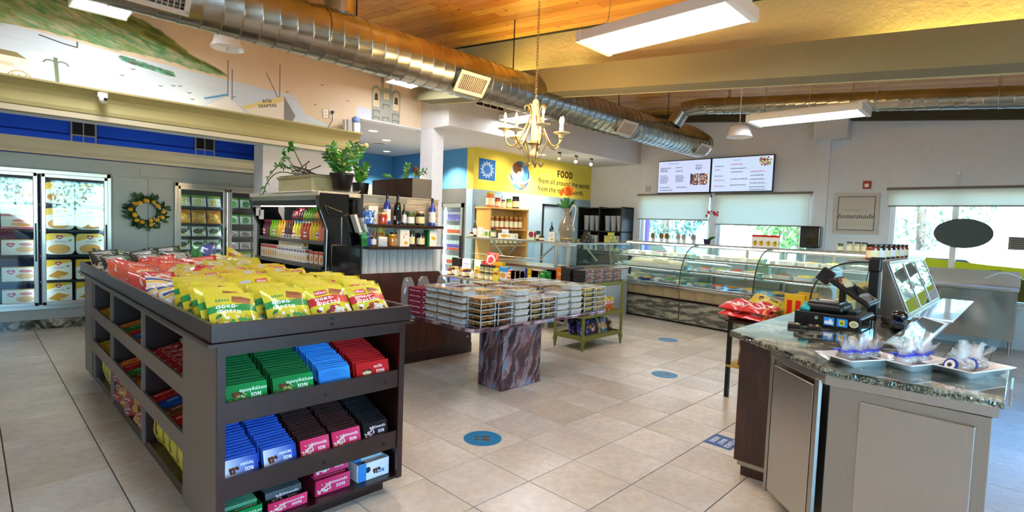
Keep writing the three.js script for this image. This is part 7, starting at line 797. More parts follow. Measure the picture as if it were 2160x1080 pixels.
// ------------------------------------------------------------------ till counter
{
  const t = thing('till_counter', 'angled till counter with granite top and stainless fronts', 'counter', [0, 0, 0]);
  const slabOf = (pts, y, h, bevel) => { const g = extrude(pts.map(p => [p[0], -p[1]]), h, bevel); g.rotateX(-Math.PI / 2); return g.translate(0, y, 0); };
  const top = [[3.54, -1.40], [3.28, -1.05], [2.925, -.69], [2.965, -.045], [3.66, -.05], [3.72, -.42], [4.0, -.6], [5.2, -.62], [5.2, -1.41]];
  const tg = slabOf(top, .915, .03, .004), uv = tg.attributes.uv, p = tg.attributes.position; for (let i = 0; i < p.count; i++) uv.setXY(i, p.getX(i) * .9 + p.getY(i) * .3, p.getZ(i) * .9); part('granite_top', tg, M.granite, t);
  part('rough_edge', (() => { const a = []; const q = rng(8); for (const [A, B] of [[top[8], top[0]], [top[0], top[1]], [top[1], top[2]], [top[2], top[3]]]) { const L = Math.hypot(B[0] - A[0], B[1] - A[1]), n = Math.round(L / .012); for (let i = 0; i < n; i++) { const f = (i + .5) / n; a.push(new THREE.IcosahedronGeometry(ri(q, .009, .015), 0).scale(.7, 1.15, 1).rotateY(q() * 3).translate(A[0] + (B[0] - A[0]) * f, .928 + ri(q, -.005, .004), A[1] + (B[1] - A[1]) * f)); } } return merge(a); })(), M.granite, t);
  part('carcass', slabOf([[3.52, -1.3], [3.52, -1.12], [3.37, -1.06], [3.0, -.68], [3.02, -.08], [3.6, -.09], [3.66, -.46], [3.96, -.66], [5.16, -.66], [5.16, -1.3], [3.52, -1.3]], .08, .83, 0), M.steelSoft, t);
  part('apron', slabOf([[3.33, -1.07], [2.955, -.69], [2.985, -.06], [3.02, -.06], [3.0, -.68], [3.36, -1.03]], .865, .047, .002), M.steel, t);
  part('front_panel', rb(.014, .78, .6, .003, 2.985, .47, -.375), M.steelSoft, t); part('front_door', rb(.016, .7, .42, .004, 2.972, .46, -.335), M.steel, t);
  const d = part('corner_door', rb(.018, .74, .4, .004), M.steel, t, [3.135, .47, -.885]); d.rotation.y = -.79; const fr = part('door_stile', rb(.02, .8, .03, .003, 0, 0, -.225), M.steelSoft, t, [3.135, .48, -.885]); fr.rotation.y = -.79; part('door_stile', rb(.02, .8, .035, .003, 0, 0, .23), M.steelSoft, t, [3.135, .48, -.885]).rotation.y = -.79; const dk = part('door_gap', rb(.012, .76, .02, .002), M.black, t, [2.99, .47, -.735]);
  part('wood_panel', rb(.022, .79, .225, .003, 3.5, .515, -1.2), M.burl, t); part('wood_side', bx(3.512, .12, -1.315, 5.16, .91, -1.3), M.burl, t); part('plinth', slabOf([[3.56, -1.29], [3.57, -1.1], [3.1, -.62], [3.1, -.15], [3.55, -.15], [4.0, -.72], [5.1, -.72], [5.1, -1.3]], 0, .08, 0), M.burl, t); part('end_bracket', rb(.3, .08, .012, .003, 3.5, .88, -.03), M.steel, t);
}
{ // till
  const Y = .946, t = thing('cash_drawer', 'black cash drawer with stickers under the till screen', 'cash drawer', [4.43, Y, -1.01]); part('body', rb(.42, .105, .41, .006, 0, .053, 0), M.black, t); part('drawer_front', rb(.41, .085, .012, .004, 0, .05, .207), M.blackGloss, t); part('lock', cyl(.012, .012, .006, 14).rotateZ(Math.PI / 2).translate(-.212, .07, -.06), M.alu, t); part('key', rb(.02, .05, .004, .002, .12, .03, .22), M.alu, t);
  cell('stickA', 64, 48, (g, w, h) => { fill(g, w, h, '#3a8fd8'); g.fillStyle = '#f0f0f0'; g.fillRect(6, 22, 50, 18); disc(g, 40, 16, 10, 6, '#e8e8f0'); }); cell('stickB', 64, 48, (g, w, h) => { fill(g, w, h, '#2a8fe0'); g.fillStyle = '#e8c02a'; g.fillRect(16, 8, 30, 32); disc(g, 30, 26, 10, 8, '#4a8a2a'); }); cell('stickC', 48, 48, (g, w, h) => { fill(g, w, h, '#0c0c0e'); disc(g, 24, 24, 20, 20, '#d8cfa8'); disc(g, 24, 26, 13, 11, '#b8a878'); });
  for (const [n, z] of [['stickA', .02], ['stickB', .1], ['stickC', .17]]) { const g = new THREE.PlaneGeometry(.065, .055); uvTo(g, n); g.rotateY(-Math.PI / 2); part('sticker', g, pMatte, t, [-.2115, .055, z]); }
  const k = thing('receipt_printer', 'black rounded receipt printer on the cash drawer', 'printer', [4.42, Y + .106, -1.05]); part('body', rb(.3, .06, .26, .025, 0, .03, 0, 4), M.black, k); part('cover', rb(.24, .02, .2, .008, .0, .065, 0, 3), M.blackGloss, k); part('paper', cb(.06, .002, .1, -.02, .078, .0), M.paper, k);
  const s = thing('till_screen', 'black tilted till screen above the cash drawer', 'screen', [4.46, Y + .105, -.93]); part('stand', merge([rb(.16, .02, .14, .006, 0, .01, .0), rb(.05, .16, .04, .01, 0, .09, -.04)]), M.black, s); const hd = new THREE.Group(); hd.name = 'head'; hd.position.set(0, .155, .03); hd.rotation.x = .58; s.add(hd); part('shell', rb(.34, .03, .3, .01, 0, 0, 0, 3), M.black, hd); part('display', rb(.31, .004, .26, .002, 0, .017, 0), phys(0x101820, { roughness: .06, clearcoat: 1 }), hd); part('customer_display', rb(.05, .1, .09, .008, -.12, -.0, -.19), M.black, hd);
  const c = thing('till_camera', 'tall black scanner stand beside the till', 'scanner', [5.0, Y, -.88]); part('post', rb(.03, .42, .07, .008, 0, .21, 0), M.black, c); part('head', rb(.05, .12, .09, .02, 0, .44, .0, 3), M.black, c); part('side_glow', rb(.004, .3, .02, .002, 0, .25, .04), M.alu, c);
  const h = thing('barcode_scanner', 'black handheld scanner lying beside the till', 'scanner', [4.85, Y, -.72], .5); part('grip', rb(.3, .05, .06, .02, 0, .03, 0, 4), M.black, h); part('head', new THREE.SphereGeometry(.05, 14, 10).scale(1, .8, 1.1).translate(-.12, .09, 0), M.blackGloss, h); part('cable', tube([[.15, .03, 0], [.25, .01, .05], [.2, .008, .12], [.05, .008, .1]], .006, 20, 6), M.black, h);
  const cr = thing('card_terminal', 'black card terminal beside the scanner', 'card terminal', [4.66, Y, -.66], .25); part('body', rb(.2, .035, .085, .012, 0, .03, 0, 3), M.black, cr); part('keypad', cb(.09, .004, .06, .04, .049, 0), mat(0x2a3a6a), cr);
  for (const [z, n] of [[-1.17, 0], [-1.05, 1]]) { const q = thing('card_reader', n ? 'small black card reader with coloured keys nearer the stickers' : 'small black card reader with coloured keys at the counter edge', 'card reader', [4.08 + n * .03, Y, z], .3); part('body', rb(.12, .03, .085, .008, 0, .015, 0), M.black, q); for (let i = 0; i < 4; i++) part('key', cb(.012, .004, .018, -.03 + (i % 2) * .02, .032, -.025 + Math.floor(i / 2) * .04), mat([0xc83a2a, 0x3a9a4a, 0xd8c03a, 0xb8b8b8][i]), q); }
  const tr = thing('turquoise_trinket', 'small turquoise pot on the cash drawer corner', 'ornament', [4.27, Y + .106, -1.16]); part('pot', lathe([[0, 0], [.03, 0], [.036, .02], [.026, .035], [.012, .045], [.014, .055], [0, .07]], 14), mat(0x2a9a94, { roughness: .4 }), tr);
}
{ // three white trays of wrapped sweets
  const Y = .946, r = rng(19); const trayShape = () => { const s = merge([0].map(() => { const g = new THREE.CylinderGeometry(.7072, .7072 * .66, 1, 4, 1, true).rotateY(Math.PI / 4); g.scale(.36, .045, .21); return g; })); const i = new THREE.CylinderGeometry(.7072 * .97, .7072 * .64, 1, 4, 1, true).rotateY(Math.PI / 4).scale(.36, .042, .21); return merge([s.translate(0, .0225, 0), i.toNonIndexed().translate(0, .0245, 0), cb(.235, .006, .137, 0, .003, 0), ...[[-1, 0], [1, 0]].map(([a]) => rb(.008, .006, .21, .002, a * .18, .045, 0)), ...[-1, 1].map(a => rb(.36, .006, .008, .002, 0, .045, a * .105))]); }; const tg = trayShape();
  [[3.2, -.60, -.5, 'dark biscuits tied with blue ribbon', 'tray'], [3.34, -.40, -.42, 'blue ribbon packets', 'tray'], [3.42, -.19, -.4, 'blue and white eye charms', 'tray']].forEach(([x, z, a, l], n) => { const t = thing('white_tray', 'white wavy tray holding ' + l, 'tray', [x, Y, z], a); part('dish', tg, M.porcelain, t);
    for (let k = 0; k < 4; k++) { const w = thing('wrapped_favour', `clear wrapped favour among the ${['dark biscuits', 'ribbon packets', 'eye charms'][n]}, ${ORD[k]} from the tray end by the corner door`, 'favour', [x + Math.cos(a) * (k - 1.5) * .06, Y + .012, z - Math.sin(a) * (k - 1.5) * .055 + ri(r, -.01, .01)], a + ri(r, -.3, .3), 'wrapped favours on the till counter'); w.scale.setScalar(1.3); part('sweets', new THREE.IcosahedronGeometry(.03, 1).scale(1.1, .7, 1.1).translate(0, .022, 0), mat(n === 0 ? 0x3a2418 : n === 1 ? 0xb8b0a8 : 0x8a6a4a, { roughness: .6 }), w); if (n === 2) { part('eye_charm', merge([cyl(.026, .026, .006, 20).rotateZ(1.2)]).translate(-.034, .03, 0), mat(0x1c3a9c, { roughness: .2 }), w); part('eye_white', cyl(.019, .019, .008, 20).rotateZ(1.2).translate(-.0345, .03, 0), mat(0xf0f0f0, { roughness: .2 }), w); part('eye_pupil', cyl(.008, .008, .011, 12).rotateZ(1.2).translate(-.035, .03, 0), mat(0x2a1a14), w); } else part('ribbon', merge([new THREE.TorusGeometry(.022, .006, 6, 14).rotateX(Math.PI / 2).translate(0, .042, 0), cb(.055, .003, .014, .02, .048, .012), cb(.05, .003, .014, -.024, .05, -.01)]), mat(0x1f2fb8, { roughness: .4 }), w);
      const fan = []; for (let i = 0; i < 9; i++) { const L = ri(r, .045, .08), g = new THREE.PlaneGeometry(.018, L, 1, 3); const pp = g.attributes.position; for (let j = 0; j < pp.count; j++) pp.setZ(j, .006 * Math.sin(j * 2.1 + i)); g.translate(0, L / 2, 0); g.rotateX(ri(r, -.7, .7)); g.rotateZ(ri(r, -.9, .9)); g.rotateY(r() * 6); g.translate(0, .045, 0); fan.push(g); } part('film', merge([...fan, new THREE.IcosahedronGeometry(.037, 1).scale(1, .8, 1).translate(0, .025, 0)]), phys(0xffffff, { roughness: .12, transmission: .82, thickness: 0, side: THREE.DoubleSide }), w); } });
}
{ // small curved case behind the till, its rear doors towards the staff
  const t = thing('pastry_case', 'small curved glass case with slanted steel rear doors behind the till', 'display case', [0, 0, 0]), x0 = 5.28, x1 = 7.3; part('base', bx(x0, 0, -1.36, x1, .93, -.72), M.steelSoft, t); part('deck', bx(x0, .93, -1.4, x1, .95, -.66), M.steel, t);
  const cur = [[-1.4, .95], [-1.39, 1.1], [-1.33, 1.24], [-1.22, 1.34], [-1.08, 1.385], [-.86, 1.39]]; const pos = [], idx = []; for (const x of [x0, x1]) cur.forEach(p => pos.push(x, p[1], p[0])); for (let i = 0; i < 5; i++) idx.push(i, 6 + i, i + 1, i + 1, 6 + i, 7 + i); const g = new THREE.BufferGeometry(); g.setAttribute('position', new THREE.Float32BufferAttribute(pos, 3)); g.setIndex(idx); g.computeVertexNormals(); part('curved_glass', g, M.glassGreen, t);
  const eg = extrude([...cur.map(p => [-p[0], p[1]]), [.7, .96]], .006).rotateY(Math.PI / 2); part('end_glass', eg.translate(x0, 0, 0), M.glassGreen, t); part('glass_edge', tube(cur.map(p => [x0, p[1], p[0]]), .008, 20, 6), mat(0x202624), t); const ep = extrude([[.94, .96], [.94, 1.38], [.85, 1.4], [.68, .96]], .03).rotateY(Math.PI / 2); part('end_frame', ep.translate(x0 - .02, 0, 0), M.steel, t); part('top', rb(x1 - x0, .02, .3, .004, (x0 + x1) / 2, 1.4, -.98), M.steel, t);
  const n = 3; for (let k = 0; k < n; k++) { const a = x0 + .04 + k * (x1 - x0 - .08) / n, b = a + (x1 - x0 - .08) / n - .02; const d = new THREE.Group(); d.name = 'rear_door'; d.position.set((a + b) / 2, 1.185, -.765); d.rotation.x = -.38; t.add(d); const w = b - a; part('frame', merge([rb(w, .03, .018, .003, 0, .22, 0), rb(w, .03, .018, .003, 0, -.22, 0), rb(.03, .46, .018, .003, -w / 2, 0, 0), rb(.03, .46, .018, .003, w / 2, 0, 0)]), M.steel, d); part('pane', cb(w - .05, .42, .005), phys(0x9aa4a0, { roughness: .03, metalness: .6, clearcoat: 1 }), d); part('handle', new THREE.TorusGeometry(.03, .005, 6, 16, 3.14).rotateZ(-1.57).translate(w / 2 - .02, 0, .015), M.alu, d); }
  part('work_ledge', rb(2.0, .018, .26, .004, 6.4, .965, -.54), M.porcelain, t); for (let k = 0; k < 5; k++) { const q = thing('wrapped_sandwich', `yellow wrapped pastry in the small curved case, ${ORD[k]} from the till`, 'pastry', [5.5 + k * .3, .952, -1.15], 0, 'pastries in the small curved case'); part('pastry', rb(.2, .2, .16, .03, 0, .1, 0, 2), mat(0xd8b85a, { roughness: .6 }), q); part('wrap', rb(.21, .1, .17, .02, 0, .05, 0, 2), mat(0xe8dcae, { roughness: .4 }), q); }
  [0x8a3a1c, 0x2a1414, 0x4a1414, 0x3a1a1a, 0x6a2418, 0x9a4a2a, 0x8a2a1c].forEach((c, k) => { const p = onZ(1841 + k * 15.5, 545, -.98); vessel('jar', 'jam_jar', `${['orange brown', 'black', 'dark red', 'deep maroon', 'brick red', 'light brown', 'scarlet'][k]} jam jar with dark lid on the small curved case`, 'jar', [5.42 + k * .24, 1.411, -.98], .11, .135, c, 0x2a2018, k % 2 ? 'lblWhite' : 'lblOlive', 'jam jars on the small curved case'); });
  const g2 = thing('glass_board', 'steel edged glass board along the staff side of the till counter', 'board', [4.7, .953, -.53]); g2.rotation.x = .12; part('glass', rb(1.7, .01, .16, .003, 0, .005, 0), phys(0xc8d4d4, { roughness: .04, metalness: .5, clearcoat: 1 }), g2); part('edge', rb(1.7, .022, .014, .003, 0, .0, .085), M.porcelain, g2);
}
{ // stand with bags beside the till, steel table under the street window
  const t = thing('bag_stand', 'black stand of packaged bread beside the till counter', 'stand', [5.35, 0, -1.85]); for (const x of [-.18, .55]) for (const z of [-.2, .2]) part('leg', bx(x - .018, 0, z - .018, x + .018, .76, z + .018), M.black, t); part('top', bx(-.22, .74, -.24, .6, .76, .24), M.kioskDark, t); part('low_shelf', bx(-.2, .3, -.22, .58, .32, .22), mat(0xb8963a), t);
  const r = rng(23); for (let k = 0; k < 8; k++) single('red_snack_bag', `red snack bag on the black stand, ${k % 2 ? 'upper' : 'lower'} layer, ${k % 4 > 1 ? 'case' : 'till'} side, ${k > 3 ? 'deli' : 'counter'} row`, 'bag', pouch(.2, .26, .1, 'bagScarlet', k % 3), pFilm, [5.26 + (k % 4 > 1 ? .24 : 0), .80 + (k % 2) * .07, -1.72 - Math.floor(k / 4) * .2], [-1.5, ri(r, -.3, .3), 0], 'red bags on the black stand'); for (let k = 0; k < 5; k++) single('yellow_snack_bag', `yellow and green bag heaped on the black stand, ${ORD[k]} from the red bags`, 'bag', pouch(.2, .22, .08, 'bagFigure', k % 3), pFilm, [5.6 + (k % 3) * .13, .82 + (k > 2 ? .06 : 0), -1.85 + (k % 2) * .14], [-1.3, ri(r, -.6, .6), 0], 'yellow bags on the black stand'); for (let k = 0; k < 2; k++) single('striped_carton', k ? 'red and yellow striped carton nearer the case' : 'red and yellow striped carton nearer the till', 'carton', carton(.05, .26, .18, 0xd8b02a, { nx: cellStripe(), pz: cellStripe() }), pMatte, [5.62 + k * .32, .762, -1.62 + k * .03]); single('bread_loaf', 'bagged brown loaf with blue tie on the low stand shelf', 'bread', pouch(.16, .3, .12, 'boxBrown', 2), pFilm, [5.24, .322, -1.9], [0, -1.2, 0]);
  const s = thing('steel_work_table', 'stainless work table with backsplash under the street window', 'work table', [0, 0, 0]), X = 10.3, za = -1.42, zb = -.1; part('top', rb(.7, .04, zb - za, .008, X + .35, .93, (za + zb) / 2), M.steel, s); part('backsplash', rb(.02, .24, zb - za, .004, X + .69, 1.05, (za + zb) / 2), M.steel, s); part('outlet', rb(.012, .07, .11, .004, X + .675, 1.06, za + .2), mat(0x5a5a58), s); for (const [a, b] of [[za + .02, -.98], [-.97, zb - .02]]) { const g = new THREE.PlaneGeometry(b - a - .01, .68, 14, 14).rotateY(-Math.PI / 2); const pp = g.attributes.position; for (let i = 0; i < pp.count; i++) pp.setX(i, .006 * Math.sin(pp.getY(i) * 7 + pp.getZ(i) * 5) + .004 * Math.sin(pp.getZ(i) * 11)); g.computeVertexNormals(); part('door', g, phys(0xb8b2a4, { roughness: .16, metalness: 1 }), s, [X + .045, .56, (a + b) / 2]); } part('cabinet', bx(X + .06, .2, za + .02, X + .69, .91, zb - .02), M.steelSoft, s); for (const z of [za + .06, zb - .06]) for (const x of [X + .1, X + .6]) part('leg', cyl(.02, .016, .2, 10, x, .1, z), M.steelSoft, s); const hz = thing('hose', 'thin grey hose curving over the steel work table', 'hose', [X + .5, .955, -.3]); part('tube', tube([[0, .1, -.2], [0, .2, 0], [0, .1, .25], [0, -.2, .3], [0, -.4, .22]], .008, 24, 6), M.whitePlastic, hz);
}
function cellStripe() { if (!CELL.stripe) cell('stripe', 64, 64, (g, w, h) => { fill(g, w, h, '#d8b02a'); g.fillStyle = '#d0281c'; g.fillRect(10, 14, 16, 50); g.fillRect(36, 14, 16, 50); }); return 'stripe'; }
// ------------------------------------------------------------------ wall and floor items
{
  const W = XE - .002;
  const d = thing('towel_dispenser', 'black paper towel dispenser on the street wall', 'dispenser', [W - .11, 1.585, -2.95]); part('cover', rb(.22, .4, .35, .03, 0, 0, 0, 4), M.blackGloss, d); part('window', rb(.01, .05, .12, .004, -.11, .02, 0), mat(0x3a3a3e, { roughness: .2 }), d); part('mouth', rb(.03, .03, .26, .006, -.09, -.19, 0), M.black, d); part('paper_tab', cb(.003, .03, .06, -.1, -.17, 0), M.paper, d);
  const a = thing('fire_alarm', 'red fire alarm strobe on the street wall', 'alarm', [W - .02, 2.53, -2.15]); part('box', rb(.04, .135, .12, .006), mat(0xa81414, { roughness: .4 }), a); part('strobe', rb(.02, .06, .06, .008, -.028, -.01, 0), M.whitePlastic, a); part('knob', cyl(.012, .012, .02, 10).rotateZ(1.57).translate(-.03, -.03, 0), M.alu, a);
  const sg = thing('wood_sign', 'pale plank wall sign with grey border and script lettering', 'sign', [W - .03, 2.03, -2.285]); const tS = canvasTex(512, 540, (g, w, h) => { fill(g, w, h, '#cfc5b6'); const r = rng(4); for (let i = 0; i < 200; i++) { g.globalAlpha = .1; g.fillStyle = pick(r, ['#b8ad9c', '#e0d8cc', '#a89c8a']); g.fillRect(0, r() * h, w, ri(r, 1, 6)); } g.globalAlpha = 1; g.strokeStyle = '#6a6a70'; g.lineWidth = 12; g.strokeRect(46, 50, w - 92, h - 100); text(g, 'HAPPINESS IS', w / 2, 232, 42, '#a49a90', '400'); g.save(); g.fillStyle = '#55555a'; g.font = 'italic 700 76px serif'; g.textAlign = 'center'; g.fillText('homemade', w / 2, 336); g.restore(); }); for (let k = 0; k < 6; k++) { const g = new THREE.BoxGeometry(.02, .117, .68), uv = g.attributes.uv; for (let i = 0; i < 24; i++) { if (i >= 4 && i < 8) uv.setY(i, (k + uv.getY(i)) / 6); else uv.setXY(i, .02, .02); } part('plank', g, mat(0xffffff, { map: tS, roughness: .8 }), sg, [0, -.3 + k * .12, 0]); } part('batten', merge([cb(.02, .7, .06, .018, 0, -.25), cb(.02, .7, .06, .018, 0, .25)]), mat(0x9a8a74), sg);
  const nt = canvasTex(96, 80, (g, w, h) => { fill(g, w, h, '#e6e4de'); g.fillStyle = '#555'; for (let i = 0; i < 6; i++) g.fillRect(8, 10 + i * 11, 60 + (i * 37) % 20, 4); }); const n1 = new THREE.PlaneGeometry(.21, .17).rotateY(-Math.PI / 2); single('paper_notice', 'small printed paper notice left of the menu screens', 'notice', n1, mat(0xffffff, { map: nt }), [W - .001, 2.56, -6.44]);
  const ov = thing('oval_sign', 'dark oval sign hung in the large street window', 'sign', [XE + .05, 1.73, -.82]); part('board', cyl(.5, .5, .02, 40).rotateZ(1.57).scale(1, .46, .72), mat(0x3c4a48, { roughness: .5 }), ov); part('rim', new THREE.TorusGeometry(.5, .012, 6, 40).rotateY(1.57).scale(1, .46, .72), M.black, ov); const np = new THREE.PlaneGeometry(.32, .2).rotateY(-Math.PI / 2); single('paper_notice', 'grey printed notice taped to the large street window', 'notice', np, mat(0x9a968e, { map: nt }), [XE + .06, 1.6, -.12]); const sp = thing('sprinkler', 'small hanging sensor above the window shade', 'sensor', [W - .04, 2.62, -.92]); part('body', cyl(.03, .03, .06, 14, 0, .06, 0), M.whitePlastic, sp); part('rod', rod([0, .05, 0], [0, -.14, 0], .006), M.alu, sp);
  const cm = onZ(217, 209, -7.12), c = thing('security_camera', 'small white security camera on the plaster ledge', 'camera', [cm.x, cm.y, -7.12]); part('mount', rb(.09, .06, .05, .015, 0, .04, -.02, 3), M.whitePlastic, c); part('eye', new THREE.SphereGeometry(.04, 16, 12).translate(0, -.01, .02), M.whitePlastic, c); part('lens', cyl(.018, .018, .02, 14).rotateX(1.57).translate(.015, -.01, .055), M.black, c);
  for (const [px, l] of [[686, 'blank'], [699, 'with a black plug']]) { const p = onZ(px, 240, ZM), o = thing('wall_socket', `white wall socket ${l} on the painted wall`, 'socket', [p.x, p.y, ZM + .008]); part('plate', rb(.075, .12, .012, .004), M.whitePlastic, o); part('slot', merge([cb(.03, .025, .014, 0, .025, .002), cb(.03, .025, .014, 0, -.025, .002)]), mat(0xcfccc4), o); if (px > 690) part('plug', rb(.035, .04, .04, .006, 0, .02, .025), M.black, o); } { const p = onZ(699, 240, ZM), o = thing('power_cord', 'black power cord hanging from the wall socket', 'cord', [p.x, p.y, ZM + .04]); part('cable', tube([[0, .0, 0], [-.01, -.1, .01], [-.06, -.2, 0], [-.1, -.26, .02]], .005, 20, 6), M.black, o); }
  { const o = thing('emergency_light', 'steel and white emergency lamp on the plaster ledge end', 'lamp', [3.98, 2.87, ZM + .16]); part('can', cyl(.07, .07, .17, 18, -.06, .085, 0), M.alu, o); part('box', rb(.1, .15, .1, .01, .07, .075, 0), M.whitePlastic, o); part('blue_lens', new THREE.SphereGeometry(.055, 14, 10).translate(.06, .19, .01), mat(0x7a9ad8, { roughness: .3 }), o); } { const o = thing('spot_lamp', 'small white spot lamp under the ledge end', 'lamp', [4.16, 2.72, ZM + .1]); part('arm', rod([-.06, 0, 0], [.06, 0, 0], .012), M.ivory, o); part('head', new THREE.SphereGeometry(.04, 12, 10).translate(.09, 0, .02), M.ivory, o); }
  // header louvre and track lights
  const lv = thing('louvre_vent', 'dark louvre vent high on the white header', 'vent', [6.2, 3.62, ZH + .004]); part('opening', cb(.62, .13, .01, 0, 0, 0), mat(0x2c1a12), lv); part('frame', merge([cb(.66, .015, .02, 0, .07, .004), cb(.66, .015, .02, 0, -.07, .004), ...[-.33, -.16, 0, .16, .33].map(x => cb(.015, .14, .02, x, 0, .004))]), M.whitePlastic, lv);
  [[1130, 334], [1180, 335], [1215, 345], [1247, 352]].forEach(([px, py], k) => { const p = onZ(px, py, -7.05), o = thing('track_spot', ['black track spot nearest the globe painting', 'black track spot above the word food', 'black track spot right of the lettering', 'black track spot at the street wall corner'][k], 'light', [p.x, ALC, -7.05]); part('adapter', rb(.1, .03, .03, .005, 0, -.015, 0), M.black, o); part('arm', tube([[0, -.03, 0], [.03, -.06, 0], [.02, -.1, 0]], .007, 10, 6), M.black, o); part('bulb', new THREE.SphereGeometry(.032, 14, 10).translate(0, -.13, -.01), mat(0xfff2d8, { emissive: 0xffedc8, emissiveIntensity: k === 1 ? .4 : 10 }), o); if (k !== 1) { const l = new THREE.SpotLight(0xffedc8, 5, 0, .8, .6, 2); l.position.set(0, -.14, -.04); l.target.position.set(0, -.9, -1); o.add(l, l.target); } });
  // floor stickers
  const tC = canvasTex(256, 256, (g, w, h) => { fill(g, w, h, '#1f7fb4'); g.strokeStyle = '#125a86'; g.lineWidth = 3; g.beginPath(); g.ellipse(128, 128, 92, 92, 0, 0, 7); g.stroke(); for (let i = 0; i < 30; i++) { const a = i / 30 * 6.283; text(g, 'KEEP YOUR DISTANCE 2 METRES  '[i % 29] || ' ', 128 + Math.cos(a) * 108, 128 + Math.sin(a) * 108, 18, '#125a86', 'bold', a + 1.57); } for (const s of [-1, 1]) { disc(g, 128 + s * 26, 106, 17, 34, '#6a4632', s * .12); disc(g, 128 + s * 24, 168, 13, 16, '#6a4632'); } }); const cg = new THREE.CylinderGeometry(.142, .142, .0012, 48), sm = [mat(0x1f7fb4, { roughness: .4 }), mat(0xffffff, { map: tC, roughness: .4 })];
  [[2.67, -2.84, 'near the candy display'], [5.41, -2.84, 'between the table and the till'], [7.19, -3.75, 'before the deli case']].forEach(([x, z, l], k) => { const m = single('floor_sticker', 'round blue footprint sticker on the floor ' + l, 'sticker', cg, [sm[0], sm[1], sm[0]], [x, .0009, z], [0, -.8, 0]); });
  const tW = canvasTex(256, 224, (g, w, h) => { fill(g, w, h, '#1b4f94'); text(g, 'PLEASE', w / 2, 50, 60, '#e8eef6'); text(g, 'WAIT', w / 2, 114, 58, '#e8eef6'); text(g, 'HERE', w / 2, 178, 60, '#e8eef6'); }); const wg = new THREE.BoxGeometry(.24, .0012, .21); const bm = mat(0x1b4f94); single('floor_sticker', 'blue rectangular floor sticker reading please wait here', 'sticker', wg, [bm, bm, mat(0xffffff, { map: tW, roughness: .4 }), bm, bm, bm], [4.02, .0009, -1.6], [0, Math.PI, 0]);
}
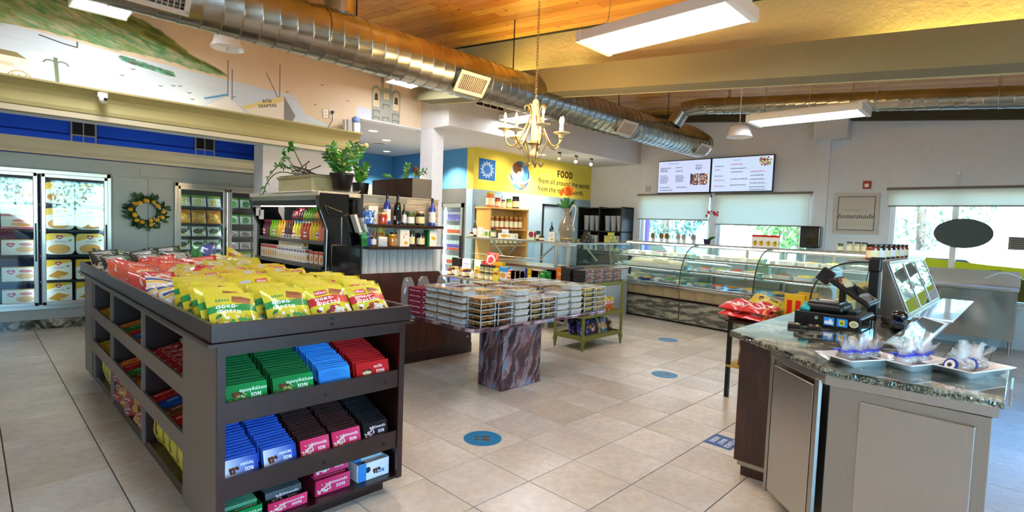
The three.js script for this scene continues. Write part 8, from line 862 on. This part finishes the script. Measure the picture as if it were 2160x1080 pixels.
// ------------------------------------------------------------------ street outside
{
  const gm = mat(0xb9b4a8, { roughness: .95 }); struct('ground_outside', bx(XE + .25, -.4, -40, 60, -.12, 40), gm, null, 'pale pavement and street outside'); struct('ground_front', bx(-30, -.4, ZS + .25, XE + .2, -.12, 40), gm, null, 'pale pavement before the shop window');
  const lf = (c) => mat(c, { roughness: .8, side: THREE.DoubleSide }); const tree = (x, z, h, rad, c, label, seed, base = -.12) => { const r = rng(seed), t = thing('street_tree', label, 'tree', [x, base, z]); part('trunk', tube([[0, 0, 0], [.05, h * .3, .03], [0, h * .6, 0]], .11, 10, 8), mat(0x6a5a48), t); const a = []; for (let i = 0; i < 1500; i++) { const an = r() * 6.28, ph = Math.acos(2 * r() - 1), q = rad * Math.cbrt(ri(r, .25, 1)), g = leafGeo.clone(); const s = ri(r, .07, .15); g.scale(s, s * 1.3, s); g.rotateX(r() * 6); g.rotateY(r() * 6); a.push(g.translate(Math.sin(ph) * Math.cos(an) * q, h * .68 + Math.cos(ph) * q * .9, Math.sin(ph) * Math.sin(an) * q)); } tag(part('crown', merge(a), lf(c), t), null, null, null, 'stuff'); };
  tree(17, -9.2, 4.0, 1.5, 0x4a7a6a, 'leafy blue green tree outside the left deli window', 1); tree(20.5, -6.4, 4.6, 1.9, 0x8a9a5a, 'olive leafed tree outside the right deli window', 2); tree(16, -4.6, 3.6, 1.3, 0x6a9a4a, 'bright green tree outside beside the towel dispenser', 3); tree(19.5, -2.4, 4.4, 1.7, 0x8a9a78, 'pale leafed tree on the bank outside the large window', 4); tree(18.2, 1.2, 3.2, 1.3, 0x7a8a6a, 'grey green bush on the bank outside the large window', 5); tree(2.5, 12, 5, 2.0, 0x4a7a2a, 'green tree outside the shop window', 6);
  const b = thing('street_building', 'long pale building across the street', 'building', [33, -.12, -12]); part('wall', bx(0, 0, -9, 6, 4.5, 8), mat(0xd9d4cb), b); part('roof', bx(-.4, 4.5, -9.4, 6.4, 4.8, 8.4), mat(0x8a8078), b); for (let k = 0; k < 5; k++) part('window', bx(-.05, 1.2, -7.6 + k * 3.2, .02, 3, -5.8 + k * 3.2), mat(0x5a6a78, { roughness: .1 }), b);
  const hl = thing('rocky_bank', 'pale rocky bank rising across the street', 'bank', [20, -.12, 8]); part('slope', jitterXYZ(new THREE.PlaneGeometry(14, 14, 22, 22).rotateX(-Math.PI / 2).rotateZ(.34).toNonIndexed(), .09, 3).translate(4, 1.6, 0), mat(0xc9b9a0, { side: THREE.DoubleSide, roughness: .95 }), hl);
  const car = (x, z, c, label, turn = 0) => { const t = thing('parked_car', label, 'car', [x, -.12, z], turn); const s = [[-2.1, .35], [-2.15, .7], [-1.9, .9], [-1.2, .98], [-.6, 1.42], [.9, 1.45], [1.6, 1.0], [2.15, .9], [2.2, .4]]; part('body', extrude(s, 1.6, .05).rotateY(0).translate(0, 0, -.8), phys(c, { roughness: .25, clearcoat: 1 }), t); for (const sd of [-1, 1]) part('side_windows', extrude([[-.95, 1.0], [-.5, 1.34], [.8, 1.36], [1.3, 1.02]], .01).translate(0, 0, sd * .86 - .005), mat(0x1c2228, { roughness: .05 }), t); for (const x2 of [-1.35, 1.4]) for (const sd of [-1, 1]) { part('wheel', cyl(.32, .32, .2, 20).rotateX(1.57).translate(x2, .32, sd * .76), M.black, t); } };
  car(15.6, -1.5, 0xe8e8e6, 'white parked car outside the large window', 1.57); car(15.2, -8.2, 0xd8dcdf, 'silver parked car outside the left deli window', 1.4); car(16.4, 3.4, 0x4a7ab8, 'blue parked car outside the large window', 1.6); car(.2, 9.5, 0x9a1c1c, 'red parked car outside the shop window', 0);
  const pp = thing('purple_post', 'purple painted porch post outside the left deli window', 'post', [12.2, -.12, -7.15]); part('shaft', rb(.16, 3.4, .16, .02, 0, 1.7, 0), mat(0x8a4a9a), pp); part('base', rb(.24, .2, .24, .02, 0, .1, 0), mat(0x7a4488), pp);
}
// ------------------------------------------------------------------ hand over
scene.traverse(o => { if (o.isMesh) { o.castShadow = true; o.receiveShadow = true; } if (o.isLight && o.shadow) o.castShadow = true; });
renderer.render(scene, camera);
